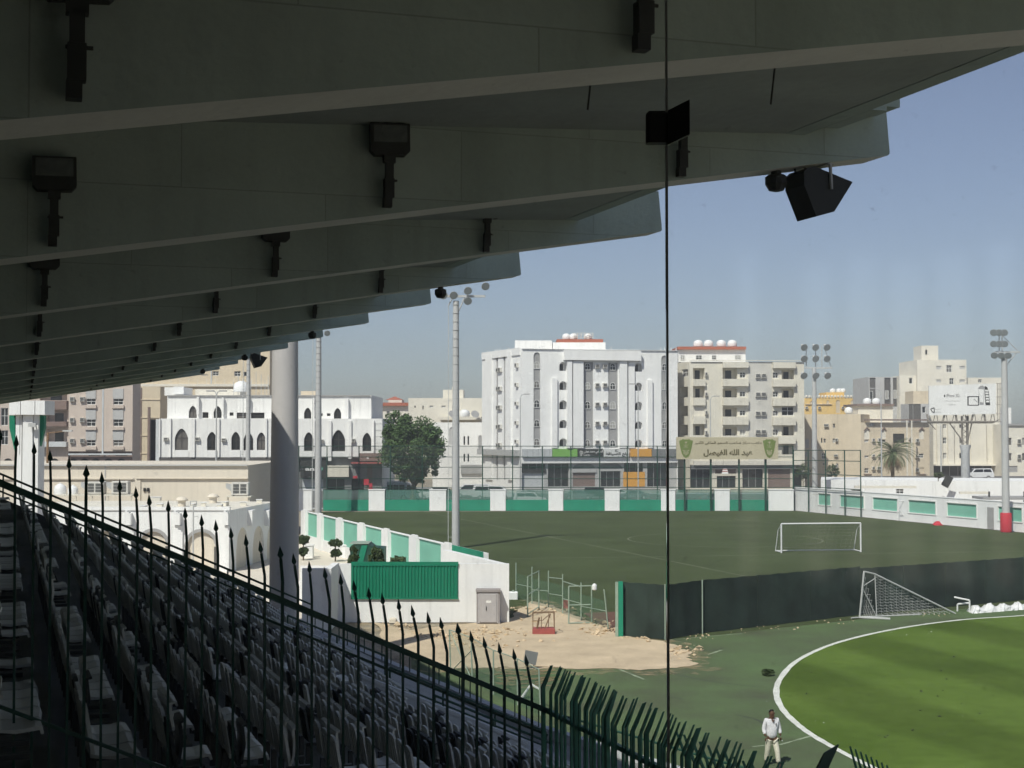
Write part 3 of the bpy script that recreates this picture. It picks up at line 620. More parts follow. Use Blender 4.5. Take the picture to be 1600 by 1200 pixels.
# ------------------------------------------------------------------ facade helpers
class Fac:
    def __init__(s, A, B):
        s.A = Vector((A[0], A[1])); s.B = Vector((B[0], B[1])); d = s.B - s.A; s.L = d.length; s.e = d / s.L; s.n = Vector((s.e.y, -s.e.x)); s.rz = math.atan2(s.e.y, s.e.x)
    def uz(s, px, py):
        d = ray(px, py); dn = d.x * s.n.x + d.y * s.n.y; k = (s.A.dot(s.n)) / dn
        p = Vector((d.x * k, d.y * k)); return (p - s.A).dot(s.e), CAMH + d.z * k
    def P(s, u, z, out=0.0): q = s.A + s.e * u + s.n * out; return Vector((q.x, q.y, z))
    def inset(s, d): return Fac(s.A - s.n * d, s.B - s.n * d)
def FP(pxA, YA, pxB, YB): return Fac((xat(pxA, YA), YA), (xat(pxB, YB), YB))
def outline(u0, u1, z0, z1, sh, n=10):
    w = u1 - u0; c = (u0 + u1) / 2
    if sh == 'r': return [(u0, z0), (u1, z0), (u1, z1), (u0, z1)]
    rise = min(w / 2, (z1 - z0) * .75) if sh == 'a' else min(w * .72, (z1 - z0) * .7)
    zs = z1 - rise; pts = [(u0, z0), (u1, z0)]
    for k in range(n + 1):
        x = -1 + 2 * k / n; x = -x
        if sh == 'a': h = math.sqrt(max(0, 1 - x * x))
        else: h = 1 - abs(x) ** 1.75 if True else 0; h = h ** .8
        pts.append((c + x * w / 2, zs + rise * h))
    return pts
def uzs(Fc, op, cv):
    ox, oy, s = cv
    a = Fc.uz(ox + op[0] / s, oy + op[2] / s); b = Fc.uz(ox + op[1] / s, oy + op[3] / s)
    return max(.02, a[0]), min(Fc.L - .02, b[0]), b[1], a[1]
WC = {}
def window_mesh(w, h, sh, fm, div):
    key = (round(w, 1), round(h, 1), sh, fm, div)
    if key not in WC:
        w, h = key[0], key[1]; o = outline(-w/2, w/2, 0, h, sh); c = (0, h / 2); b = min(.09, w * .12)
        i = [((x) * (1 - 2 * b / w), c[1] + (z - c[1]) * (1 - 2 * b / h)) for x, z in o]
        fb = MB(); n = len(o)
        for k in range(n):
            j = (k + 1) % n
            fb.add([(o[k][0], -.06, o[k][1]), (o[j][0], -.06, o[j][1]), (i[j][0], -.06, i[j][1]), (i[k][0], -.06, i[k][1]), (i[k][0], 0, i[k][1]), (i[j][0], 0, i[j][1])], [(0, 1, 2, 3), (3, 2, 5, 4)])
        if div:
            t = .035 if fm == 'frame' else .045
            for k in range(1, div): x = -w/2 + w * k / div; fb.box(x - t, x + t, -.05, 0, b, h - b - (0 if sh == 'r' else h * .12))
            fb.box(-w/2 + b, w/2 - b, -.045, 0, h * .55 - t, h * .55 + t)
        pb = MB(); pb.add([(x, -.004, z) for x, z in i], [tuple(range(n))])
        WC[key] = (fb.mesh('window', M[fm]), pb.mesh('pane', M['glass']), pb.mesh('pane', M['glass2']), pb.mesh('pane', M['glass3']))
    return WC[key]
def window(bld, Fc, u0, u1, z0, z1, sh='r', fm='frame', div=2, out=0.0):
    f, p1, p2, p3 = window_mesh(u1 - u0, z1 - z0, sh, fm, div)
    o = link('window', f, bld, Fc.P((u0 + u1) / 2, z0, out) - bld.location, Fc.rz)
    rv = random.random(); link('pane', p2 if rv < .28 else p3 if rv < .42 else p1, o); return o
def wall(bld, Fc, z0, z1, m, ops=(), cv=(0, 0, 1), name='wall', fm='frame', depth=.22):
    mb = MB(); L = Fc.L; rects = []
    for op in ops:
        u0, u1, a, b = uzs(Fc, op, cv)
        if u1 - u0 < .1: continue
        rects.append((u0, u1, max(z0 + .02, a), min(z1 - .02, b), op))
    us = sorted({0, L} | {r[0] for r in rects} | {r[1] for r in rects}); zs = sorted({z0, z1} | {r[2] for r in rects} | {r[3] for r in rects})
    Q = lambda u, z, o=0: Fc.P(u, z, o) - bld.location
    for i in range(len(us) - 1):
        for j in range(len(zs) - 1):
            cu, cz = (us[i] + us[i+1]) / 2, (zs[j] + zs[j+1]) / 2
            if any(r[0] < cu < r[1] and r[2] < cz < r[3] for r in rects): continue
            mb.quad(Q(us[i], zs[j]), Q(us[i+1], zs[j]), Q(us[i+1], zs[j+1]), Q(us[i], zs[j+1]))
    extra = []
    for u0, u1, a, b, op in rects:
        kind = op[4] if len(op) > 4 else 'w'; sh = op[5] if len(op) > 5 else 'r'; om = op[6] if len(op) > 6 else None
        dp = {'w': depth, 's': .18, 'd': 1.3, 'g': .5, 'x': .12}[kind]
        o = outline(u0, u1, a, b, sh); n = len(o)
        if sh != 'r':
            pts = o[2:]
            for p, q in zip(pts, pts[1:]): mb.quad(Q(q[0], q[1]), Q(p[0], p[1]), Q(p[0], b), Q(q[0], b))
        for k in range(n):
            j = (k + 1) % n; mb.quad(Q(o[k][0], o[k][1]), Q(o[k][0], o[k][1], -dp), Q(o[j][0], o[j][1], -dp), Q(o[j][0], o[j][1]))
        extra.append((u0, u1, a, b, kind, sh, om, dp, o))
    w = link(name, mb.mesh(name, m), bld)
    for u0, u1, a, b, kind, sh, om, dp, o in extra:
        if kind == 'w': window(bld, Fc, u0, u1, a, b, sh, om or fm, 2 if u1 - u0 > .7 else 0, -dp + .001)
        else:
            nm = {'s': 'recess_strip', 'd': 'balcony_recess', 'g': 'shop_window', 'x': 'panel'}[kind]
            mm = M[om] if om else {'s': M['greystrip'], 'd': m, 'g': M['glass'], 'x': M['teal']}[kind]
            pb = MB(); pb.add([Q(x, z, -dp) for x, z in o], [tuple(range(len(o)))]); pp = link(nm, pb.mesh(nm, mm), bld)
            if kind == 'd':
                uc = u0 + (u1 - u0) * .3; ww = (u1 - u0) * .42
                db = MB(); db.add([Q(uc, a, -dp + .03), Q(uc + ww, a, -dp + .03), Q(uc + ww, a + (b - a) * .82, -dp + .03), Q(uc, a + (b - a) * .82, -dp + .03)], [(0, 1, 2, 3)])
                link('balcony_door', db.mesh('balcony_door', M['glass']), pp)
            if kind == 'g' and u1 - u0 > 2:
                gb = MB(); k = int((u1 - u0) / 1.6)
                for i in range(1, k + 1):
                    u = u0 + (u1 - u0) * i / (k + 1)
                    c0 = Q(u - .04, a, -dp + .005); c1 = Q(u + .04, b, -dp + .005); cc_ = Q(u + .04, a, -dp + .005); c3 = Q(u - .04, b, -dp + .005)
                    gb.quad(c0, cc_, c1, c3)
                link('shop_frame', gb.mesh('shop_frame', M['greystrip']), pp)
    return w
def fbox(bld, Fc, op, cv, out, m, name, back=0.0):
    u0, u1, a, b = uzs(Fc, op, cv)
    mb = MB(); mb.prism([Fc.P(u0, a, -back) - bld.location, Fc.P(u1, a, -back) - bld.location, Fc.P(u1, b, -back) - bld.location, Fc.P(u0, b, -back) - bld.location], (Fc.n.x * (out + back), Fc.n.y * (out + back), 0))
    return link(name, mb.mesh(name, m), bld)
def acs(bld, Fc, L, cv):
    for op in L:
        u0, u1, a, b = uzs(Fc, op, cv); w, h = max(.4, u1 - u0), max(.35, b - a); key = ('ac', round(w, 1), round(h, 1))
        if key not in WC:
            w, h = key[1], key[2]; mb = MB(); mb.bbox(-w/2, w/2, -.45, .0, 0, h, .02); mb.box(-w/2 + .06, w/2 - .06, -.456, -.449, .06, h - .06, 1)
            mb.box(-w/2, -w/2 + .04, -.42, 0, -.12, -.001); mb.box(w/2 - .04, w/2, -.42, 0, -.12, -.001)
            WC[key] = mb.mesh('air_conditioner', [M['ac'], M['acg']])
        link('air_conditioner', WC[key], bld, Fc.P((u0 + u1) / 2, a, 0) - bld.location, Fc.rz)
def shell(bld, Fs, z1, depth, m, roof=None, z0=0.0):
    # rear and side walls and the roof behind a chain of facades
    A = [f.A for f in Fs] + [Fs[-1].B]; n = Fs[-1].n; n0 = Fs[0].n
    ring = A + [Fs[-1].B - n * depth, (Fs[0].A - n * depth) if len(Fs) == 1 else (Fs[0].A - n * depth * .1 + (Fs[-1].B - Fs[-1].A) * .35 - n * depth * .9)]
    L = bld.location; mb = MB(); k = len(A)
    V = lambda p, z: (p.x - L.x, p.y - L.y, z - L.z)
    for i in range(k - 1, len(ring)):
        p, q = ring[i], ring[(i + 1) % len(ring)]; mb.quad(V(p, z0), V(q, z0), V(q, z1), V(p, z1))
    link('side_wall', mb.mesh('side_wall', m), bld)
    rb = MB(); rb.add([V(p, z1 - .004) for p in ring], [tuple(range(len(ring)))]); link('roof', rb.mesh('roof', roof or m), bld)
def build(name, label, cat, px, Y, group=None): return thing(name, label, cat, (xat(px, Y), Y, 0), 0, group)
def tank(bld, px, py, Y, w, parent_z=None):
    # squat domed water tank with its base at px,py
    p = at(px, py, Y); r = w * Y / F / 2
    mb = MB().lathe([(r * .95, 0), (r, r * .15), (r, r * .7), (r * .85, r * 1.1), (r * .4, r * 1.35), (r * .15, r * 1.4)], 14)
    link('water_tank', mb.mesh('water_tank', M['tank'], True), bld, p - bld.location)
def boxpx(bld, x0, x1, y0, y1, Y, d, m, name, bev=0):
    a = at(x0, y1, Y); b = at(x1, y0, Y); L = bld.location
    mb = MB(); mb.box(a.x - L.x, b.x - L.x, Y - L.y, Y + d - L.y, a.z - L.z, b.z - L.z); return link(name, mb.mesh(name, m), bld)

# ------------------------------------------------------------------ far boundary wall of the training pitch
FY = 190.0
bw_ = thing('boundary_wall', 'far pitch wall of white pillars with low green panels and shade net', 'wall', (xat(850, FY), FY, 0))
PIL = [(467,487),(576,601),(671,697),(766,790),(857,880),(945,968),(1033,1055),(1117,1140),(1201,1240)]
for a, b in PIL:
    boxpx(bw_, a, b, 766, 798, FY, .5, M['white2'], 'pillar'); boxpx(bw_, a - .8, b + .8, 764.6, 765.9, FY - .06, .62, M['white2'], 'pillar_cap')
edges = [505] + [x for p in PIL[1:] for x in p]
for a, b in zip(edges[0::2], edges[1::2]):
    boxpx(bw_, a + .05, b - .05, 781, 798, FY + .12, .2, M['green'], 'panel'); boxpx(bw_, a + .05, b - .05, 765.5, 780.8, FY + .2, .01, M['greennet'], 'shade_net')
    boxpx(bw_, a + .05, b - .05, 764.6, 765.4, FY + .18, .06, M['fence'], 'top_rail')
bs = thing('ball_stop_fence', 'tall ball-stop net on dark posts behind the far pitch wall', 'fence', (xat(850, FY + .9), FY + .9, 0))
NY = FY + .9
posts = [440, 467, 511, 561, 610, 660, 707, 754, 801, 847.5, 892, 937, 980, 1027, 1070, 1111, 1155, 1197, 1239]
for x in posts:
    p = at(x, 697, NY); part('post', MB().tube((0, 0, 0), (0, 0, p.z), .07, None, 6), M['fence'], bs, (p.x - bs.location.x, 0, 0))
for y in (697, 714, 730, 748, 761.5):
    a, b = at(440, y, NY), at(1239, y, NY); part('rail', MB().tube(a - bs.location, b - bs.location, .045, None, 5), M['fence'], bs)
boxpx(bs, 440, 1239, 697, 764, NY + .05, .01, M['net'], 'net')
# right-hand wall running towards the camera
RA, RB = gnd(1240, 797.5), gnd(1600, 832); RBx = RA.lerp(RB, 1.5)
rwl = thing('boundary_wall', 'white right-hand pitch wall with framed teal panels', 'wall', (RA.x, RA.y, 0)); RF = Fac(RA.to_2d(), RBx.to_2d()); WH = 2.95
ops = []
for a, b in ((1279,1298),(1313,1350),(1364,1403),(1420,1462),(1480,1526),(1560,1597)):
    d = [RF.uz(x, 800)[0] for x in (a, b)]; ops.append(d)
class ZF(Fac): pass
def wall_uz(bld, Fc, z0, z1, m, rects, om, name='wall', thick=.3, dp=.08):
    # wall with recessed panels given directly in metres (u0, u1, z0, z1)
    mb = MB(); us = sorted({0, Fc.L} | {x for r in rects for x in r[:2]}); zs = sorted({z0, z1} | {x for r in rects for x in r[2:4]})
    Q = lambda u, z, o=0: Fc.P(u, z, o) - bld.location
    for i in range(len(us) - 1):
        for j in range(len(zs) - 1):
            cu, cz = (us[i] + us[i+1]) / 2, (zs[j] + zs[j+1]) / 2
            if any(r[0] < cu < r[1] and r[2] < cz < r[3] for r in rects): continue
            mb.quad(Q(us[i], zs[j]), Q(us[i+1], zs[j]), Q(us[i+1], zs[j+1]), Q(us[i], zs[j+1]))
    for u0, u1, a, b in [r[:4] for r in rects]:
        o = [(u0, a), (u1, a), (u1, b), (u0, b)]
        for k in range(4): j = (k + 1) % 4; mb.quad(Q(*o[k]), Q(*o[k], -dp), Q(*o[j], -dp), Q(*o[j]))
        pb = MB(); pb.quad(Q(u0, a, -dp), Q(u1, a, -dp), Q(u1, b, -dp), Q(u0, b, -dp)); link('panel', pb.mesh('panel', om), bld)
    for p in ((0, 1), ): pass
    mb.quad(Q(0, z1), Q(Fc.L, z1), Q(Fc.L, z1, -thick), Q(0, z1, -thick)); mb.quad(Q(Fc.L, z0, -thick), Q(0, z0, -thick), Q(0, z1, -thick), Q(Fc.L, z1, -thick))
    mb.quad(Q(0, z0), Q(0, z1), Q(0, z1, -thick), Q(0, z0, -thick)); mb.quad(Q(Fc.L, z0), Q(Fc.L, z0, -thick), Q(Fc.L, z1, -thick), Q(Fc.L, z1))
    return link(name, mb.mesh(name, m), bld)
wall_uz(rwl, RF, 0, WH, M['white2'], [(a, b, 1.05, 2.45) for a, b in ops], M['teal'])
for a, b in ops:
    mb = MB()
    for (u0, u1, z0, z1) in ((a - .12, b + .12, 2.451, 2.57), (a - .12, b + .12, .93, 1.049), (a - .12, a - .002, 1.05, 2.45), (b + .002, b + .12, 1.05, 2.45)):
        mb.prism([RF.P(u0, z0, .002) - rwl.location, RF.P(u1, z0, .002) - rwl.location, RF.P(u1, z1, .002) - rwl.location, RF.P(u0, z1, .002) - rwl.location], (RF.n.x * .06, RF.n.y * .06, 0))
    part('panel_frame', mb, M['white'], rwl)
mb = MB(); cp_ = [RF.P(-.05, WH + .003, .05), RF.P(RF.L, WH + .003, .05), RF.P(RF.L, WH + .09, .05), RF.P(-.05, WH + .09, .05)]; mb.prism([p - rwl.location for p in cp_], (-RF.n.x * .42, -RF.n.y * .42, 0)); part('coping', mb, M['white2'], rwl)
u0, u1 = RF.uz(1543, 800)[0], RF.uz(1553, 800)[0]
mb = MB(); mb.prism([RF.P(u0, .02, .003) - rwl.location, RF.P(u1, .02, .003) - rwl.location, RF.P(u1, 2.3, .003) - rwl.location, RF.P(u0, 2.3, .003) - rwl.location], (RF.n.x * .05, RF.n.y * .05, 0)); part('door', mb, M['greystrip'], rwl)
bs2 = thing('ball_stop_fence', 'short return of the ball-stop fence along the right-hand wall', 'fence', (RA.x, RA.y, 0))
pp = []
for x in (1244, 1267, 1294, 1324, 1349):
    u = RF.uz(x, 790)[0]; p = RF.P(u, 0, .35); d = p.xy.length; h = CAMH - (703.5 - 672) / F * p.y
    part('post', MB().tube((0, 0, 0), (0, 0, h), .075, None, 6), M['fence'], bs2, p - bs2.location); pp.append((p, h))
for k in (1.0, .835, .62, .41):
    part('rail', MB().tube(pp[0][0] - bs2.location + Vector((0, 0, pp[0][1] * k)), pp[-1][0] - bs2.location + Vector((0, 0, pp[-1][1] * k)), .05, None, 5), M['fence'], bs2)
a, b = pp[0][0] - bs2.location, pp[-1][0] - bs2.location
part('net', MB().quad(a, b, b + Vector((0, 0, pp[-1][1])), a + Vector((0, 0, pp[0][1]))), M['net'], bs2)
# low white buildings behind the right-hand wall
lowb = build('low_building', 'low flat-roofed white changing block behind the right-hand wall', 'building', 1450, 190)
Fl = FP(1282, 193, 1700, 186); wall(lowb, Fl, 0, 3.9, M['white2'], [(1330,1345,765,772),(1400,1412,764,772)], (0,0,1)); shell(lowb, [Fl], 3.9, 12, M['white2'])
for x0, x1, y0, y1 in ((1336,1432,759,763),(1500,1545,768,772)): boxpx(lowb, x0, x1, y0, y1, 184.5, .4, M['cream2'], 'ledge')
kiosk = build('canopy', 'thin dark flat canopy on posts above the right-hand wall', 'canopy', 1570, 168)
boxpx(kiosk, 1536, 1640, 777, 781, 166, 4, M['greystrip'], 'canopy_roof')
for x in (1545, 1567, 1600): boxpx(kiosk, x, x + 2, 768, 800, 166.5, .15, M['black'], 'post')
solar = build('tilted_panel', 'small dark tilted panel on the white roof', 'panel', 1480, 188)
mb = MB(); p = at(1480, 752, 188); q = Matrix.Rotation(.5, 4, 'Y'); mb.box(-.5, .5, -.03, .03, -.75, .75, 0, Matrix.Translation(p - solar.location) @ q); part('panel', mb, M['black'], solar)
mb = MB(); mb.tube((p.x - solar.location.x, 0.05, 3.9), (p.x - solar.location.x, .05, p.z), .05); part('post', mb, M['steel'], solar)

# ------------------------------------------------------------------ left-hand wall with teal panels, front wall and gate
W0, W1 = gnd(470, 796.5, 3.1), gnd(756, 863, 3.1)
lw = thing('boundary_wall', 'left-hand pitch wall of pale teal panels between white pillars', 'wall', (W0.x, W0.y, 0))
LF = Fac(W0.to_2d(), W1.to_2d())
pan = [(80,140),(178,257),(302,392),(440,543),(597,715),(775,915)]
rects = []
for a, b in pan:
    u = [LF.uz(460 + x / 4, 820)[0] for x in (a, b)]; rects.append((u[0], u[1], .95, 3.0))
wall_uz(lw, LF, 0, 3.05, M['white2'], rects, M['teal'], dp=.1)
g0 = LF.uz(460 + 990 / 4, 850)[0]
mb = MB(); mb.prism([LF.P(g0, 1.0, .003) - lw.location, LF.P(LF.L - .05, 1.0, .003) - lw.location, LF.P(LF.L - .05, 3.12, .003) - lw.location, LF.P(g0, 3.12, .003) - lw.location], (LF.n.x * .06, LF.n.y * .06, 0)); part('green_panel', mb, M['green'], lw)
for a, b in ((62,80),(140,178),(257,302),(392,440),(543,597),(715,775),(915,985)):
    u = [LF.uz(460 + x / 4, 820)[0] for x in (a, b)]; w = min(1.1, u[1] - u[0])
    mb = MB(); mb.prism([LF.P(u[1] - w, 0, .002) - lw.location, LF.P(u[1] - .02, 0, .002) - lw.location, LF.P(u[1] - .02, 3.22, .002) - lw.location, LF.P(u[1] - w, 3.22, .002) - lw.location], (LF.n.x * .16, LF.n.y * .16, 0)); part('pillar', mb, M['white2'], lw)
GYW = 80.0
fw = thing('front_wall', 'white rendered wall carrying the green corrugated sheet beside the sand', 'wall', (xat(660, GYW), GYW, 0))
FWF = FP(527, GYW, 795.5, GYW)
L = fw.location
mb = MB(); mb.box(FWF.A.x - L.x, FWF.B.x - L.x, 0, .35, 0, 3.15); part('wall', mb, M['white2'], fw)
rtn = Fac((FWF.B.x, GYW), tuple(W1.to_2d() + Vector((1.2, 1.5)))) if False else None
mb = MB(); d = (W0 - W1).to_2d().normalized(); e = FWF.B; q = e + d * 10.5; n = Vector((d.y, -d.x)) * .35
mb.prism([(e.x - L.x, .351, 0), (q.x - L.x, q.y - L.y, 0), (q.x - L.x - .4, q.y - L.y, 0), (e.x - L.x - .4, .351, 0)], (0, 0, 3.12)); part('return_wall', mb, M['white2'], fw)
mb = MB(); mb.box(xat(478, 78) - L.x, xat(528, 79.5) - L.x, -3.2, -2.85, 0, 3.2); mb.box(xat(528, 79.5) - L.x - .35, xat(528, 79.5) - L.x, -2.849, .2, 0, 3.2); part('pier', mb, M['white2'], fw)
mb = MB(); mb.box(xat(430, 90) - L.x, xat(548, 90) - L.x, 9.0, 9.3, 0, 1.3); mb.box(xat(470, 100) - L.x, xat(560, 100) - L.x, 20, 20.3, 0, 1.2); part('planter_wall', mb, M['white2'], fw)
pv = gnd(500, 870)
sheet('paved_yard', [Vector((FWF.A.x - 9, GYW + .4, 0)), Vector((FWF.B.x, GYW + .4, 0)), Vector((W1.x, W1.y, 0)), Vector((W0.x, W0.y, 0)), Vector((W0.x - 14, W0.y, 0))], .03, M['hall'])
gt_ = thing('corrugated_panel', 'green corrugated metal sheet mounted on the white front wall', 'metal sheet', (xat(633, GYW), GYW, 0))
gx0, gx1 = xat(549.5, GYW), xat(716, GYW); gz0, gz1 = zat(935, GYW), zat(879, GYW) ; L = gt_.location
part('sheet', MB().box(gx0 - L.x, gx1 - L.x, -.06, -.003, gz0, gz1), M['gate'], gt_)
part('top_strip', MB().box(gx0 - L.x, gx1 - L.x + .02, -.12, -.061, gz1 - .17, gz1 + .05), M['gate'], gt_)
part('bottom_strip', MB().box(gx0 - L.x, gx1 - L.x + .02, -.12, -.061, gz0 - .03, gz0 + .05), M['gate'], gt_)
nr = 33; rb = MB(); ww = (gx1 - gx0) / nr; rb.prism([(-ww*.30, 0, 0), (-ww*.16, -.05, 0), (ww*.16, -.05, 0), (ww*.30, 0, 0)], (0, 0, gz1 - gz0 - .23)); rme = rb.mesh('rib', M['gate'])
for i in range(nr): link('rib', rme, gt_, (gx0 - L.x + ww * (i + .5), -.0605, gz0 + .055))
cab = thing('electrical_cabinet', 'grey metal electrical cabinet on the white wall beside the sand', 'cabinet', (xat(763, 79.6), 79.6, 0)); L = cab.location
x0, x1 = xat(745, 79.6) - L.x, xat(781, 79.6) - L.x
part('case', MB().box(x0 + .08, x1 - .08, -.36, .38, .06, 1.7), M['cabinet'], cab)
dr = part('door', MB().bbox(x0 + .16, x1 - .16, -.40, -.362, .12, 1.62, .012), M['cabinet'], cab)
part('handle', MB().box(-.12, -.08, -.44, -.401, .75, .95), M['black'], dr); part('notice', MB().box(-.1, .16, -.404, -.4005, 1.15, 1.27), M['white'], dr)
part('surround', MB().box(x0, x0 + .078, -.34, .3, 0, 1.72).box(x1 - .078, x1, -.34, .3, 0, 1.72).box(x0 - .04, x1 + .04, -.42, .3, 1.722, 1.86), M['cabframe'], cab)

# ------------------------------------------------------------------ black windscreen fence
ws = thing('windscreen_fence', 'long black windscreen fence between the sand and the artificial pitch', 'fence', tuple(gnd(1100, 990)))
WP = [gnd(969, 993.5), gnd(1041, 1000), gnd(1096, 990), gnd(1345, 961), gnd(1600, 938), gnd(1900, 914)]
for k, (a, b) in enumerate(zip(WP, WP[1:])):
    d = (b - a); n = max(1, int(d.length / 3.4)); h = 2.72 if k < 3 else 2.62
    for i in range(n):
        p, q = a.lerp(b, i / n), a.lerp(b, (i + 1) / n - .003); nn = Vector((d.y, -d.x, 0)).normalized()
        mb = MB(); cols = 8; vs = []
        for s in (0, 1):
            for c in range(cols + 1):
                r = p.lerp(q, c / cols); w = nn * (.05 * math.sin(c * 1.7 + k + i) * math.sin(math.pi * c / cols)) + nn * (-.012 * s)
                vs += [r + w - ws.location + Vector((0, 0, .03)), r + w * .6 - ws.location + Vector((0, 0, h * .5)), r + w * .3 - ws.location + Vector((0, 0, h + .02 * math.sin(c * 2.3 + i)))]
        m_ = 3 * (cols + 1)
        for s in (0, 1):
            for c in range(cols):
                for r in (0, 1): z = s * m_ + c * 3 + r; mb.f.append((z, z + 3, z + 4, z + 1)); mb.m.append(0)
        mb.v = [tuple(v) for v in vs]
        part('screen_cloth', mb, M['screen'], ws, smooth=True)
        part('post', MB().tube((0, 0, 0), (0, 0, h + .03), .035, None, 6), M['pipe'] if (k, i) in ((2, 0), (1, 0)) else M['fence'], ws, p - nn * (-.08 if k == 2 and i == 0 else .06) - ws.location)
gp = gnd(961.5, 995); gq = gnd(971, 996.5)
part('corner_post', MB().box(gp.x, gp.x + .14, gp.y - .1, gp.y + .1, 0, 2.75, 0, Matrix.Translation(-ws.location)), M['pipe'], ws)
part('corner_post', MB().box(gp.x + .15, gp.x + .38, gp.y - .14, gp.y + .1, 0, 2.78, 0, Matrix.Translation(-ws.location)), M['green'], ws)

# ------------------------------------------------------------------ goals
def goal(label, L_, R_, h, r, depth, group='football goals'):
    g = thing('football_goal', label, 'goal', tuple((L_ + R_) / 2), 0, group); o = g.location; a, b = L_ - o, R_ - o; up = Vector((0, 0, h)); d = (b - a).normalized(); nb = Vector((-d.y, d.x, 0)) * depth
    for p in (a, b): part('post', MB().tube(p, p + up, r, None, 8), M['carwhite'], g)
    part('crossbar', MB().tube(a + up, b + up, r, None, 8), M['carwhite'], g)
    for p in (a, b):
        part('stay', MB().tube(p + up * .98, p + nb * .55 + up * .75, r * .55).tube(p + nb * .55 + up * .75, p + nb, r * .55), M['carwhite'], g)
        part('base_bar', MB().tube(p + Vector((0, 0, r)), p + nb + Vector((0, 0, r)), r * .7), M['carwhite'], g)
    part('base_bar', MB().tube(a + nb + Vector((0, 0, r)), b + nb + Vector((0, 0, r)), r * .7), M['carwhite'], g)
    nt = MB(); w = (b - a).length; n = 16
    for i in range(n + 1):
        p = a.lerp(b, i / n); nt.path([p + up, p + nb * .5 + up * .55, p + nb], .004, 3)
    for k in range(1, 8):
        t = k / 8; q = (up).lerp(nb * .5 + up * .55, t * 2) if t < .5 else (nb * .5 + up * .55).lerp(nb, t * 2 - 1); nt.tube(a + q, b + q, .004, None, 3)
    part('net', nt, M['steel'], g); return g
goal('white football goal standing on the artificial turf by the centre circle', gnd(1221, 864), gnd(1345, 862.5), 2.46, .07, 1.6)
goal('small-looking white football goal against the far green panels', gnd(807.5, 797.5), gnd(893.5, 797), 2.5, .075, -.0001 + .9)
# collapsed goal by the windscreen
A, E_, I = gnd(1343, 966), gnd(1493, 959), gnd(1370, 964.5)
g = thing('football_goal', 'broken tilted goal with torn sagging net leaning by the black windscreen', 'goal', tuple(A), 0, 'football goals')
T = at(1350, 893, A.y) - A; e = E_ - A; i_ = I - A; T2 = at(1367, 897, I.y) - A
part('post', MB().tube((0, 0, 0), T, .055, None, 8), M['steel'], g); part('crossbar', MB().tube(T, T2, .05, None, 8).tube(T2, e, .05, None, 8), M['steel'], g)
part('inner_post', MB().tube(i_, T2, .03, None, 6), M['steel'], g); part('stay', MB().tube(T.lerp(Vector(), .35), i_, .03).tube(T.lerp(Vector(), .32), T2.lerp(i_, .1), .022), M['steel'], g)
part('base_bar', MB().tube((0, 0, .05), gnd(1391, 968.5) - A + Vector((0, 0, .05)), .07, None, 8).tube((0, 0, .05), gnd(1440, 961) - A + Vector((0, 0, .05)), .045).tube(gnd(1330, 967) - A + Vector((0, 0, .05)), (0, 0, .05), .04), M['steel'], g)
nt = MB()
def tri_net(o, p, q, n, skip=None):
    # diamond net over the triangle o (base), p (top), q (far end)
    for i in range(1, n):
        t = i / n
        for a, b in ((o.lerp(p, t), q.lerp(p, t)), (o.lerp(q, t), p.lerp(q, t)), (o.lerp(q, t), o.lerp(p, t))):
            seg = 10; pts = [a.lerp(b, k / seg) for k in range(seg + 1)]
            pts = [x + Vector((0, .22 * math.sin(math.pi * k / seg), -.03 * math.sin(math.pi * k / seg))) for k, x in enumerate(pts)]
            for k in range(seg):
                if skip and skip(pts[k]): continue
                nt.tube(pts[k], pts[k+1], .011, None, 3, cap=False)
hole = e.lerp(T2, .52)
tri_net(i_, T2, e, 15, lambda p: (p - hole).length < .42 or (p - e.lerp(T2, .24)).length < .30)
tri_net(Vector((0, 0, 0)), T, i_, 8)
part('net', nt, M['steel'], g)
sm = thing('broken_frame', 'small broken white pipe frame on the ground next to the tarpaulin', 'frame', tuple(gnd(1505, 956)))
p = gnd(1505, 956); mb = MB()
mb.path([at(1496, 955, p.y) - p, at(1496, 944, p.y) - p, at(1514, 942, p.y) - p], .05); mb.path([at(1515, 957, p.y - .4) - p, at(1515, 938, p.y - .4) - p, at(1491, 933, p.y) - p], .05); part('pipe', mb, M['carwhite'], sm)
def mound(name, label, cat, P, hts, m, w=.5):
    # low irregular heap along a line of ground points
    o = thing(name, label, cat, tuple(P[0])); mb = MB(); n = 7; vs = []
    for k, (p, h) in enumerate(zip(P, hts)):
        for j in range(n):
            t = math.pi * j / (n - 1); vs.append(p - P[0] + Vector((random.uniform(-.05, .05), -math.cos(t) * w * (1 + .3 * random.random()), h * math.sin(t) * random.uniform(.75, 1.15))))
    for k in range(len(P) - 1):
        for j in range(n - 1): z = k * n + j; mb.f.append((z, z + n, z + n + 1, z + 1)); mb.m.append(0)
    mb.v = [tuple(v) for v in vs]; part('sheet', mb, m, o); return o
PA, PB = gnd(1515, 957), gnd(1640, 947)
mound('tarpaulin', 'crumpled white plastic tarpaulin heaped along the foot of the windscreen', 'tarpaulin', [PA.lerp(PB, k / 40) for k in range(41)], [0.02] + [.30 + .1 * math.sin(k * .9) + random.uniform(-.05, .05) for k in range(39)] + [.02], M['plastic'], .55)
lg = thing('training_goal', 'flimsy white goal frame leaning against the right-hand wall', 'goal', tuple(gnd(1402, 814)), 0); p = gnd(1402, 814); mb = MB()
mb.path([Vector((0, 0, 0)), at(1402, 782, p.y) - p, at(1456, 785, p.y) - p, gnd(1457, 818) - p], .04); mb.path([at(1404, 795, p.y) - p, gnd(1418, 814) - p, gnd(1482, 820) - p], .04); mb.tube(at(1457, 800, p.y - 3) - p, gnd(1470, 820) - p, .04); part('frame_pipe', mb, M['carwhite'], lg)
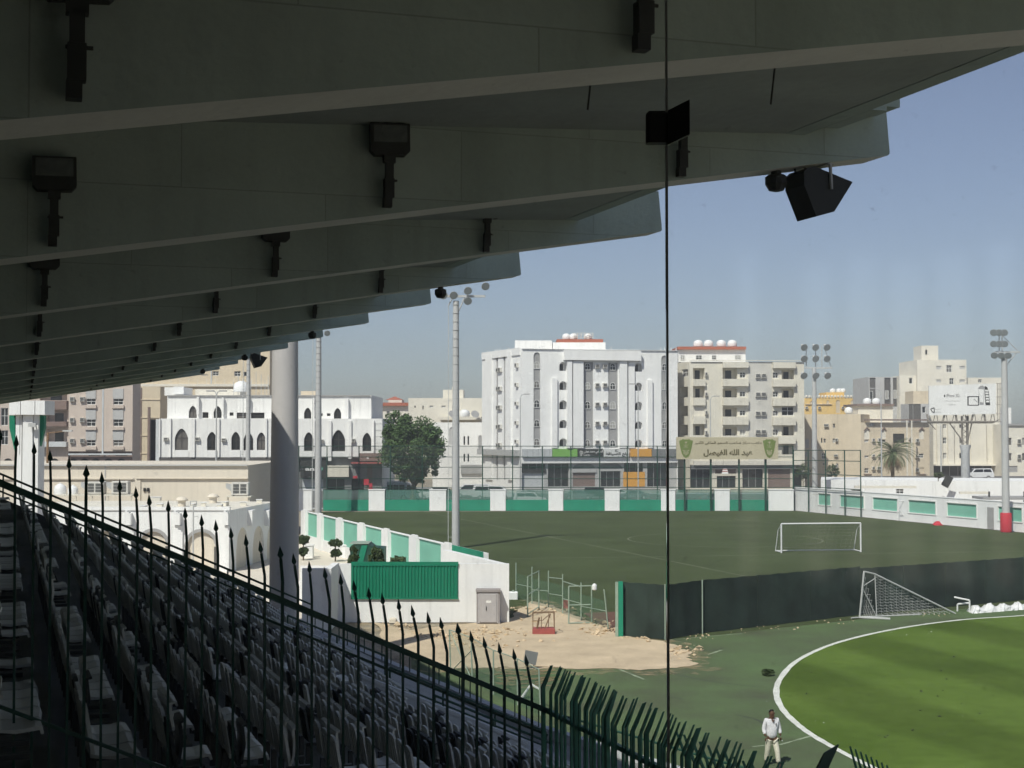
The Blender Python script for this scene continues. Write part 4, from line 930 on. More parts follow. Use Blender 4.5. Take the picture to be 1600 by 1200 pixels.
mound('red_bag', 'small red bag on the turf by the leaning goal frame', 'bag', [gnd(1458, 820.5), gnd(1462, 820.5), gnd(1467, 820.5), gnd(1472, 821)], [.1, .5, .45, .1], M['red'], .4)

# ------------------------------------------------------------------ floodlight masts
def lamp_cluster(par, base, rows, cols, dx, dz, m=1.0, face=(0.2, -1, -.5)):
    f = Vector(face).normalized(); 
    key = ('flood', round(m, 2), tuple(face))
    if key not in WC:
        mb = MB(); mb.tube((0, 0, 0), f * .35 * m, .12 * m, .33 * m, 10, 0); mb.tube(f * .351 * m, f * .36 * m, .30 * m, .30 * m, 10, 1); mb.tube(-f * .18 * m, Vector(), .13 * m, .13 * m, 8, 0); WC[key] = mb.mesh('lamp', [M['steel'], M['lamplens']])
    for r in range(rows):
        for c in range(cols): link('lamp', WC[key], par, base + Vector(((c - (cols - 1) / 2) * dx, 0, -r * dz)))
def mast(label, px, pyb, pytop, wpx, red=None, cage=False, lamps=None):
    b = gnd(px, pyb); h = at(px, pytop, b.y).z; r = wpx * b.y / F / 2
    o = thing('floodlight_mast', label, 'floodlight mast', tuple(b), 0, 'floodlight masts round the training pitch')
    part('pole', MB().lathe([(r * 1.12, 0), (r, h * .5), (r * .82, h)], 14), M['mastpaint'], o, smooth=True)
    if red: part('padding', MB().lathe([(r * 1.5, .05), (r * 1.6, .2), (r * 1.6, red - .1), (r * 1.45, red)], 14), M['red'], o, smooth=True)
    if cage:
        mb = MB(); x = -r - .35
        for s in (-.22, .22): mb.tube((x, s, .3), (x, s, h - .5), .025, None, 4)
        k = .6
        while k < h - .6: mb.tube((x, -.22, k), (x, .22, k), .018, None, 4); k += .4
        k = 1.
        while k < h - 1: mb.tube((x, 0, k), (-r * .8, 0, k), .02, None, 4); k += 3
        part('ladder', mb, M['steel'], o)
        mb = MB(); k = 1.2
        while k < h: mb.lathe([(r * 1.03, k), (r * 1.05, k + .015), (r * 1.03, k + .03)], 12); k += .75
        part('step_rings', mb, M['mastpaint'], o)
    return o, b, h, r
o, b, h, r = mast('slim floodlight mast with red padded foot by the far right corner', 1273.5, 800, 575, 8, 2.0)
part('crossarm', MB().box(-1.2, 2.3, -.1, .1, h - .1, h + .1).tube((-1, 0, h), (-1, 0, h + 3.0), .06).tube((.2, 0, h), (.2, 0, h + 3.0), .06).tube((1.0, 0, h), (1.0, 0, h + 2.8), .06).tube((1.2, 0, h + 3), (2.2, 0, h), .04), M['steel'], o)
lamp_cluster(o, Vector((0, -.2, h + 2.8)), 2, 3, 1.45, 1.45, 1.45); lamp_cluster(o, Vector((0, -.2, h - .8)), 1, 3, 1.5, 1, 1.45)
o, b, h, r = mast('tall floodlight mast with red padded foot at the right edge', 1572, 832, 553, 11, 2.0)
part('crossarm', MB().box(-.9, 1.6, -.1, .1, h + .1, h + .28).tube((-.5, 0, h), (-.5, 0, h + 2.3), .06).tube((-.1, .3, h), (-.1, .3, h + 2.3), .06).tube((-.5, 0, h + 2.2), (1.4, 0, h + .3), .04).tube((1.3, 0, h + .2), (.2, 0, h - 1.2), .05), M['steel'], o)
lamp_cluster(o, Vector((-.55, -.2, h + 2.3)), 2, 3, .55, 1.15, 1.15, (-.4, -1, -.5)); lamp_cluster(o, Vector((-.35, -.2, h)), 1, 3, .7, 1, 1.15, (-.4, -1, -.6))
o, b, h, r = mast('stout floodlight mast with a climbing ladder in the middle of the left touchline', 712, 857, 470, 11, None, True)
part('crossarm', MB().box(-1.0, 2.6, -.1, .1, h + .3, h + .5).tube((-.7, 0, h - .5), (-.2, 0, h + .5), .06).tube((.8, 0, h + .4), (.2, 0, h - 1.0), .06), M['steel'], o)
lamp_cluster(o, Vector((-.7, -.2, h + .6)), 1, 2, .9, 1, 1.15); lamp_cluster(o, Vector((1.0, -.2, h + 1.0)), 2, 1, 1, .9, 1.15); lamp_cluster(o, Vector((2.55, -.2, h + 1.4)), 1, 1, 1, 1, 1.15)
o, b, h, r = mast('pale floodlight mast right of the thick column', 497, 803, 524, 9.5, None, True)
lamp_cluster(o, Vector((.6, -.2, h + .4)), 1, 2, .9, 1, 1.2)
o, b, h, r = mast('thin floodlight mast left of the thick column', 387, 805, 556, 7, None, True)
lamp_cluster(o, Vector((.3, -.2, h + .3)), 1, 2, .9, 1, 1.2)
# ------------------------------------------------------------------ buildings
# white hotel-like block in the middle
hb = build('apartment_block', 'large white apartment block with arched windows above shopfronts', 'building', 815, 240); cv = (720, 500, 4)
ZT = 10.4 + 13.25
F0, F1 = FP(753, 257, 815, 240), FP(815, 240, 1059, 246)
rows = [(258,305),(378,425),(500,548),(622,668),(738,784)]
ops = [(455,497,202,798,'s','a'),(768,828,262,798,'s'),(922,982,266,798,'s'),(1253,1296,222,798,'s','a')]
for k, (a, b) in enumerate(((262,318),(383,437),(502,558),(625,675),(740,790))):
    ops.append((615,665,a,b,'d','a')); ops.append((1088,1135,a+8,b+5,'d','a'))
shops = [(372,530,858,930,'g','r'),(545,675,868,1040,'g'),(695,845,858,945,'x','a','shopgrey'),(700,840,955,1040,'x','r','brownband'),(860,1010,862,930,'x','a','shopgrey'),(875,1000,945,1040,'g'),(1020,1140,870,1040,'g'),(1165,1300,880,1040,'g'),(380,520,955,1040,'x','r','kerb')]
wall(hb, F1, 5.0, ZT, M['marble'], ops, cv)
F1s = F1.inset(.18)
for k, (a, b) in enumerate(rows):
    for x0, x1, dy in ((455,495,0),(772,812,9),(930,970,10),(1255,1294,11)):
        u0, u1, z0, z1 = uzs(F1, (x0 + 1, x1 - 1, a + dy, b + dy), cv); window(hb, F1, u0, u1, z0, z1, 'a', 'frame', 2, -.10)
wall(hb, F1.inset(.6), 0, 5.0, M['greywall'], [o for o in shops], cv, 'shopfront')
part('soffit', MB().prism([F1.P(0, 4.95, .0) - hb.location, F1.P(F1.L, 4.95, 0) - hb.location, F1.P(F1.L, 4.95, -.62) - hb.location, F1.P(0, 4.95, -.62) - hb.location], (0, 0, .04)), M['greywall'], hb)
for op, o_, nm in (((640,1118,190,256),.9,'portico_beam'),((697,762,257,800),.55,'pilaster'),((988,1035,257,800),.55,'pilaster'),((660,690,257,800),.7,'pilaster'),((1045,1085,257,800),.3,'pilaster'),((568,600,364,800),.4,'pilaster'),((1165,1195,376,800),.4,'pilaster'),((380,1356,180,190),.25,'cornice')):
    fbox(hb, F1, op, cv, o_, M['marble'], nm)
acs(hb, F1, [(x, x + 25, y, y + 24) for x in (838, 886) for y in (276, 394, 514, 633, 751)], cv)
for k, (x0, x1, m_) in enumerate(((380,567,'kerb'),(567,725,'lime'),(728,885,'ink'),(887,1045,'billboard'),(1057,1188,'orange'),(1190,1356,'shopgrey'))):
    fbox(hb, F1, (x0 + 1, x1 - 1, 806, 853), cv, .5, M[m_], 'shop_sign')
for x in (410, 445, 480, 515, 550):
    fbox(hb, F1, (x, x + 2, 806, 853), cv, .53, M['greystrip'], 'sign_joint')
u = uzs(F1, (765,882,812,836), cv); text(shape('المحامي محمد عوض'), u[1]-u[0], (u[3]-u[2]), M['frame'], hb, F1.P((u[0]+u[1])/2, (u[2]+u[3])/2, .53) - hb.location, F1.rz, .03)
u = uzs(F1, (762,800,840,850), cv); text('LAWYER', u[1]-u[0], (u[3]-u[2]), M['frame'], hb, F1.P((u[0]+u[1])/2, (u[2]+u[3])/2, .53) - hb.location, F1.rz, .02)
u = uzs(F1, (735,758,815,850), cv); mb = MB(); c = F1.P((u[0]+u[1])/2, (u[2]+u[3])/2, .53) - hb.location; w = (u[1]-u[0])/2; h = (u[3]-u[2])/2
mb.box(c.x-.05, c.x+.05, c.y-.02, c.y, c.z-h, c.z+h); mb.box(c.x-w, c.x+w, c.y-.02, c.y, c.z+h*.6, c.z+h*.75); mb.box(c.x-w*.6, c.x+w*.6, c.y-.02, c.y, c.z-h, c.z-h*.85)
for s in (-1, 1): mb.box(c.x+s*w*.8-w*.35, c.x+s*w*.8+w*.35, c.y-.02, c.y, c.z-h*.35, c.z-h*.15); mb.tube((c.x+s*w*.8, c.y-.01, c.z+h*.6), (c.x+s*w*.8-w*.3, c.y-.01, c.z-h*.2), .03, None, 4); mb.tube((c.x+s*w*.8, c.y-.01, c.z+h*.6), (c.x+s*w*.8+w*.3, c.y-.01, c.z-h*.2), .03, None, 4)
part('scales_emblem', mb, M['frame'], hb)
u = uzs(F1, (900,1040,828,850), cv); text(shape('ولع الضيافة'), u[1]-u[0], (u[3]-u[2])*1.15, M['ink'], hb, F1.P((u[0]+u[1])/2, (u[2]+u[3])/2, .53) - hb.location, F1.rz, .04)
u = uzs(F1, (958,978,808,824), cv); text(shape('ح'), u[1]-u[0], (u[3]-u[2]), M['ink'], hb, F1.P((u[0]+u[1])/2, (u[2]+u[3])/2, .53) - hb.location, F1.rz, .04)
Fi = F1.inset(.6); u = uzs(Fi, (376,524,932,952), cv); fbox(hb, Fi, (372,530,930,954), cv, .2, M['ink'], 'shop_sign'); fbox(hb, Fi, (695,845,930,952), cv, .2, M['greywall'], 'shop_sign'); fbox(hb, Fi, (1015,1150,950,1040), cv, .06, M['orange'], 'shop_sign')
wall(hb, F0, 0, ZT, M['marble'], [(218,232,225,1000,'s'),(265,278,218,1000,'s')], cv)
acs(hb, F0, [(234,246,y,y+22) for y in (300,418,535,655,770)] + [(247,259,y,y+22) for y in (298,416,533,653,768)] + [(350,362,y,y+20) for y in (272,392,510,630,748)], cv)
fbox(hb, F0, (300,322,200,1000), cv, .35, M['marble'], 'pilaster'); fbox(hb, F0, (160,200,220,1000), cv, .25, M['marble'], 'pilaster')
fbox(hb, F0, (135,372,805,850), cv, 1.0, M['greywall'], 'canopy')
shell(hb, [F0, F1], ZT, 22, M['marble'])
fbox(hb, F0, (136,372,205,218), cv, .2, M['marble'], 'cornice')
boxpx(hb, 720 + 338/4, 720 + 570/4, 532, 546, 254, 6, M['white'], 'penthouse'); boxpx(hb, 720 + 575/4, 720 + 905/4, 535, 548, 253, 8, M['white'], 'penthouse')
boxpx(hb, 720 + 600/4, 720 + 890/4, 530, 535, 256, 7, M['redroof'], 'penthouse_roof')
for x in (660, 705, 795): tank(hb, 720 + x/4, 530, 258, 13)
mb = MB(); L = hb.location
for x in (706, 730, 752, 775, 800, 826): p = at(720 + x/4, 530, 257) - L; mb.tube(p, p + Vector((0, 0, 1.15)), .05, None, 4)
for y in (520.5, 523.5, 527): mb.tube(at(720 + 706/4, y, 257) - L, at(720 + 826/4, y, 257) - L, .04, None, 4)
part('roof_railing', mb, M['cream2'], hb)
mb = MB()
for x in (168,215,228,245,300,455,490,520,610,940,1250,1275,1315,1345): p = F1.P(max(.3, F1.uz(720 + x/4, 540)[0]), ZT) - L if x > 382 else F0.P(F0.uz(720 + x/4, 548)[0], ZT) - L; mb.tube(p, p + Vector((0, 0, .55)), .07, None, 5)
part('roof_lamps', mb, M['tank'], hb)

# cream apartment block with balconies
cb = build('apartment_block', 'cream apartment block with balconies behind the beige sign board', 'building', 1078, 246); cv = (1000, 500, 4)
C0, C1 = FP(1058, 252, 1078, 246), FP(1078, 246, 1257, 248); ZC = 10.4 + (672 - 565) / F * 246
ops = []
for a, b in ((300,370),(415,485),(652,720)): ops.append((332,404,a,b,'d'))
for a, b in ((302,368),(430,484),(548,604),(672,722)): ops.append((516,608,a,b,'d'))
for a, b in ((325,362),(445,480),(565,598),(682,720)): ops += [(624,660,a,b), (830,864,a+2,b+2)]
for a, b in ((312,370),(430,486),(655,722),(772,840)): ops.append((886,964,a,b,'d'))
ops += [(886,962,541,598,'w'), (335,404,536,600,'x','r','cream2')]
ops += [(300,440,905,1050,'g'),(470,600,905,960,'x','r','brownband'),(480,600,975,1050,'g'),(640,770,930,1050,'g'),(800,940,930,1050,'x','r','brownband'),(960,1015,900,1050,'g')]
wall(cb, C1, 0, ZC, M['cream'], ops, cv); wall(cb, C0, 0, ZC, M['cream'], [(250,300,a,b,'d') for a, b in ((420,482),(538,600),(655,722))] + [(262,300,310,352)], cv)
shell(cb, [C0, C1], ZC, 18, M['cream'])
fbox(cb, C1, (676,826,266,905), cv, .06, M['creamgrey'], 'centre_strip')
for a, b in ((262,299),(369,414),(485,534),(605,655),(722,770)):
    fbox(cb, C1, (514,672,a,b), cv, .75, M['cream'], 'balcony_parapet'); fbox(cb, C1, (826,966,a+3,b+3), cv, .75, M['cream'], 'balcony_parapet')
for a, b in ((371,413),(486,534),(602,650)): fbox(cb, C1, (330,406,a,b), cv, .5, M['cream'], 'balcony_parapet')
fbox(cb, C1, (310,1028,250,257), cv, .35, M['cream2'], 'cornice'); fbox(cb, C1, (330,1000,880,905), cv, .9, M['cream2'], 'canopy'); fbox(cb, C1, (318,1010,906,930), cv, .5, M['shopgrey'], 'shop_fascia')
acs(cb, C1, [(x, x + 28, y, y + 26) for x in (720, 756) for y in (336, 452, 571, 686)] + [(405,418,y,y+24) for y in (325,450,565,690)], cv)
boxpx(cb, 1060, 1165, 546, 566, 252, 9, M['white'], 'penthouse'); boxpx(cb, 1059, 1166, 541.5, 546, 251.4, 10, M['redroof'], 'penthouse_roof')
for x in (1091, 1107, 1127, 1144): tank(cb, x, 541.5, 255, 15)
Fp = FP(1060, 251.95, 1165, 251.95)
for x0, x1 in ((1087,1097),(1063,1070),(1112,1119),(1148,1158)): u = uzs(Fp, (x0, x1, 555, 562), (0,0,1)); window(cb, Fp, u[0], u[1], u[2], u[3], 'r', 'frame', 2, .01)

# white two-storey arched building on the left
ab = build('arched_building', 'long white building with pointed arch windows and dark shop signs', 'building', 400, 210)
A1 = FP(249, 210, 597.5, 210); A2 = FP(261, 213, 580, 213); z1, z2 = 12.04, 15.45; c8 = (230, 600, 8)
def c6(x0, x1, y0, y1, *r): return (1600 + (x0 / 6 - 0) * 8, 1600 + (x1 / 6) * 8, y0 / 6 * 8, y1 / 6 * 8) + r
lo = [(345,510,557,825),(748,868,598,828),(1052,1160,598,825),(1205,1325,605,828),(1370,1480,605,825),(1700,1790,605,825)]
ops = [o + ('w', 'p', 'framed') for o in lo] + [c6(*o) + ('w', 'p', 'framed') for o in ((270,358,452,628),(530,655,430,630),(818,900,458,630))]
wall(ab, A1, 6.56, z1, M['white'], ops, c8, depth=.35)
acs(ab, A1, [(212,265,668,702),(605,660,668,708),(935,985,680,712), c6(422,455,518,545), c6(718,752,515,545)], c8)
for op in ((150,165,432,915),(545,598,432,915),(292,300,432,915),(890,906,432,915),(1480,1500,432,915), c6(690,716,345,700), c6(500,528,345,720), c6(362,372,340,700), c6(922,930,345,640)): fbox(ab, A1, op, c8, .3, M['white'], 'pilaster')
for k in range(5): fbox(ab, A1, c6(931,1003,425 + k*60 - 55, 427 + k*60 - 55), c8, .05, M['kerb'], 'wall_groove')
for x0, x1, y in ((345,515,826),(748,868,829),(1052,1160,826)): fbox(ab, A1, (x0 - 6, x1 + 6, y, y + 88), c8, .12, M['white'], 'window_apron')
ops = [(520,620,272,425,'w','p','framed'),(830,930,277,425,'w','p','framed'),(690,765,352,425,'w','r','framed'),(1030,1078,355,397,'x','r','dark'),(1118,1290,357,430,'w','r','framed'),(1295,1465,357,430,'w','r','framed')] + [c6(*o) + ('w','p','framed') for o in ((270,338,222,332),(550,618,225,335))] + [c6(*o) + ('x','r','dark') for o in ((425,445,275,300),(485,518,275,300))]
wall(ab, A2, z1 - .05, z2, M['white'], ops, c8, depth=.35)
for op in ((630,655,160,380),(945,965,170,390), c6(655,690,140,335), c6(362,372,130,330), (1280,1290,160,350)): fbox(ab, A2, op, c8, .7, M['white'], 'pilaster')
fbox(ab, A2, (250,2790,140,152), c8, .25, M['greystrip'], 'cornice')
shell(ab, [A1], z1, 22, M['white'], z0=0); shell(ab, [A2], z2, 19, M['white'], z0=z1)
A3 = FP(252, 210.8, 597, 210.8)
wall(ab, A3, 0, 6.56, M['shopgrey'], [c6(490,650,885,1000,'g'), c6(715,830,890,1000,'g'), c6(250,450,885,1000,'x','r','kerb'), (1290,1500,1040,1300,'g'), (300,1200,1040,1300,'g'), c6(860,910,760,1000,'x','r','brownband')], c8, 'shopfront')
part('soffit', MB().prism([A1.P(0, 6.5) - ab.location, A1.P(A1.L, 6.5) - ab.location, A1.P(A1.L, 6.5, -.9) - ab.location, A1.P(0, 6.5, -.9) - ab.location], (0, 0, .05)), M['greywall'], ab)
fbox(ab, A1, (125,1900,918,990), c8, .12, M['darkstrip'], 'shop_fascia', .6); fbox(ab, A1, c6(240,484,716,880), c8, .3, M['ink'], 'shop_sign', .6); fbox(ab, A1, c6(790,1000,648,722), c8, .25, M['brownband'], 'shop_sign'); fbox(ab, A1, c6(720,1028,732,745), c8, 1.6, M['redpaint'], 'awning', .6)
fbox(ab, A1, c6(490,690,765,870), c8, .1, M['cream'], 'shop_fascia', .7); fbox(ab, A1, c6(835,882,890,945), c8, .7, M['red'], 'banner', -.5); fbox(ab, A1, c6(735,775,860,888), c8, .7, M['red'], 'banner', -.5); fbox(ab, A1, c6(885,915,930,985), c8, .7, M['red'], 'banner', -.5)
def ftext(b, Fc, op, cv, s, m, out, bold=.03):
    u = uzs(Fc, op, cv); text(s, u[1]-u[0], u[3]-u[2], m, b, Fc.P((u[0]+u[1])/2, (u[2]+u[3])/2, out) - b.location, Fc.rz, bold)
ftext(ab, A1, (705,935,952,986), c8, 'restaurant', M['frame'], .14); ftext(ab, A1, (1205,1425,962,990), c8, shape('مكتبة الأسرة') if False else shape('حكاية الريم') if False else shape('دولة القلم') if False else shape('مركز الأمل'), M['frame'], .14); ftext(ab, A1, c6(284,420,778,812), c8, 'anb', M['frame'], .32)
u = uzs(A1, c6(428,450,778,812), c8); q = A1.P(0, 0, .32) - ab.location; mb = MB()
mb.tube((q.x + u[0], q.y, u[3]), (q.x + u[1], q.y, (u[2]+u[3])/2), .12, None, 4).tube((q.x + u[1], q.y, (u[2]+u[3])/2), (q.x + u[0], q.y, u[2]), .12, None, 4); part('chevron', mb, M['teal'], ab)
ftext(ab, A1, c6(858,880,680,702), c8, shape('سد') if False else 'S', M['frame'], .27)
boxpx(ab, 257, 287, 605, 618, 216, 6, M['white'], 'stair_box'); boxpx(ab, 271, 287, 604, 616, 215.5, .4, M['tank'], 'roof_box'); boxpx(ab, 305, 375, 608, 619, 222, 5, M['cream2'], 'roof_room')
tank(ab, 377, 612, 218, 24); boxpx(ab, 470, 493, 611, 619, 222, 5, M['beige'], 'roof_room')
mb = MB()
for x in (365, 372, 380, 392, 400, 408, 414, 419): p = at(x, 620, 219) - ab.location; mb.tube(p, p + Vector((0, 0, random.uniform(1.5, 4.5))), .05, None, 4)
part('roof_poles', mb, M['steel'], ab)
dsh = build('service_shaft', 'dark narrow shaft and vertical pipe at the left end of the arched building', 'shaft', 238, 211); boxpx(dsh, 230, 234, 636, 722, 210, .5, M['brownband'], 'pipe'); boxpx(dsh, 234.3, 242.5, 655, 720, 211, 3, M['dark'], 'recess'); boxpx(dsh, 243, 249, 655, 722, 210.5, 1, M['kerb'], 'corner')

# pinkish apartment block far left
pb_ = build('apartment_block', 'pinkish beige apartment block with shuttered windows at far left', 'building', 100, 240); cv = (0, 560, 4)
Pp, Pl = FP(107, 236, 207, 236), FP(-90, 241, 107.2, 241); ZP = 10.4 + (672 - 596) / F * 240
ops = []
for x0, x1 in ((540,598),(708,770)):
    for a, b in ((190,290),(320,425),(448,548)): ops.append((x0, x1, a + 60, b)); 
wall(pb_, Pp, 7.0, ZP, M['pinkish'], ops, cv); wall(pb_, Pp.inset(.4), 0, 7.0, M['brownband'], [(x, x + 55, 625, 700, 'x', 'a', 'dark') for x in (430, 500, 570, 650, 730)], cv, 'ground_floor')
for x0, x1 in ((540,598),(708,770)):
    for a, b in ((190,290),(320,425),(448,548)):
        fbox(pb_, Pp, (x0 - 2, x1 + 2, a, a + 62), cv, .12, M['greywall'], 'shutter'); fbox(pb_, Pp, (x0 - 6, x1 + 6, b + 2, b + 22), cv, .35, M['pinkish'], 'window_sill')
acs(pb_, Pp, [(x, x + 28, y, y + 28) for x in (440, 503) for y in (240, 370, 500)], cv); fbox(pb_, Pp, (640,646,180,600), cv, .08, M['kerb'], 'downpipe'); fbox(pb_, Pp, (428,828,594,604), cv, .2, M['kerb'], 'band')
ops = [(5,50,310,420),(5,50,450,540)] + [(290,420,a,b,'d') for a, b in ((330,395),(440,520))] + [(250,420,220,262,'d')] + [(x, x + 60, 625, 700, 'x', 'a', 'dark') for x in (20, 120, 220, 310)]
wall(pb_, Pl, 0, ZP, M['pinkish'], ops, cv); fbox(pb_, Pl, (-300,425,600,700), cv, .1, M['brownband'], 'ground_floor_band') if False else None
for a, b in ((265,320),(395,425),(520,552)): fbox(pb_, Pl, (250,428,a,b), cv, 1.2, M['brownband'] if a != 520 else M['kerb'], 'balcony_parapet')
shell(pb_, [Pl], ZP, 14, M['pinkish']); shell(pb_, [Pp], ZP, 5, M['pinkish'])
# beige block behind it
eb = build('apartment_block', 'tall plain sandy block rising behind the white arched building', 'building', 300, 262)
E1 = FP(206, 262, 250, 262); ZE = 10.4 + (672 - 604) / F * 262
wall(eb, E1, 0, ZE, M['beige2'], [(207,212,620,640),(207,212,660,690)], (0,0,1)); shell(eb, [E1], ZE, 14, M['beige2'])
for y in (624, 652, 680, 708): fbox(eb, E1, (206,250,y,y+1.2), (0,0,1), .12, M['beige'], 'band')
fbox(eb, E1, (219,221,606,722), (0,0,1), .1, M['brownband'], 'downpipe')
E2 = FP(214, 282, 421, 282); ZE2 = 10.4 + (672 - 545) / F * 282
wall(eb, E2, 0, ZE2, M['beige2'], [(332,342,580,587),(366,376,580,588),(381,386,581,588),(315,325,585,587)], (0,0,1)); shell(eb, [E2], ZE2, 12, M['beige2'])
fbox(eb, E2, (221,420,600,604), (0,0,1), .4, M['cream2'], 'parapet'); fbox(eb, E2, (329.5,331,566,601), (0,0,1), .1, M['kerb'], 'downpipe')
mb = MB()
for x in range(225, 400, 14): p = at(x, 600, 280) - eb.location; mb.tube(p, p + Vector((0, 0, 1.0)), .06, None, 4)
part('parapet_posts', mb, M['cream2'], eb)
# distant blocks between the arched building and the white block
fb_ = build('house', 'distant beige house with red tiled roofs left of the tree', 'house', 610, 360)
Fh = FP(580, 360, 638, 360); wall(fb_, Fh, 0, zat(634, 360), M['cream2'], [(604,609,642,646)], (0,0,1)); shell(fb_, [Fh], zat(634, 360), 15, M['cream2']); boxpx(fb_, 580, 638, 629, 634, 359, 10, M['redroof'], 'roof_band'); boxpx(fb_, 607, 628, 625, 630, 364, 8, M['cream2'], 'turret')
p = at(617, 625, 368); mb = MB(); w = 2.2; mb.add([(-w,-w,0),(w,-w,0),(w,w,0),(-w,w,0),(0,0,.9)], [(0,1,4),(1,2,4),(2,3,4),(3,0,4)]); part('turret_roof', mb, M['redroof'], fb_, p - fb_.location)
gb_ = build('apartment_block', 'stepped pale cream block behind the tree and ladder mast', 'building', 690, 310); cv = (360, 560, 4)
G1 = FP(638, 310, 760, 310); ZG = zat(622, 310)
wall(gb_, G1, 0, ZG, M['cream2'], [(1150,1158,295,310),(1200,1208,295,320),(1245,1268,295,308),(1320,1345,295,308),(1330,1350,500,530),(1330,1350,600,630),(1370,1395,500,530),(1370,1395,600,630),(1330,1350,700,720)], cv); shell(gb_, [G1], ZG, 15, M['cream2'])
boxpx(gb_, 692, 724, 609, 623, 313, 8, M['cream2'], 'stair_box'); boxpx(gb_, 706, 713, 604, 610, 314, 4, M['cream2'], 'stair_top'); boxpx(gb_, 686, 752, 651, 656, 305, 5, M['cream2'], 'terrace')
for x in (706, 741): mb = MB().lathe([(.05, 0), (.5, .25), (.85, .7), (.9, .72)], 12); oo = part('satellite_dish', mb, M['greystrip'], gb_, at(x, 650, 304) - gb_.location, smooth=True); oo.rotation_euler = (.9, .5, 0)
tank(gb_, 726, 651, 306, 16)
mq = build('arched_house', 'small white house with slit windows beside the large white block', 'house', 725, 262); cv = (360, 560, 4)
Q1 = FP(676, 264, 757, 264); ZQ = zat(660, 264)
wall(mq, Q1, 0, ZQ, M['white'], [(1457,1467,485,540,'x','a','dark'),(1482,1492,485,540,'x','a','dark'),(1457,1467,595,645,'x','a','dark'),(1482,1492,595,645,'x','a','dark'),(1368,1400,430,540,'x','a','greywall'),(1550,1572,480,600,'x','a','greystrip')], cv); shell(mq, [Q1], ZQ, 8, M['white'])
fbox(mq, Q1, (1440,1600,665,720), cv, .5, M['greystrip'], 'awning')

# right: yellow house, sandy blocks, stepped cream tower
yb = build('house', 'yellow ochre house with arched windows and roof tanks', 'house', 1310, 335); cv = (1250, 600, 7.5)
Y1 = FP(1252, 335, 1358, 335); wall(yb, Y1, 0, zat(622, 335), M['yellow'], [(420,472,188,340,'x','a','beige'),(592,645,188,300,'x','a','beige'),(115,150,200,235,'x','p','beige'),(310,345,188,235,'x','p','beige')], cv); shell(yb, [Y1], zat(622, 335), 12, M['yellow'])
acs(yb, Y1, [(60,90,265,290),(135,165,265,290),(210,240,262,290),(485,515,262,290),(560,590,262,290)], cv)
boxpx(yb, 1291, 1319, 613, 623, 340, 8, M['yellow'], 'stair_box')
for x in (1301, 1311, 1317): tank(yb, x, 613, 342, 9)
fbox(yb, Y1, (60,370,232,240), cv, .3, M['beige'], 'band')
mb = MB()
for x in range(1260, 1358, 5): p = at(x, 622, 335) - yb.location; mb.lathe([(.05, 0), (.3, .2), (.3, .5), (.05, .7)], 6, p)
part('parapet_knobs', mb, M['cream2'], yb)
sb = build('apartment_block', 'sandy apartment block with pointed niches behind the palm', 'building', 1350, 258); cv = (1250, 600, 7.5)
S1, S2 = FP(1256, 262, 1345, 258), FP(1345, 258, 1452, 260); ZS = zat(647, 258)
ops = [(60,105,640,750,'x','a','greywall'),(130,165,640,750,'x','a','greywall'),(60,105,790,850,'x','a','greywall'),(385,410,465,515),(380,410,640,690),(275,300,640,690),(245,262,630,690),(250,300,810,880),(420,450,930,985)]
wall(sb, S1, 0, ZS, M['beige'], ops, cv); fbox(sb, S1, (45,240,628,1100), cv, .1, M['white'], 'white_bay') if False else None
ops = [(750,818,515,645,'x','p','cream2'),(958,1010,515,645,'x','p','cream2'),(755,805,650,682),(962,1005,650,682),(755,805,838,865),(755,805,985,1045),(1090,1225,582,690,'x','r','dark'),(1395,1455,522,645,'x','p','cream2'),(1395,1450,815,868),(1390,1455,980,1045,'x','r','beige'),(565,660,455,485,'x','r','greystrip'),(815,875,458,490)]
wall(sb, S2, 0, zat(660, 258), M['beige'], ops, cv); shell(sb, [S1], ZS, 12, M['beige']); shell(sb, [S2], zat(660, 258), 12, M['beige'])
acs(sb, S2, [(835,870,635,670),(905,940,635,675),(835,870,825,850),(910,945,825,850),(835,870,965,1000),(895,940,965,1000),(1350,1385,640,680),(1350,1385,838,862),(1350,1385,985,1030),(1270,1295,625,645)], cv); acs(sb, S1, [(285,340,465,500),(415,450,635,670),(400,450,820,850),(405,450,945,985),(270,300,925,950)], cv)
for op in ((548,1065,412,432),): fbox(sb, S2, (750,1480,412,430), cv, .8, M['brownband'], 'cornice')
fbox(sb, S2, (748,832,1053,1062), cv, .3, M['brownband'], 'sill'); fbox(sb, S2, (1390,1475,1053,1060), cv, .3, M['brownband'], 'sill')
for x0, x1 in ((750,818),(958,1010),(1395,1455)):
    u = uzs(S2, (x0, x1, 512, 545), cv); mb = MB(); q = [S2.P(u[0], u[2], .03), S2.P((u[0]+u[1])/2, u[3], .03), S2.P(u[1], u[2], .03)]; mb.path([v - sb.location for v in q], .14, 4); part('niche_hood', mb, M['brownband'], sb)
boxpx(sb, 1341, 1395, 632, 662, 266, 10, M['cream2'], 'penthouse'); boxpx(sb, 1339, 1397, 631, 634, 265.5, 11, M['brownband'], 'penthouse_roof')
for x in (1355, 1369): tank(sb, x, 631, 268, 13)
tank(sb, 1326, 645, 262, 13)
for x in (1417, 1424.5): boxpx(sb, x, x + 1, 657, 748, 256, .2, M['cream2'], 'downpipe')
tb = build('apartment_tower', 'stepped pale cream tower with dark stone strips behind the billboard', 'building', 1450, 300); cv = (1240, 480, 4.4444)
T1 = FP(1358, 300, 1406, 300); zt1 = zat(589, 300)
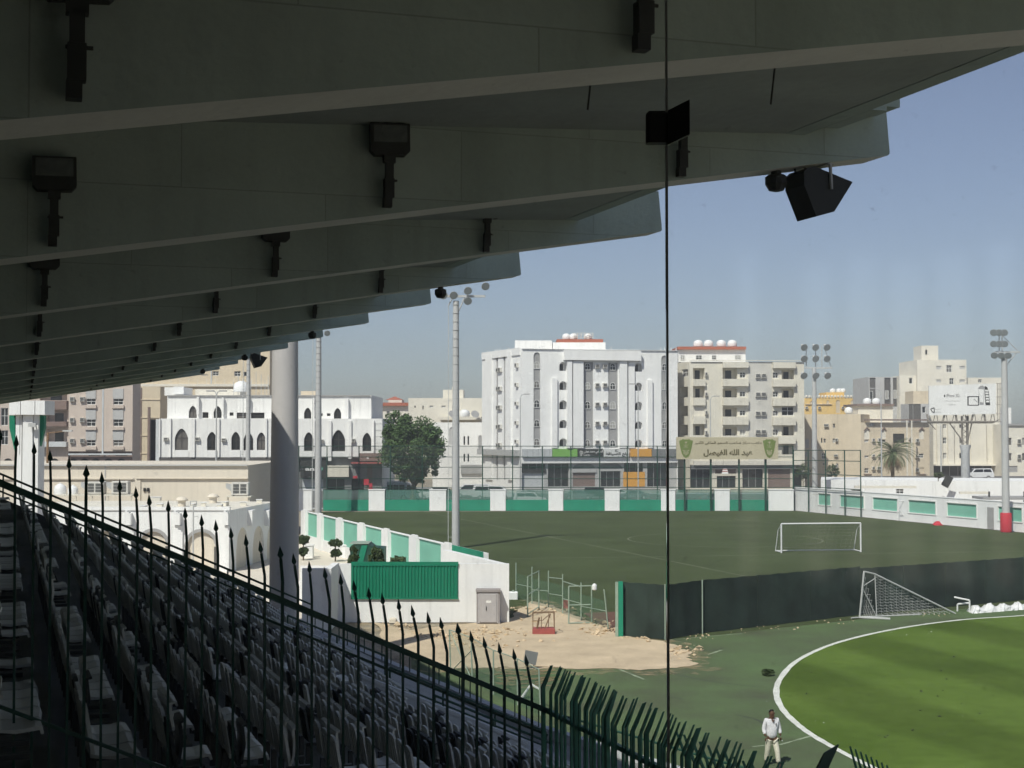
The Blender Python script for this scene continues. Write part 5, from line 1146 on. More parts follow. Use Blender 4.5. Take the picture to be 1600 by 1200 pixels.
wall(tb, T1, 0, zt1, M['greywall'], [(528,570,490,690,'s','r','darkstrip'),(630,675,490,690,'s','r','darkstrip'),(690,735,490,690,'s','r','darkstrip')], cv); shell(tb, [T1], zt1, 14, M['greywall'])
for x0, x1, y0, y1 in ((528,552,582,640),(635,660,578,640),(695,715,575,635)): u = uzs(T1, (x0, x1, y0, y1), cv); window(tb, T1, u[0], u[1], u[2], u[3], 'r', 'frame', 0, -.1)
T2 = FP(1406, 298, 1434, 298); wall(tb, T2, 0, zat(587, 298), M['cream2'], [(802,826,490,532)], cv); shell(tb, [T2], zat(587, 298), 14, M['cream2'])
T3 = FP(1434, 297, 1511, 297); wall(tb, T3, 0, zat(562, 297), M['cream2'], [(1060,1100,402,452),(1082,1112,492,536),(990,1025,408,432,'x','r','greywall'),(1152,1190,408,430,'x','r','greywall'),(990,1025,502,522,'x','r','greywall'),(1152,1190,502,522,'x','r','greywall')], cv); shell(tb, [T3], zat(562, 297), 14, M['cream2'])
boxpx(tb, 1440, 1466, 540, 563, 299, 6, M['cream2'], 'stair_box'); boxpx(tb, 1446, 1448.5, 546.5, 553.5, 298.9, .2, M['glass'], 'stair_window')
T4 = FP(1511, 298, 1569, 298); wall(tb, T4, 0, zat(590, 298), M['cream2'], [(1282,1308,500,525)], cv); shell(tb, [T4], zat(590, 298), 14, M['cream2'])
T5 = FP(1420, 290, 1452, 290); wall(tb, T5, 0, zat(631, 290), M['greywall'], [(800,830,670,810,'s','r','darkstrip'),(830,885,672,808,'s','r','darkstrip'),(893,918,690,735)], cv); shell(tb, [T5], zat(631, 290), 6, M['greywall']); boxpx(tb, 1427, 1452, 611, 631, 290.5, 6, M['beige'], 'corner_room')
T6 = FP(1458, 270, 1558, 270); zt6 = zat(660, 270); ops = []
for y0, y1 in ((812,842),(905,948),(1012,1052)): ops += [(1035,1062,y0,y1),(1150,1175,y0,y1),(1272,1300,y0,y1)]
wall(tb, T6, 0, zt6, M['cream2'], ops + [(960,1380,1098,1180,'g')], cv); shell(tb, [T6], zt6, 16, M['cream2'])
for x0, x1 in ((990,1030),(1066,1110),(1225,1335)): fbox(tb, T6, (x0, x1, 800, 1090), cv, .5, M['cream2'], 'bay')
fbox(tb, T6, (920,1385,1090,1100), cv, 1.5, M['cream2'], 'canopy')
rb_ = build('apartment_block', 'low cream block at the right edge behind the mast', 'building', 1590, 262)
R1_ = FP(1574, 262, 1700, 262); wall(rb_, R1_, 0, zat(663, 262), M['cream2'], [(1576,1581,684,696),(1597,1602,684,696),(1576,1581,708,720),(1597,1602,708,720),(1576,1590,728,738,'x','r','greystrip')], (0,0,1)); shell(rb_, [R1_], zat(663, 262), 12, M['cream2']); fbox(rb_, R1_, (1574,1700,662,665), (0,0,1), .3, M['greystrip'], 'cornice'); acs(rb_, R1_, [(1589,1594,686,693),(1589,1594,710,717)], (0,0,1))
boxpx(rb_, 1573, 1580, 637, 664, 280, 4, M['white'], 'stair_box')
# ------------------------------------------------------------------ left yard: tower, hall, arcade
hl = build('hall', 'long low cream hall with a flat parapet behind the arcade', 'building', 150, 135); cv = (0, 680, 4)
H1 = FP(-120, 135, 388, 135); ZH = zat(727, 135)
wall(hl, H1, 0, ZH, M['hall'], [(878,1548,272,900,'x','r','hall'),(896,912,330,352,'x','r','dark'),(918,932,330,352,'x','r','dark')] if False else [(878,1545,272,900,'x','r','hall')], cv); shell(hl, [H1], ZH, 20, M['hall'])
fbox(hl, H1, (-400,1552,183,192), cv, .25, M['greywall'], 'coping'); fbox(hl, H1, (-400,838,268,276), cv, .18, M['hall'], 'ledge'); fbox(hl, H1, (852,1552,268,272), cv, .12, M['hall'], 'ledge')
for x in (896, 918): fbox(hl, H1, (x, x + 14, 330, 352), cv, .02, M['dark'], 'vent', .10)
fbox(hl, H1, (655,659,190,470), cv, .06, M['greywall'], 'downpipe')
PYY = 131.0
plt = build('steel_platform', 'pale steel platform on thin legs against the cream hall', 'platform', 145, PYY)
boxpx(plt, 84, 206, 773, 775, PYY - 1, 2.2, M['cream'], 'deck')
for x in (86, 118, 143, 168, 204): boxpx(plt, x, x + 1.3, 775, 800, PYY - .9, .1, M['cream'], 'leg')
def tankthing(px, w, lab):
    o = thing('water_tank', lab, 'water tank', tuple(at(px, 773, PYY)), 0, 'white water tanks'); r = w * PYY / F / 2
    part('body', MB().lathe([(r * .95, 0), (r, .1), (r, r * .9), (r * .86, r * 1.4), (r * .4, r * 1.75), (r * .2, r * 1.8)], 16), M['tank'], o, smooth=True); part('lid', MB().lathe([(r * .22, r * 1.79), (r * .22, r * 1.9), (r * .15, r * 1.95)], 10), M['tank'], o)
tankthing(94, 19, 'white domed water tank at the left end of the steel platform'); tankthing(114, 16, 'white water tank beside the air handler on the platform')
def airbox(x0, x1, y0, y1, Y, lab):
    a = at(x0, y1, Y); b = at(x1, y0, Y); w = b.x - a.x; h = b.z - a.z
    o = thing('air_handler', lab, 'air conditioner', tuple(a), 0, 'box air handlers by the hall')
    part('case', MB().bbox(0, w, 0, 1.0, .1, h, .03), M['ac'], o)
    for i in range(2):
        for j in range(3): part('grille', MB().box(w * (.12 + .42 * i), w * (.46 + .42 * i), -.02, -.003, h * (.2 + .24 * j), h * (.4 + .24 * j)), M['acg'], o)
    part('feet', MB().box(.05, .15, .1, .9, 0, .098).box(w - .15, w - .05, .1, .9, 0, .098), M['steel'], o)
    part('duct', MB().prism([(-.002, .2, .4), (-.5, .2, .7), (-.5, .2, 1.1), (-.002, .2, 1.0)], (0, .5, 0)), M['steel'], o)
airbox(134, 162, 753, 773, PYY - .5, 'boxy air handler in the middle of the steel platform'); airbox(174, 200, 752, 773, PYY - .5, 'boxy air handler at the right end of the steel platform'); airbox(361, 388, 754, 775, PYY - 1, 'boxy air handler on a shelf right of the hall')
sh = build('steel_shelf', 'thin steel shelf under the right air handler', 'shelf', 372, PYY); boxpx(sh, 353, 392, 775, 777, PYY - 1.2, 1.6, M['cream'], 'deck'); boxpx(sh, 355, 357, 777, 790, PYY - 1, .15, M['cream'], 'leg'); boxpx(sh, 388, 390, 777, 790, PYY - 1, .15, M['cream'], 'leg')
# arcade
AY = 108.0
ar = build('arcade_building', 'low white arcade with round arches and a pale flat roof', 'building', 250, AY); cv = (0, 680, 4)
R0, R1q = FP(118, AY, 360, AY), FP(360, AY, 432, 121); ZA = 4.53
ops = [(588,735,590,900,'s','a','hall'),(868,1045,592,1000,'s','a','hall'),(1165,1350,595,1100,'s','a','hall')]
wall(ar, R0, 0, ZA, M['white2'], ops, cv)
for x0, x1, y in ((575,748,580),(855,1058,582),(1152,1363,585)):
    u = uzs(R0, (x0, x1, y, y + 400), cv); o_ = outline(u[0], u[1], 0, u[3], 'a', 14); i_ = outline(u[0] + .22, u[1] - .22, 0, u[3] - .24, 'a', 14)
    mb = MB()
    for k in range(2, len(o_) - 1): mb.prism([R0.P(*o_[k], .002) - ar.location, R0.P(*o_[k+1], .002) - ar.location, R0.P(*i_[k+1], .002) - ar.location, R0.P(*i_[k], .002) - ar.location], (R0.n.x * .06, R0.n.y * .06, 0))
    part('arch_moulding', mb, M['greystrip'], ar)
    for s in (u[0] + .05, u[1] - .30): part('arch_pier', MB().prism([R0.P(s, 0, .002) - ar.location, R0.P(s + .25, 0, .002) - ar.location, R0.P(s + .25, u[3] - 1.3, .002) - ar.location, R0.P(s, u[3] - 1.3, .002) - ar.location], (0, -.06, 0)), M['darkstrip'], ar)
for x in (790, 1095, 1405):
    fbox(ar, R0, (x, x + 45, 565, 1200), cv, .18, M['white2'], 'pilaster')
    for k in range(3): fbox(ar, R0, (x + k * 14 - 2, x + k * 14 + 10, 470 + k * 8, 560), cv, .35 + .1 * k, M['white2'], 'bracket')
wall(ar, R1q, 0, ZA, M['white2'], [(1478,1550,585,900,'s','a','hall'),(1580,1650,575,900,'s','a','hall'),(1670,1720,570,900,'s','a','hall')], cv)
for x in (1545, 1650): fbox(ar, R1q, (x, x + 25, 470, 560), cv, .4, M['white2'], 'bracket')
shell(ar, [R0, R1q], ZA, 15, M['white2'], M['cream2'])
mb = MB(); mb.prism([R0.P(-.1, ZA + .003, .1) - ar.location, R0.P(R0.L, ZA + .003, .1) - ar.location, R0.P(R0.L, ZA + .25, .1) - ar.location, R0.P(-.1, ZA + .25, .1) - ar.location], (0, .35, 0)); part('parapet', mb, M['white2'], ar)
def vent(px, py, w, lab):
    Y = 2300 * (CAMH - ZA) / (py - 672); p = at(px, py, Y); r = w * Y / F / 2
    o = thing('roof_vent', lab, 'roof vent', (p.x, p.y, ZA), 0, 'roof vents on the arcade'); part('neck', MB().lathe([(r * .62, 0), (r * .62, .42)], 12), M['hall'], o); part('cowl', MB().lathe([(r * .7, .42), (r, .45), (r * .97, .54), (r * .6, .70), (r * .12, .76)], 12), M['hall'], o, smooth=True)
vent(284, 791, 20, 'beige mushroom roof vent nearer the left on the arcade roof'); vent(333, 785.5, 19, 'beige mushroom roof vent nearer the column on the arcade roof')
for k, (x, y, w) in enumerate(((225,796,8),(243,782,17),(250,793,9),(302,793,6),(318,791,8),(344,794,7),(352,790,8),(380,790,10),(405,786,9))):
    Y = 2300 * (CAMH - ZA) / (y - 672); p = at(x, y, Y); ww = w * Y / F
    o = thing('roof_hatch', 'small pale roof box on the arcade roof, %s from the left' % ORD[k], 'roof box', (p.x, p.y, ZA), random.uniform(-.3, .3), 'small roof boxes on the arcade'); part('box', MB().bbox(-ww/2, ww/2, -.3, .3, 0, .28, .03), M['cream2'], o); part('lid', MB().box(-ww/2 - .03, ww/2 + .03, -.33, .33, .283, .32), M['white2'], o)
# white gate tower
tw = build('gate_tower', 'white square tower with wide capital and green brackets at far left', 'tower', 41, 88); TY = 88
boxpx(tw, 23, 34, 648, 812, TY, 1.2, M['white2'], 'shaft'); boxpx(tw, 33.9, 51, 648, 812, TY - .12, 1.4, M['white2'], 'shaft'); boxpx(tw, 50.9, 60, 648, 812, TY, 1.2, M['white2'], 'shaft')
for x0, x1 in ((14,31.5),(32.5,54),(55,70)): boxpx(tw, x0, x1, 626, 648, TY - .45, 1.9, M['white2'], 'capital_block')
for a, b in ((14.5,23),(60,69)): 
    p = [at(a if a < 20 else b, 649, TY + .3), at(a if a < 20 else b, 668, TY + .3), at(b if a < 20 else a, 706, TY + .3), at(b if a < 20 else a, 649, TY + .3)]
    part('bracket', MB().prism([q - tw.location for q in p], (0, .4, 0)), M['gate'], tw)
boxpx(tw, 30, 31.5, 650, 710, TY - .02, .015, M['greystrip'], 'groove'); 
cc_ = thing('security_camera', 'grey security camera on the white gate tower', 'camera', tuple(at(53, 664, TY - .2))); part('body', MB().box(-.25, .2, -.3, -.1, -.12, .12), M['steel'], cc_); part('arm', MB().tube((0, -.1, 0), (0, .2, .1), .04), M['steel'], cc_)
bp_ = gnd(73, 838); bpole = thing('thin_pole', 'thin rusty pole beside the white gate tower', 'pole', tuple(bp_)); part('shaft', MB().tube((0, 0, 0), (0, 0, at(73, 676, bp_.y).z), .14, .11, 8), M['rust'], bpole)
part('lamp_arm', MB().tube((0, 0, at(73, 676, bp_.y).z - .05), (1.8, 0, at(73, 676, bp_.y).z + .15), .06), M['rust'], bpole); part('lamp', MB().box(1.5, 2.4, -.2, .2, at(73, 676, bp_.y).z + .1, at(73, 676, bp_.y).z + .25), M['steel'], bpole)
sp_ = thing('sign_pole', 'slim grey pole with a small frame in front of the arcade', 'pole', (xat(303, 104), 104, 0)); hh = zat(790, 104); part('pole', MB().tube((0, 0, 0), (0, 0, hh), .05), M['steel'], sp_)
part('frame', MB().path([(-.22, 0, hh), (.22, 0, hh), (.22, 0, hh + .32), (-.22, 0, hh + .32), (-.22, 0, hh)], .03), M['steel'], sp_); part('hook', MB().path([(0, 0, hh - .8), (.3, 0, hh - .75), (.35, 0, hh - .85)], .025), M['steel'], sp_)

# ------------------------------------------------------------------ sign board and billboard
sy = 189.2; sgn = build('sign_board', 'beige sign board with two green shields and Arabic lettering', 'sign', 1137, sy)
a, b = at(1057, 717.5, sy), at(1216, 683, sy); L = sgn.location
part('board', MB().bbox(a.x - L.x, b.x - L.x, 0, .35, a.z, b.z, .03), M['sign'], sgn)
c9 = lambda x, y: at(1050 + x / 8.889, 670 + y / 8.889, sy)
for x in (180, 545, 938, 1305): p = c9(x, 500); part('post', MB().box(p.x - L.x - .11, p.x - L.x + .11, .36, .58, 0, b.z - .2), M['fence'], sgn)
def line(x0, x1, y0, y1, s, bold): p, q = c9(x0, y1), c9(x1, y0); text(shape(s), q.x - p.x, q.z - p.z, M['signink'], sgn, ((p.x + q.x) / 2 - L.x, -.012, (p.z + q.z) / 2), 0, bold)
line(310, 1245, 165, 228, 'ملعب مركز صاحب السمو الملكي الأمير', .035); line(435, 1120, 285, 392, 'عبد الله الفيصل', .05)
for x0, x1 in ((98,290),(1262,1442)):
    p, q = c9(x0, 405), c9(x1, 138); cx, w, z0, h = (p.x + q.x) / 2 - L.x, (q.x - p.x) / 2, p.z, q.z - p.z
    pts = [(0, 0), (.35, .07), (.62, .25), (.82, .55), (1, .9), (.62, .93), (.45, .99), (.2, .95), (0, .97), (-.2, .95), (-.45, .99), (-.62, .93), (-1, .9), (-.82, .55), (-.62, .25), (-.35, .07)]
    part('shield', MB().prism([(cx + x * w, -.03, z0 + z * h) for x, z in pts], (0, .027, 0)), M['shield'], sgn)
    mb = MB(); em = lambda x, z: (cx + x * w, -.036, z0 + z * h)
    mb.tube(em(0, .62), em(0, .78), .03, None, 4)
    for k in range(7): t = math.pi * (k / 6); mb.tube(em(0, .78), em(.2 * math.cos(t), .80 + .07 * math.sin(t)), .022, None, 4)
    for s in (-1, 1): mb.path([em(-.3 * s, .53), em(0, .57), em(.25 * s, .64), em(.32 * s, .70)], .022, 4); mb.path([em(.12 * s, .15), em(.15 * s, .3), em(.32 * s, .42), em(.42 * s, .36)], .05, 4); mb.path([em(.3 * s, .2), em(.32 * s, .32)], .045, 4)
    mb.tube(em(0, .14), em(0, .40), .035, None, 4); part('shield_emblem', mb, M['sign'], sgn)
hang = c9(735, 590); hs = thing('hanging_notice', 'small white trapezoid notice hanging under the beige sign board', 'notice', tuple(c9(735, 625))); 
part('plate', MB().prism([c9(690, 625) - hs.location, c9(785, 625) - hs.location, c9(765, 555) - hs.location, c9(710, 555) - hs.location], (0, .04, 0)), M['white'], hs); part('cord', MB().tube(c9(712, 555) - hs.location, c9(712, 430) - hs.location, .02, None, 4), M['black'], hs)
part('print', MB().box(-.35, .35, -.005, -.001, .25, .36).box(-.3, .3, -.005, -.001, .5, .6), M['redpaint'], hs)
M['bbsteel'] = mat('weathered_billboard_steel', (0.22, 0.20, 0.175), 0.8, 0.2, 2)
by = 205.0; bb = build('billboard', 'large pale advertising billboard on a lattice-topped pole', 'billboard', 1507, by); L = bb.location
c10 = lambda x, y, d=0: at(1440 + x / 10, 590 + y / 10, by + d)
P4 = [c10(118, 590), c10(1165, 565), c10(1165, 92), c10(118, 128)]
part('face', MB().prism([p - L for p in P4], (0, .4, 0)), M['billboard'], bb)
def bt(s, x0, x1, y0, y1, m, bold=0): p, q = c10(x0, y1), c10(x1, y0); text(s, q.x - p.x, q.z - p.z, m, bb, ((p.x + q.x) / 2 - L.x, -.015, (p.z + q.z) / 2), 0, bold)
bt('iPhone 3G', 388, 582, 255, 308, M['ink'], .0); bt('S', 586, 602, 262, 305, M['greyink'])
bt(shape('الآن'.replace('آ', 'ا')) + ' ' + shape('من موبايلي').replace('x', ''), 345, 610, 348, 385, M['greyink']); bt(shape('معنا'), 425, 530, 402, 432, M['greyink'])
bt('mobile', 215, 300, 485, 502, M['greyink']); bt('world', 215, 298, 530, 548, M['greyink'])
mb = MB(); B = lambda x, y, o=.012: c10(x, y) - L + Vector((0, -o, 0))
ap = [(358,308),(350,300),(346,285),(349,272),(358,268),(366,271),(370,275),(366,284),(370,295),(365,306)]; mb.prism([B(x, y) for x, y in ap], (0, .01, 0)); mb.prism([B(358,264), B(362,255), B(366,254), B(363,262)], (0, .01, 0)); part('fruit_emblem', mb, M['ink'], bb)
mb = MB(); mb.path([B(140,490), B(195,470), B(198,540), B(165,535), B(140,490)], .06, 4); mb.path([B(198,540), B(188,552)], .06, 4); part('corner_logo', mb, M['ink'], bb)
dv = lambda pts, m, nm, o=.012: part(nm, MB().prism([B(x, y, o) for x, y in pts], (0, .008, 0)), m, bb)
dv([(715,438),(895,438),(895,290),(715,290)], M['ink'], 'printed_device'); dv([(735,425),(878,425),(878,305),(735,305)], M['billboard'], 'printed_screen', .022); dv([(820,330),(868,375),(862,385),(812,342)], M['greyink'], 'printed_mark', .030)
dv([(905,425),(970,425),(982,150),(960,125),(925,125),(885,160)], M['greyink'], 'printed_device', .014); dv([(912,385),(965,388),(972,185),(890,180)], M['billboard'], 'printed_screen', .024)
dv([(1000,432),(1072,432),(1050,225),(1025,150),(985,130),(985,250)], M['ink'], 'printed_device')
for k in range(5): dv([(992 + k*4,190 + k*42 + 28),(1040 + k*5,190 + k*42 + 28),(1036 + k*5,190 + k*42),(990 + k*4,190 + k*42)], M['billboard'], 'printed_row', .022)
pz = c10(680, 1050).z
part('pole', MB().lathe([(.62, 0), (.60, pz - .8), (.75, pz - .3), (.75, pz)], 18), M['steel'], bb, (c10(680, 900, .9).x - L.x, .9, 0), smooth=True)
px_ = c10(680, 900, .9).x - L.x; mb = MB()
for s in (-.35, .35): mb.tube((px_ + s, .9, pz - .2), (px_ + s * 1.2, .9, c10(0, 600).z), .12, None, 5); mb.tube((px_ + s, 1.3, pz), (px_ + s, 1.3, c10(0, 600).z), .12, None, 5)
for k in range(5): z0 = pz + k * .75; mb.tube((px_ - .35, .8, z0), (px_ + .35, .8, z0 + .7), .05, None, 4); mb.tube((px_ + .35, .8, z0), (px_ - .35, .8, z0 + .7), .05, None, 4)
part('lattice_neck', mb, M['bbsteel'], bb)
zc = c10(0, 690).z; x0, x1 = c10(110, 0).x - L.x, c10(1150, 0).x - L.x; mb = MB(); mb.tube((x0, .2, zc), (x1, .2, zc), .14, None, 5); mb.tube((x0, 1.0, zc - .1), (x1, 1.0, zc - .1), .14, None, 5)
for k in range(15): x = x0 + (x1 - x0) * k / 14; mb.tube((x, .3, zc), (x + (.35 if k % 2 else -.1), .5, zc + 1.05), .06 if k % 3 else .16, None, 4)
mb.tube((x0, .3, zc), (x0 + 1.0, .3, zc - 1.1), .07); mb.tube((x1, .3, zc), (x1 + .6, .3, zc + .3), .07); mb.tube((px_ - .4, .9, pz + .6), (x0 + 3, .9, zc), .09); mb.tube((px_ + .4, .9, pz + .6), (x1 - 3, .9, zc), .09)
part('catwalk', mb, M['bbsteel'], bb)
mb = MB()
for y in (92, 180, 300, 425, 565, 690): mb.tube(c10(1168, y) - L, c10(1285, y, 1) - L, .045, None, 4)
for x in (1190, 1225, 1285): mb.tube(c10(x, 88) - L, c10(x, 700) - L, .05, None, 4)
part('side_ladder', mb, M['bbsteel'], bb)

# ------------------------------------------------------------------ trees
def leafcloud(c, rad, n, size, blobs, shape_=None):
    # many small leaf faces spread through clumps
    mb = MB(); cl = []
    for _ in range(blobs):
        while True:
            p = Vector((random.uniform(-1, 1), random.uniform(-1, 1), random.uniform(-1, 1)))
            if .35 < p.length < 1: break
        cl.append((Vector((p.x * rad[0], p.y * rad[1], p.z * rad[2])) * .82, random.uniform(.16, .34)))
    for _ in range(n):
        b, r = random.choice(cl); d = Vector((random.gauss(0, 1), random.gauss(0, 1), random.gauss(0, 1))).normalized() * (random.random() ** .4) * r * min(rad)
        p = c + b + d; s = size * random.uniform(.6, 1.4)
        u = Vector((random.gauss(0, 1), random.gauss(0, 1), random.gauss(0, 1))).normalized(); w = u.orthogonal().normalized() * s * .55; u = u * s
        mb.add([p - u, p + w, p + u, p - w], [(0, 1, 2, 3)])
    return mb
ty = 206.0; tbx = xat(645, ty); tr = thing('tree', 'big dense dark green tree beside the arched building', 'tree', (tbx, ty, 0))
tk = MB(); tk.tube((0, 0, 0), (.1, 0, 2.6), .38, .28, 8)
for k in range(7): t = k * .9; tk.tube((.1, 0, 2.2 + .1 * k), (2.4 * math.cos(t), 2.2 * math.sin(t), 5.5 + .5 * k), .17, .05, 6); tk.tube((1.4 * math.cos(t), 1.3 * math.sin(t), 4.2), (3.2 * math.cos(t + .5), 2.8 * math.sin(t + .5), 7), .08, .03, 5)
part('trunk', tk, M['bark'], tr)
lc = leafcloud(Vector((0, 0, 7.2)), (4.6, 4.0, 4.8), 15000, .16, 95)
lc2 = leafcloud(Vector((-1.8, 0, 9.9)), (2.6, 2.4, 2.4), 3500, .17, 24); lc.add(lc2.v, lc2.f)
lc2 = leafcloud(Vector((2.0, -.3, 8.3)), (2.2, 2.4, 2.8), 3500, .17, 24); lc.add(lc2.v, lc2.f)
lc2 = leafcloud(Vector((.3, -.3, 4.6)), (3.9, 3.0, 1.9), 4000, .17, 30); lc.add(lc2.v, lc2.f)
part('crown', lc, M['leaf'], tr); tr.scale = (1.12, 1.1, 1.07)
def palm(px, pyb, pytop, Y, lab):
    b = at(px, pyb, Y); t = at(px, pytop, Y); h = (t - b).z
    o = thing('palm_tree', lab, 'palm tree', tuple(b)); mb = MB(); k = 0
    while k < h - .2: mb.lathe([(.26, k), (.30, k + .14), (.24, k + .17)], 9); k += .17
    part('trunk', mb, M['bark'], o); c = Vector((0, 0, h))
    for n, (cnt, m_, drop, ln, nm) in enumerate(((66, M['palm'], (-.15, 1.3), 3.7, 'frond'), (34, M['deadpalm'], (-1.25, -.55), 3.1, 'dry_frond'))):
        for i in range(cnt):
            az = random.uniform(0, 6.283); el = random.uniform(*drop); L_ = ln * random.uniform(.8, 1.1); mb = MB(); pts = []
            p = c.copy(); e = el
            for s in range(8):
                pts.append(p.copy()); p = p + Vector((math.cos(az) * math.cos(e), math.sin(az) * math.cos(e), math.sin(e))) * (L_ / 7); e -= .20 if n == 0 else .06
            for s in range(7):
                mb.tube(pts[s], pts[s+1], .03, .02, 3, cap=False); d = (pts[s+1] - pts[s]).normalized(); side = d.cross(Vector((0, 0, 1))).normalized()
                if s == 0: continue
                for q in range(3):
                    r = pts[s].lerp(pts[s+1], q / 3); w = .52 * (1 - abs(s - 3.2) / 5)
                    for sg in (-1, 1): tip = r + side * sg * w + d * .22 + Vector((0, 0, -.12)); mb.add([r - d * .03, tip, r + d * .05], [(0, 1, 2)])
            part(nm, mb, m_, o)
    return o
palm(1395, 752, 708, 222, 'date palm with drooping dry fronds in front of the sandy block')
def bush(px, py, w, h, lab, m='leaf2', tiers=1, Y=None):
    b = gnd(px, py) if Y is None else at(px, py, Y); k = b.y / F; o = thing('shrub', lab, 'shrub', tuple(b)); r = w * k / 2; hh = h * k
    part('stem', MB().tube((0, 0, 0), (0, 0, hh * .8), .06, .04, 6).tube((0, 0, hh * .3), (r * .5, 0, hh * .6), .04, .02, 5), M['bark'], o); mb = MB()
    for t in range(tiers): q = leafcloud(Vector((0, 0, hh * (1 - .18 / tiers - t * .5))), (r * (1 - .15 * t), r * .8, hh * (.2 if tiers > 1 else .42)), 1500, .11, 40); mb.add(q.v, q.f)
    part('crown', mb, M[m], o)
bush(524, 878, 25, 32, 'two-tier clipped shrub inside the yard behind the white wall', tiers=2); bush(474, 876, 22, 36, 'dark clipped shrub next to the thick column', tiers=2)
bush(588, 929, 27, 66, 'green clipped bush in front of the dark container', Y=93); bush(622, 929, 30, 54, 'spreading bush behind the top of the corrugated sheet', Y=93); bush(552, 925, 18, 62, 'green clipped bush at the left end of the dark container', Y=94)
for k, (x, y, w, h, Y) in enumerate(((1255,765,30,34,236),(1300,762,26,30,238))): bush(x, y, w, h, 'dusty roadside bush %s of the far right mast' % ('left' if k == 0 else 'right'), Y=Y)
bush(1466, 752, 22, 12, 'thin twiggy bush on the low white roof', Y=187)
bush(1200, 1056, 18, 6, 'small weed growing in the green asphalt near the white line')
dp_ = gnd(573, 918.6); dmp = thing('waste_container', 'dark green sloping waste container behind the corrugated sheet', 'container', tuple(dp_)); k = dp_.y / F
mb = MB(); mb.prism([(-26*k, 0, 0), (-26*k, 0, 64*k), (-14*k, 0, 68*k), (2*k, 0, 68*k), (10*k, 0, 62*k), (26*k, 0, 61*k), (26*k, 0, 0)], (0, 2.2, 0)); part('body', mb, M['fence'], dmp)
mb = MB(); mb.prism([(-16*k, -.06, 38*k), (-6*k, -.06, 38*k), (1*k, -.06, 66*k), (-8*k, -.06, 66*k)], (0, .055, 0)); part('panel', mb, M['gate'], dmp)
part('rim', MB().box(-27*k, 3*k, -.05, 2.25, 68.2*k, 69*k), M['pipe'], dmp)
for k_, (x, y) in enumerate(((483,872),(542,872))):
    p = gnd(x, y); o = thing('white_bollard', 'short white masonry block inside the yard, %s one' % ('left' if k_ == 0 else 'right'), 'block', tuple(p)); part('body', MB().bbox(-.35, .35, -.3, .3, 0, 1.0, .04), M['white2'], o); part('cap', MB().box(-.4, .4, -.35, .35, 1.003, 1.1), M['white2'], o)

# ------------------------------------------------------------------ vehicles and street lamps
def car(px, Y, kind, m, lab, flip=1, ln=4.6):
    o = thing('parked_car', lab, 'car' if kind != 'van' else 'van', (xat(px, Y), Y, -.04), random.uniform(-.05, .05) + (0 if flip > 0 else math.pi), 'cars along the street')
    k = ln / 4.6
    if kind == 'sedan': body = [(-2.3,.35),(2.25,.35),(2.3,.62),(2.2,.80),(1.25,.92),(-1.65,.95),(-2.25,.90),(-2.32,.6)]; cab = [(1.2,.92),(.55,1.40),(-.85,1.43),(-1.6,.95)]
    elif kind == 'suv': body = [(-2.3,.4),(2.25,.4),(2.32,.75),(2.2,1.0),(1.3,1.1),(-2.28,1.12),(-2.34,.7)]; cab = [(1.25,1.1),(.7,1.72),(-2.0,1.76),(-2.25,1.12)]
    else: body = [(-2.3,.4),(2.2,.4),(2.32,.8),(2.1,1.15),(1.7,1.25),(-2.3,1.25)]; cab = [(1.72,1.25),(1.1,2.05),(-2.1,2.1),(-2.3,1.25)]
    mb = MB(); mb.prism([(x * k, -.86, z) for x, z in body], (0, 1.72, 0)); part('body', mb, m, o)
    mb = MB(); n = len(cab); A = [(x * k, -.80, z) for x, z in cab]; B_ = [(x * k, .80, z) for x, z in cab]; A = [(x, y + (.14 if z > cab[0][1] + .1 else 0), z) for x, y, z in A]; B_ = [(x, y - (.14 if z > cab[0][1] + .1 else 0), z) for x, y, z in B_]
    mb.add(A + B_, [tuple(range(n)), tuple(range(2*n - 1, n - 1, -1))] + [(i, i + n, (i+1) % n + n, (i+1) % n) for i in range(n)]); part('cabin', mb, m, o)
    c = (sum(x for x, z in cab) / n * k, sum(z for x, z in cab) / n); 
    for s in (-1, 1):
        for half in (0, 1):
            q = []
            for x, z in cab: q.append((c[0] + (x * k - c[0]) * .86, c[1] + (z - c[1]) * .74))
            mid = c[0] - .1; 
            poly = [p for p in q]
            poly = [(min(max(x, mid + .04), 9) if half else max(min(x, mid - .04), -9), z) for x, z in poly]
            mb = MB(); mb.prism([(x, s * (.80 - .14 * max(0, (z - cab[0][1])) / (cab[1][1] - cab[0][1])) + s * .012, z) for x, z in poly], (0, s * .004, 0)); part('side_window', mb, M['glass'], o)
    f0, f1 = cab[0], cab[1]; mb = MB(); mb.quad((f0[0]*k - .03, -.70, f0[1] + .04), (f0[0]*k - .03, .70, f0[1] + .04), (f1[0]*k + .03, .58, f1[1] - .04), (f1[0]*k + .03, -.58, f1[1] - .04)); mb.v = [(x + .03, y, z + .02) for x, y, z in mb.v]; part('windscreen', mb, M['glass'], o)
    for x in (-1.42, 1.42):
        for s in (-1, 1):
            w = part('wheel', MB().tube((x * k, s * .70, .33), (x * k, s * .89, .33), .33, None, 14), M['tyre'], o); part('rim', MB().tube((x * k, s * .885, .33), (x * k, s * .90, .33), .2, None, 10), M['steel'], w)
    for s in (-.62, .62): part('headlight', MB().box(body[2][0]*k - .1, body[2][0]*k + .0, s - .16, s + .16, .62, .74), M['tank'], o); part('tail_light', MB().box(-2.34*k, -2.24*k, s - .14, s + .14, .7, .84), M['red'], o)
    return o
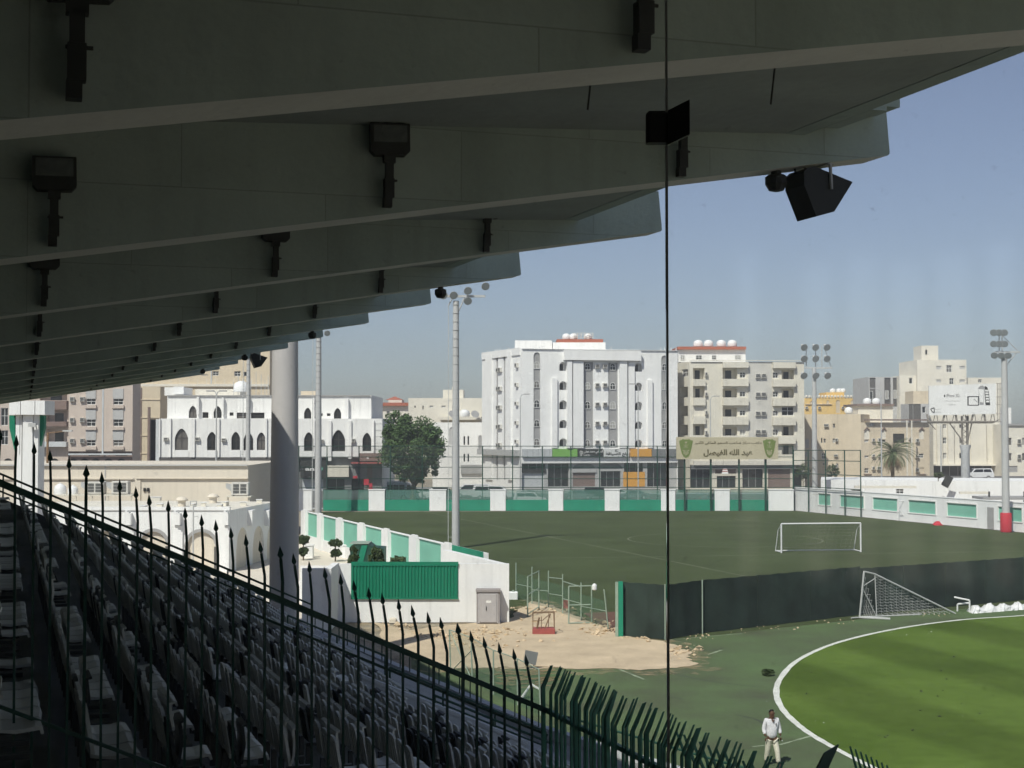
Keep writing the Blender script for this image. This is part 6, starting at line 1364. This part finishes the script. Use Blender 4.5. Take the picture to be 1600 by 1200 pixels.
car(648, 222, 'sedan', M['carwhite'], 'white saloon just right of the blue-grey bus'); car(668, 223, 'suv', M['carwhite'], 'white car with open stance between bus and ladder mast'); car(693, 224, 'suv', M['carblack'], 'dark car parked left of the ladder mast')
car(770, 222, 'van', M['carwhite'], 'large white van parked before the white block', 1, 6.2); car(738, 228, 'van', M['carwhite'], 'white minibus behind the far wall left of the white block', -1, 6.0)
car(903, 222, 'sedan', M['cargrey'], 'dark grey saloon behind the green shade net'); car(935, 224, 'suv', M['carblack'], 'black car parked before the lime shop sign'); car(962, 226, 'sedan', M['carwhite'], 'white car parked under the pale shop sign', -1); car(990, 222, 'sedan', M['cargrey'], 'dark saloon near the orange shop sign', -1)
car(828, 206, 'suv', M['carwhite'], 'white pickup-like car seen through the far goal'); car(1118, 210, 'sedan', M['cargrey'], 'grey car under the beige sign board'); car(1258, 222, 'sedan', M['carwhite'], 'white saloon left of the far right mast', 1); car(1288, 220, 'suv', M['carwhite'], 'white estate car right of the far right mast'); car(1308, 226, 'sedan', M['carwhite'], 'white saloon partly hidden behind another by the right fence', -1)
car(1527, 232, 'suv', M['carwhite'], 'white car on the raised road at far right', -1).location.z = 2.6
by_ = 219.0; bus = thing('bus', 'blue-grey and white bus parked beside the tree', 'bus', (xat(612, by_), by_, -.04)); 
part('body', MB().bbox(-3.4, 2.3, -1.15, 1.15, .45, 2.75, .12), M['carbus'], bus); part('nose', MB().prism([(2.3, -1.14, .45), (3.3, -1.14, .45), (3.35, -1.14, 1.2), (2.9, -1.14, 2.5), (2.3, -1.14, 2.74)], (0, 2.28, 0)), M['carwhite'], bus); part('roof', MB().bbox(-3.35, 2.25, -1.1, 1.1, 2.751, 2.9, .05), M['carwhite'], bus)
for k in range(6): part('side_window', MB().box(-3.15 + k * .88, -2.40 + k * .88, -1.165, -1.151, 1.55, 2.35), M['glass'], bus)
part('side_window', MB().prism([(2.35, -1.155, 1.5), (3.15, -1.155, 1.5), (2.85, -1.155, 2.35), (2.35, -1.155, 2.4)], (0, -.01, 0)), M['glass'], bus)
for x in (-2.2, 1.9): w = part('wheel', MB().tube((x, -1.16, .45), (x, -.9, .45), .45, None, 14).tube((x, 1.16, .45), (x, .9, .45), .45, None, 14), M['tyre'], bus); part('rim', MB().tube((x, -1.17, .45), (x, -1.161, .45), .25, None, 10), M['steel'], w)
def slamp(px, pyt, Y, lab, arms=((1, .9),), zb=0, base=0):
    h = zat(pyt, Y); o = thing('street_lamp', lab, 'street lamp', (xat(px, Y), Y, zb), 0, 'street lamps'); h -= zb
    part('pole', MB().tube((0, 0, 0), (0, 0, h - .5), .12, .07, 8), M['steel'], o)
    for s, ln in arms:
        part('arm', MB().path([(0, 0, h - .52), (s * ln * .35, 0, h - .1), (s * ln, 0, h)], .05), M['steel'], o); part('lamp', MB().bbox(s * ln - (.1 if s > 0 else .75), s * ln + (.75 if s > 0 else .1), -.14, .14, h - .06, h + .08, .03), M['greystrip'], o)
slamp(813, 616, 214, 'thin street lamp in front of the white block left corner', ((1, .6),)); slamp(997, 600, 214, 'double-arm street lamp right of the white block centre', ((-1, .6),)); slamp(1110, 619, 214, 'street lamp before the cream balconies', ((1, .6),)); slamp(338, 611, 160, 'twin-head street lamp before the arched building', ((1, .35), (-1, .35))); slamp(1377, 607, 214, 'slim street lamp left of the palm', ((-1, .9),)); slamp(1470, 660, 225, 'short lamp post left of the billboard pole', ((1, .3),))
rd = MB(); rd.prism([(50, 232, -.05), (120, 225, -.05), (140, 250, -.05), (60, 252, -.05)], (0, 0, 2.62)); struct('raised_road', rd, M['asphalt'])
# roadside railing
rg = thing('roadside_railing', 'dark roadside railing with close bars beyond the far wall', 'railing', (xat(560, 197), 197, 0))
for x0, x1 in ((505, 660), (1058, 1115)):
    a, b = xat(x0, 197) - rg.location.x, xat(x1, 197) - rg.location.x; part('rail', MB().tube((a, 0, 2.35), (b, 0, 2.35), .04, None, 4).tube((a, 0, 1.2), (b, 0, 1.2), .04, None, 4), M['fence'], rg)
    bars = MB(); x = a
    while x < b: bars.tube((x, 0, .0), (x, 0, 2.5), .022, None, 4, cap=False); x += .32
    part('bars', bars, M['fence'], rg)

# ------------------------------------------------------------------ things on and around the sand
sc_ = thing('pipe_fence', 'weathered grey-green pipe fence with open gate frames beside the sand', 'fence', tuple(gnd(860, 950))); L = sc_.location
c8_ = lambda x, y: (780 + x / 4, 860 + y / 4)
def pipe(xb, yb, yt, r=.035, xt=None):
    b = gnd(*c8_(xb, yb)); t = at(*c8_(xt if xt is not None else xb, yt), b.y); part('post', MB().tube(b - L, t - L, r, None, 6), M['pipe'], sc_); return b, t
bases = [pipe(105, 290, 78), pipe(205, 335, 102), pipe(308, 358, 127), pipe(397, 395, 148), pipe(512, 440, 200), pipe(682, 492, 242, .035, 655)]
for k in range(len(bases) - 1):
    (a, at_), (b, bt_) = bases[k], bases[k+1]
    if k in (2, 3): part('rail', MB().tube(at_.lerp(a, .18) - L, bt_.lerp(b, .12) - L, .028, None, 5), M['pipe'], sc_)
    part('rail', MB().tube(at_.lerp(a, .62) - L, bt_.lerp(b, .55) - L, .025, None, 5), M['pipe'], sc_)
    part('mesh', MB().quad(a - L, b - L, bt_.lerp(b, .3) - L, at_.lerp(a, .3) - L), M['chain'], sc_)
def gframe(x0, x1, yb0, yb1, yt, rails):
    b0, b1 = gnd(*c8_(x0, yb0)), gnd(*c8_(x1, yb1)); h = at(*c8_(x0, yt), b0.y).z; o = thing('pipe_gate', 'open pipe gate frame %s' % ('nearer the white wall' if x0 < 300 else 'nearer the green corner post'), 'gate', tuple(b0), 0, 'open pipe gate frames')
    for p in (b0, b1): part('stile', MB().tube(p - b0, p - b0 + Vector((0, 0, h)), .04, None, 6), M['pipe'], o)
    for r in rails: part('rail', MB().tube(Vector((0, 0, h * r)), b1 - b0 + Vector((0, 0, h * r)), .032, None, 6), M['pipe'], o)
gframe(178, 248, 418, 372, 162, (.99, .55, .08)); gframe(435, 578, 462, 458, 222, (.99, .5, .03))
wl_ = thing('wall_lamp', 'small white lamp on top of the gate frame by the sand', 'lamp', tuple(at(*c8_(595, 230), gnd(*c8_(578, 458)).y))); part('head', MB().lathe([(.05, -.18), (.14, -.12), (.14, .1), (.04, .2)], 8), M['tank'], wl_); part('arm', MB().tube((0, 0, 0), (-.14, 0, -.05), .02), M['steel'], wl_)
rbx = gnd(*c8_(416, 362)); rbo = thing('red_box', 'small red box hanging on the pipe fence', 'box', (rbx.x, rbx.y, 0)); part('box', MB().bbox(-.2, .2, -.12, .12, .0, .42, .02), M['redpaint'], rbo); part('lid', MB().box(-.21, .21, -.13, .13, .423, .46), M['redpaint'], rbo)
cp2 = gnd(832, 991.5); cq2 = gnd(867.5, 992); lb = thing('lift_basket', 'rusty work basket with a faded red base on the sand', 'basket', tuple(cp2)); w = cq2.x - cp2.x; k = cp2.y / F
part('base', MB().bbox(0, w, 0, .75, 0, 9 * k, .02), M['redpaint'], lb)
for i, (x, y) in enumerate(((.03,.03),(w-.03,.03),(.03,.7),(w-.03,.7),(w*.4,.03),(w*.72,.7))): part('upright', MB().tube((x, y, 9*k), (x + random.uniform(-.03,.03), y, (34 if i != 4 else 28)*k), .02, None, 5), M['rust'], lb)
part('top_rail', MB().path([(.03,.03,33*k),(w-.03,.03,34*k),(w-.03,.7,33*k),(.03,.7,32*k),(.03,.03,33*k)], .022, 5), M['rust'], lb); part('mid_rail', MB().path([(.03,.03,21*k),(w*.45,.03,22*k),(w*.8,.4,31*k)], .02, 5).tube((w*.55, .1, 9*k), (w*.8, .2, 31*k), .03).tube((w*.2,.1,9*k),(w*.3,.1,26*k),.05), M['rust'], lb)
# leaning chain-link fence and debris
cl = thing('chain_link_fence', 'sagging green chain-link fence at the near edge of the sand', 'fence', tuple(gnd(760, 1075))); L = cl.location
C4 = [((704,1050),(702,984)),((738,1064),(736,996)),((771,1086),(771,1016)),((809,1102),(808,1029)),((845,1118),(842,1046))]
Q = [(gnd(*b), at(*t, gnd(*b).y)) for b, t in C4]
for b, t in Q: part('post', MB().tube(b - L, t - L, .03, None, 6), M['pipe'], cl)
for (b, t), (b2, t2) in zip(Q, Q[1:]):
    part('rail', MB().tube(t - L, t2 - L, .022, None, 5), M['pipe'], cl); part('mesh', MB().quad(b - L, b2 - L, t2 - L, t - L), M['chain'], cl)
part('brace', MB().tube(Q[0][1] - L, Q[1][0] - L, .02).tube(Q[0][0] - L, Q[1][1].lerp(Q[1][0], .3) - L, .02), M['pipe'], cl)
bp2 = gnd(829, 1046); brd = thing('dark_board', 'dark square board propped up behind the chain-link fence', 'board', tuple(bp2)); k = bp2.y / F
part('board', MB().prism([(-11*k, 0, 12*k), (8*k, 0, 6*k), (12*k, 0, 26*k), (-8*k, 0, 30*k)], (0, .04, 0)), M['shopgrey'], brd); part('leg', MB().tube((-4*k, .05, 0), (-4*k, .05, 14*k), .03).tube((5*k, .05, 0), (5*k, .05, 10*k), .03), M['rust'], brd)
wf = gnd(830, 1092); wft = thing('white_trestle', 'toppled white pipe trestle by the chain-link fence', 'trestle', tuple(wf)); k = wf.y / F
part('pipe', MB().path([(-15*k, 0, .05), (0, .1, 22*k), (14*k, 0, .35), (14*k, .1, .05)], .045).tube((-13*k, .2, .03), (-4*k, .2, 15*k), .045), M['carwhite'], wft)
db = MB()
for _ in range(46):
    p = gnd(random.uniform(765, 838), random.uniform(1046, 1078)); a = random.uniform(-.5, .5) + .3; l = random.uniform(.4, 1.8); z = random.uniform(.03, .3); d = Vector((math.cos(a), math.sin(a), random.uniform(-.1, .1))) * l; db.tube(Vector((p.x, p.y, z)), Vector((p.x, p.y, z)) + d, random.uniform(.015, .04), .01, 4)
tag(link('brushwood', db.mesh('brushwood', M['deadpalm'])), 'heap of dry branches behind the chain-link fence', 'branches', kind='stuff')
def rocks(name, lab, zones, m, smin, smax):
    mb = MB()
    for (x0, x1, y0, y1), n in zones:
        for _ in range(n):
            p = gnd(random.gauss((x0 + x1) / 2, (x1 - x0) / 4), random.gauss((y0 + y1) / 2, (y1 - y0) / 4)); s = random.uniform(smin, smax) * random.choice((.5, .7, 1, 1.3)); R_ = Matrix.Rotation(random.random() * 6, 3, 'Z') @ Matrix.Rotation(random.random(), 3, 'X')
            vs = [(1,0,0),(-1,0,0),(0,1,0),(0,-1,0),(0,0,.7),(0,0,-.7)]; vs = [R_ @ Vector((v[0]*s*random.uniform(.7,1.3), v[1]*s*random.uniform(.6,1.1), v[2]*s*random.uniform(.6,1.1))) + Vector((p.x, p.y, s * .3)) for v in vs]
            mb.add(vs, [(0,2,4),(2,1,4),(1,3,4),(3,0,4),(2,0,5),(1,2,5),(3,1,5),(0,3,5)])
    return tag(link(name, mb.mesh(name, m)), lab, 'rubble', kind='stuff')
rocks('rubble', 'broken sandy rubble scattered over the sand', [((690,760,985,1005),150),((700,800,992,1018),80),((745,800,978,1000),50),((800,905,945,965),110),((915,965,972,994),130),((640,700,985,1000),60),((790,880,968,1010),40),((1040,1095,1008,1035),50),((955,1030,992,1003),40),((600,660,972,985),25)], M['rubble'], .04, .15)
rocks('windscreen_litter', 'pale litter and grit along the foot of the windscreen', [((1050,1130,988,1000),26),((1130,1260,974,990),24),((1260,1345,966,978),14),((1400,1500,957,963),26)], M['rubble'], .025, .07)
rocks('turf_litter', 'small white scraps of litter on grass and asphalt', [((1100,1400,1050,1180),7),((1350,1600,1000,1180),5),((1380,1480,978,1000),8)], M['kerb'], .02, .04)
rocks('dark_clods', 'small dark clods scattered over the grass', [((1230,1590,1010,1180),60)], M['crack'], .03, .06)  # dark lumps strewn at random over the grass
mbx = thing('masonry_lump', 'pale masonry block at the foot of the white front wall', 'block', tuple(gnd(614, 973))); part('body', MB().bbox(-.19, .19, -.2, .2, 0, .24, .04), M['hall'], mbx); part('mortar', MB().box(-.12, .1, -.1, .1, .24, .27), M['hall'], mbx)
cbk = thing('concrete_foot', 'white concrete foot beside the corner of the front wall', 'block', tuple(gnd(802, 936))); part('body', MB().bbox(-.28, .28, -.3, .3, 0, .45, .04), M['white2'], cbk); part('pipe_socket', MB().tube((0, 0, .45), (0, 0, .55), .06), M['pipe'], cbk)

# ------------------------------------------------------------------ the walking man
pb0 = gnd(1206, 1197); man = thing('person', 'man in loose white shirt and cream trousers walking on green asphalt', 'person', tuple(pb0), math.radians(14))
def skin(name, verts, edges, radii, m, parent, sub=2, root=0):
    me = bpy.data.meshes.new(name); me.from_pydata(verts, edges, []); o = bpy.data.objects.new(name, me); COL.objects.link(o)
    md = o.modifiers.new('s', 'SKIN'); md.use_smooth_shade = True
    for i, r in enumerate(radii): v = me.skin_vertices[0].data[i]; v.radius = r if isinstance(r, tuple) else (r, r); v.use_root = (i == root)
    s = o.modifiers.new('u', 'SUBSURF'); s.levels = sub; s.render_levels = sub
    dg = bpy.context.evaluated_depsgraph_get(); nm = bpy.data.meshes.new_from_object(o.evaluated_get(dg)); bpy.data.objects.remove(o); bpy.data.meshes.remove(me)
    nm.materials.clear(); nm.materials.append(m); nm.name = name; return link(name, nm, parent)
# facing -y (towards the camera), x to the right of the picture
V = [(0,0,.93),(0,-.01,1.12),(0,0,1.36),(0,.0,1.46),(0,-.02,1.54),(0,-.035,1.62),(0,-.01,1.71),
     (-.10,0,.90),(-.12,.04,.50),(-.13,.16,.10),(-.13,.06,.04),
     (.10,0,.90),(.12,-.14,.50),(.14,-.20,.09),(.14,-.31,.04),
     (-.19,0,1.42),(-.25,.03,1.15),(-.24,-.08,.93),(.19,0,1.42),(.26,.02,1.15),(.27,-.06,.92)]
Ed = [(0,1),(1,2),(2,3),(3,4),(4,5),(5,6),(0,7),(7,8),(8,9),(9,10),(0,11),(11,12),(12,13),(13,14),(2,15),(15,16),(16,17),(2,18),(18,19),(19,20)]
Rr = [(.14,.10),(.14,.10),(.15,.10),.062,.075,(.082,.095),(.06,.075),.085,.06,.042,.04,.085,.06,.042,.04,.058,.044,.032,.058,.044,.032]
skin('body', V, Ed, Rr, M['skin'], man)
for s, wr in ((-1, Vector((-.24,-.08,.93))), (1, Vector((.27,-.06,.92)))):
    for k, (dx, dy, ln) in enumerate(((-.022,-.01,.085),(-.008,-.015,.10),(.008,-.015,.095),(.022,-.01,.075))):
        a = wr + Vector((dx, dy - .005, -.04)); skin('finger', [tuple(a), tuple(a + Vector((0, -.008, -ln * .5))), tuple(a + Vector((0, .006, -ln)))], [(0,1),(1,2)], [.011,.010,.008], M['skin'], man, 1)
    a = wr + Vector((-s * .02, -.02, -.01)); skin('thumb', [tuple(a), tuple(a + Vector((-s*.02,-.03,-.03))), tuple(a + Vector((-s*.015,-.035,-.07)))], [(0,1),(1,2)], [.013,.012,.009], M['skin'], man, 1)
skin('shirt', [(0,0,.82),(0,-.01,1.12),(0,0,1.34),(0,0,1.455),(-.195,0,1.42),(-.255,.03,1.15),(-.245,-.05,.99),(.195,0,1.42),(.265,.02,1.15),(.272,-.035,.98)], [(0,1),(1,2),(2,3),(2,4),(4,5),(5,6),(2,7),(7,8),(8,9)], [(.20,.15),(.185,.135),(.18,.125),(.085,.075),.078,.068,.056,.078,.068,.056], M['shirt'], man)
skin('trousers', [(0,0,.90),(-.095,0,.80),(-.12,.04,.50),(-.13,.14,.13),(.095,0,.80),(.12,-.14,.50),(.14,-.19,.12)], [(0,1),(1,2),(2,3),(0,4),(4,5),(5,6)], [(.15,.11),.112,.088,.075,.112,.088,.075], M['trousers'], man)
for s, fx, fy in ((-1, -.13, .12), (1, .14, -.24)): skin('shoe', [(fx, fy + .08, .045), (fx, fy - .02, .045), (fx, fy - .13, .035)], [(0,1),(1,2)], [(.045,.045),(.048,.045),(.045,.03)], M['black'], man)
skin('hair', [(0,.02,1.60),(0,.035,1.66),(0,.005,1.715),(0,-.06,1.715)], [(0,1),(1,2),(2,3)], [(.075,.06),(.088,.07),(.082,.06),(.06,.03)], M['hair'], man)
fc = MB()
for s in (-1, 1): fc.lathe([(.004, -.008), (.012, 0), (.004, .008)], 6, (s * .032, -.125, 1.63))
part('eyes', fc, M['hair'], man); part('nose', MB().prism([(-.014, -.12, 1.585), (.014, -.12, 1.585), (.006, -.12, 1.63), (-.006, -.12, 1.63)], (0, -.03, -.004)), M['skin'], man); part('mouth', MB().box(-.025, .025, -.128, -.12, 1.55, 1.558), M['redpaint'], man)
for s in (-1, 1): part('ear', MB().lathe([(.005, -.03), (.02, -.01), (.022, .015), (.008, .03)], 8, (s * .085, -.02, 1.62)), M['skin'], man)
part('collar', MB().prism([(-.06, -.10, 1.46), (0, -.135, 1.36), (.06, -.10, 1.46), (.02, -.12, 1.44), (-.02, -.12, 1.44)], (0, -.01, 0)), M['skin'], man); part('shirt_badge', MB().box(.07, .10, -.150, -.14, 1.29, 1.34), M['ink'], man); part('belt_phone', MB().box(.17, .20, -.1, -.06, .78, .90), M['black'], man)

# ------------------------------------------------------------------ dusty air over the town
hz = MB().box(-420, 420, -30, 640, -1.2, 46)
hm = bpy.data.materials.new('dusty_air'); hm.use_nodes = True; hn = hm.node_tree.nodes; hn.remove(hn['Principled BSDF'])
pv_ = hn.new('ShaderNodeVolumePrincipled'); pv_.inputs['Color'].default_value = (0.93, 0.95, 1.0, 1); pv_.inputs['Density'].default_value = 0.00055; pv_.inputs['Anisotropy'].default_value = 0.1
hm.node_tree.links.new(pv_.outputs[0], hn['Material Output'].inputs['Volume'])
tag(link('haze', hz.mesh('haze', hm)), kind='stuff')
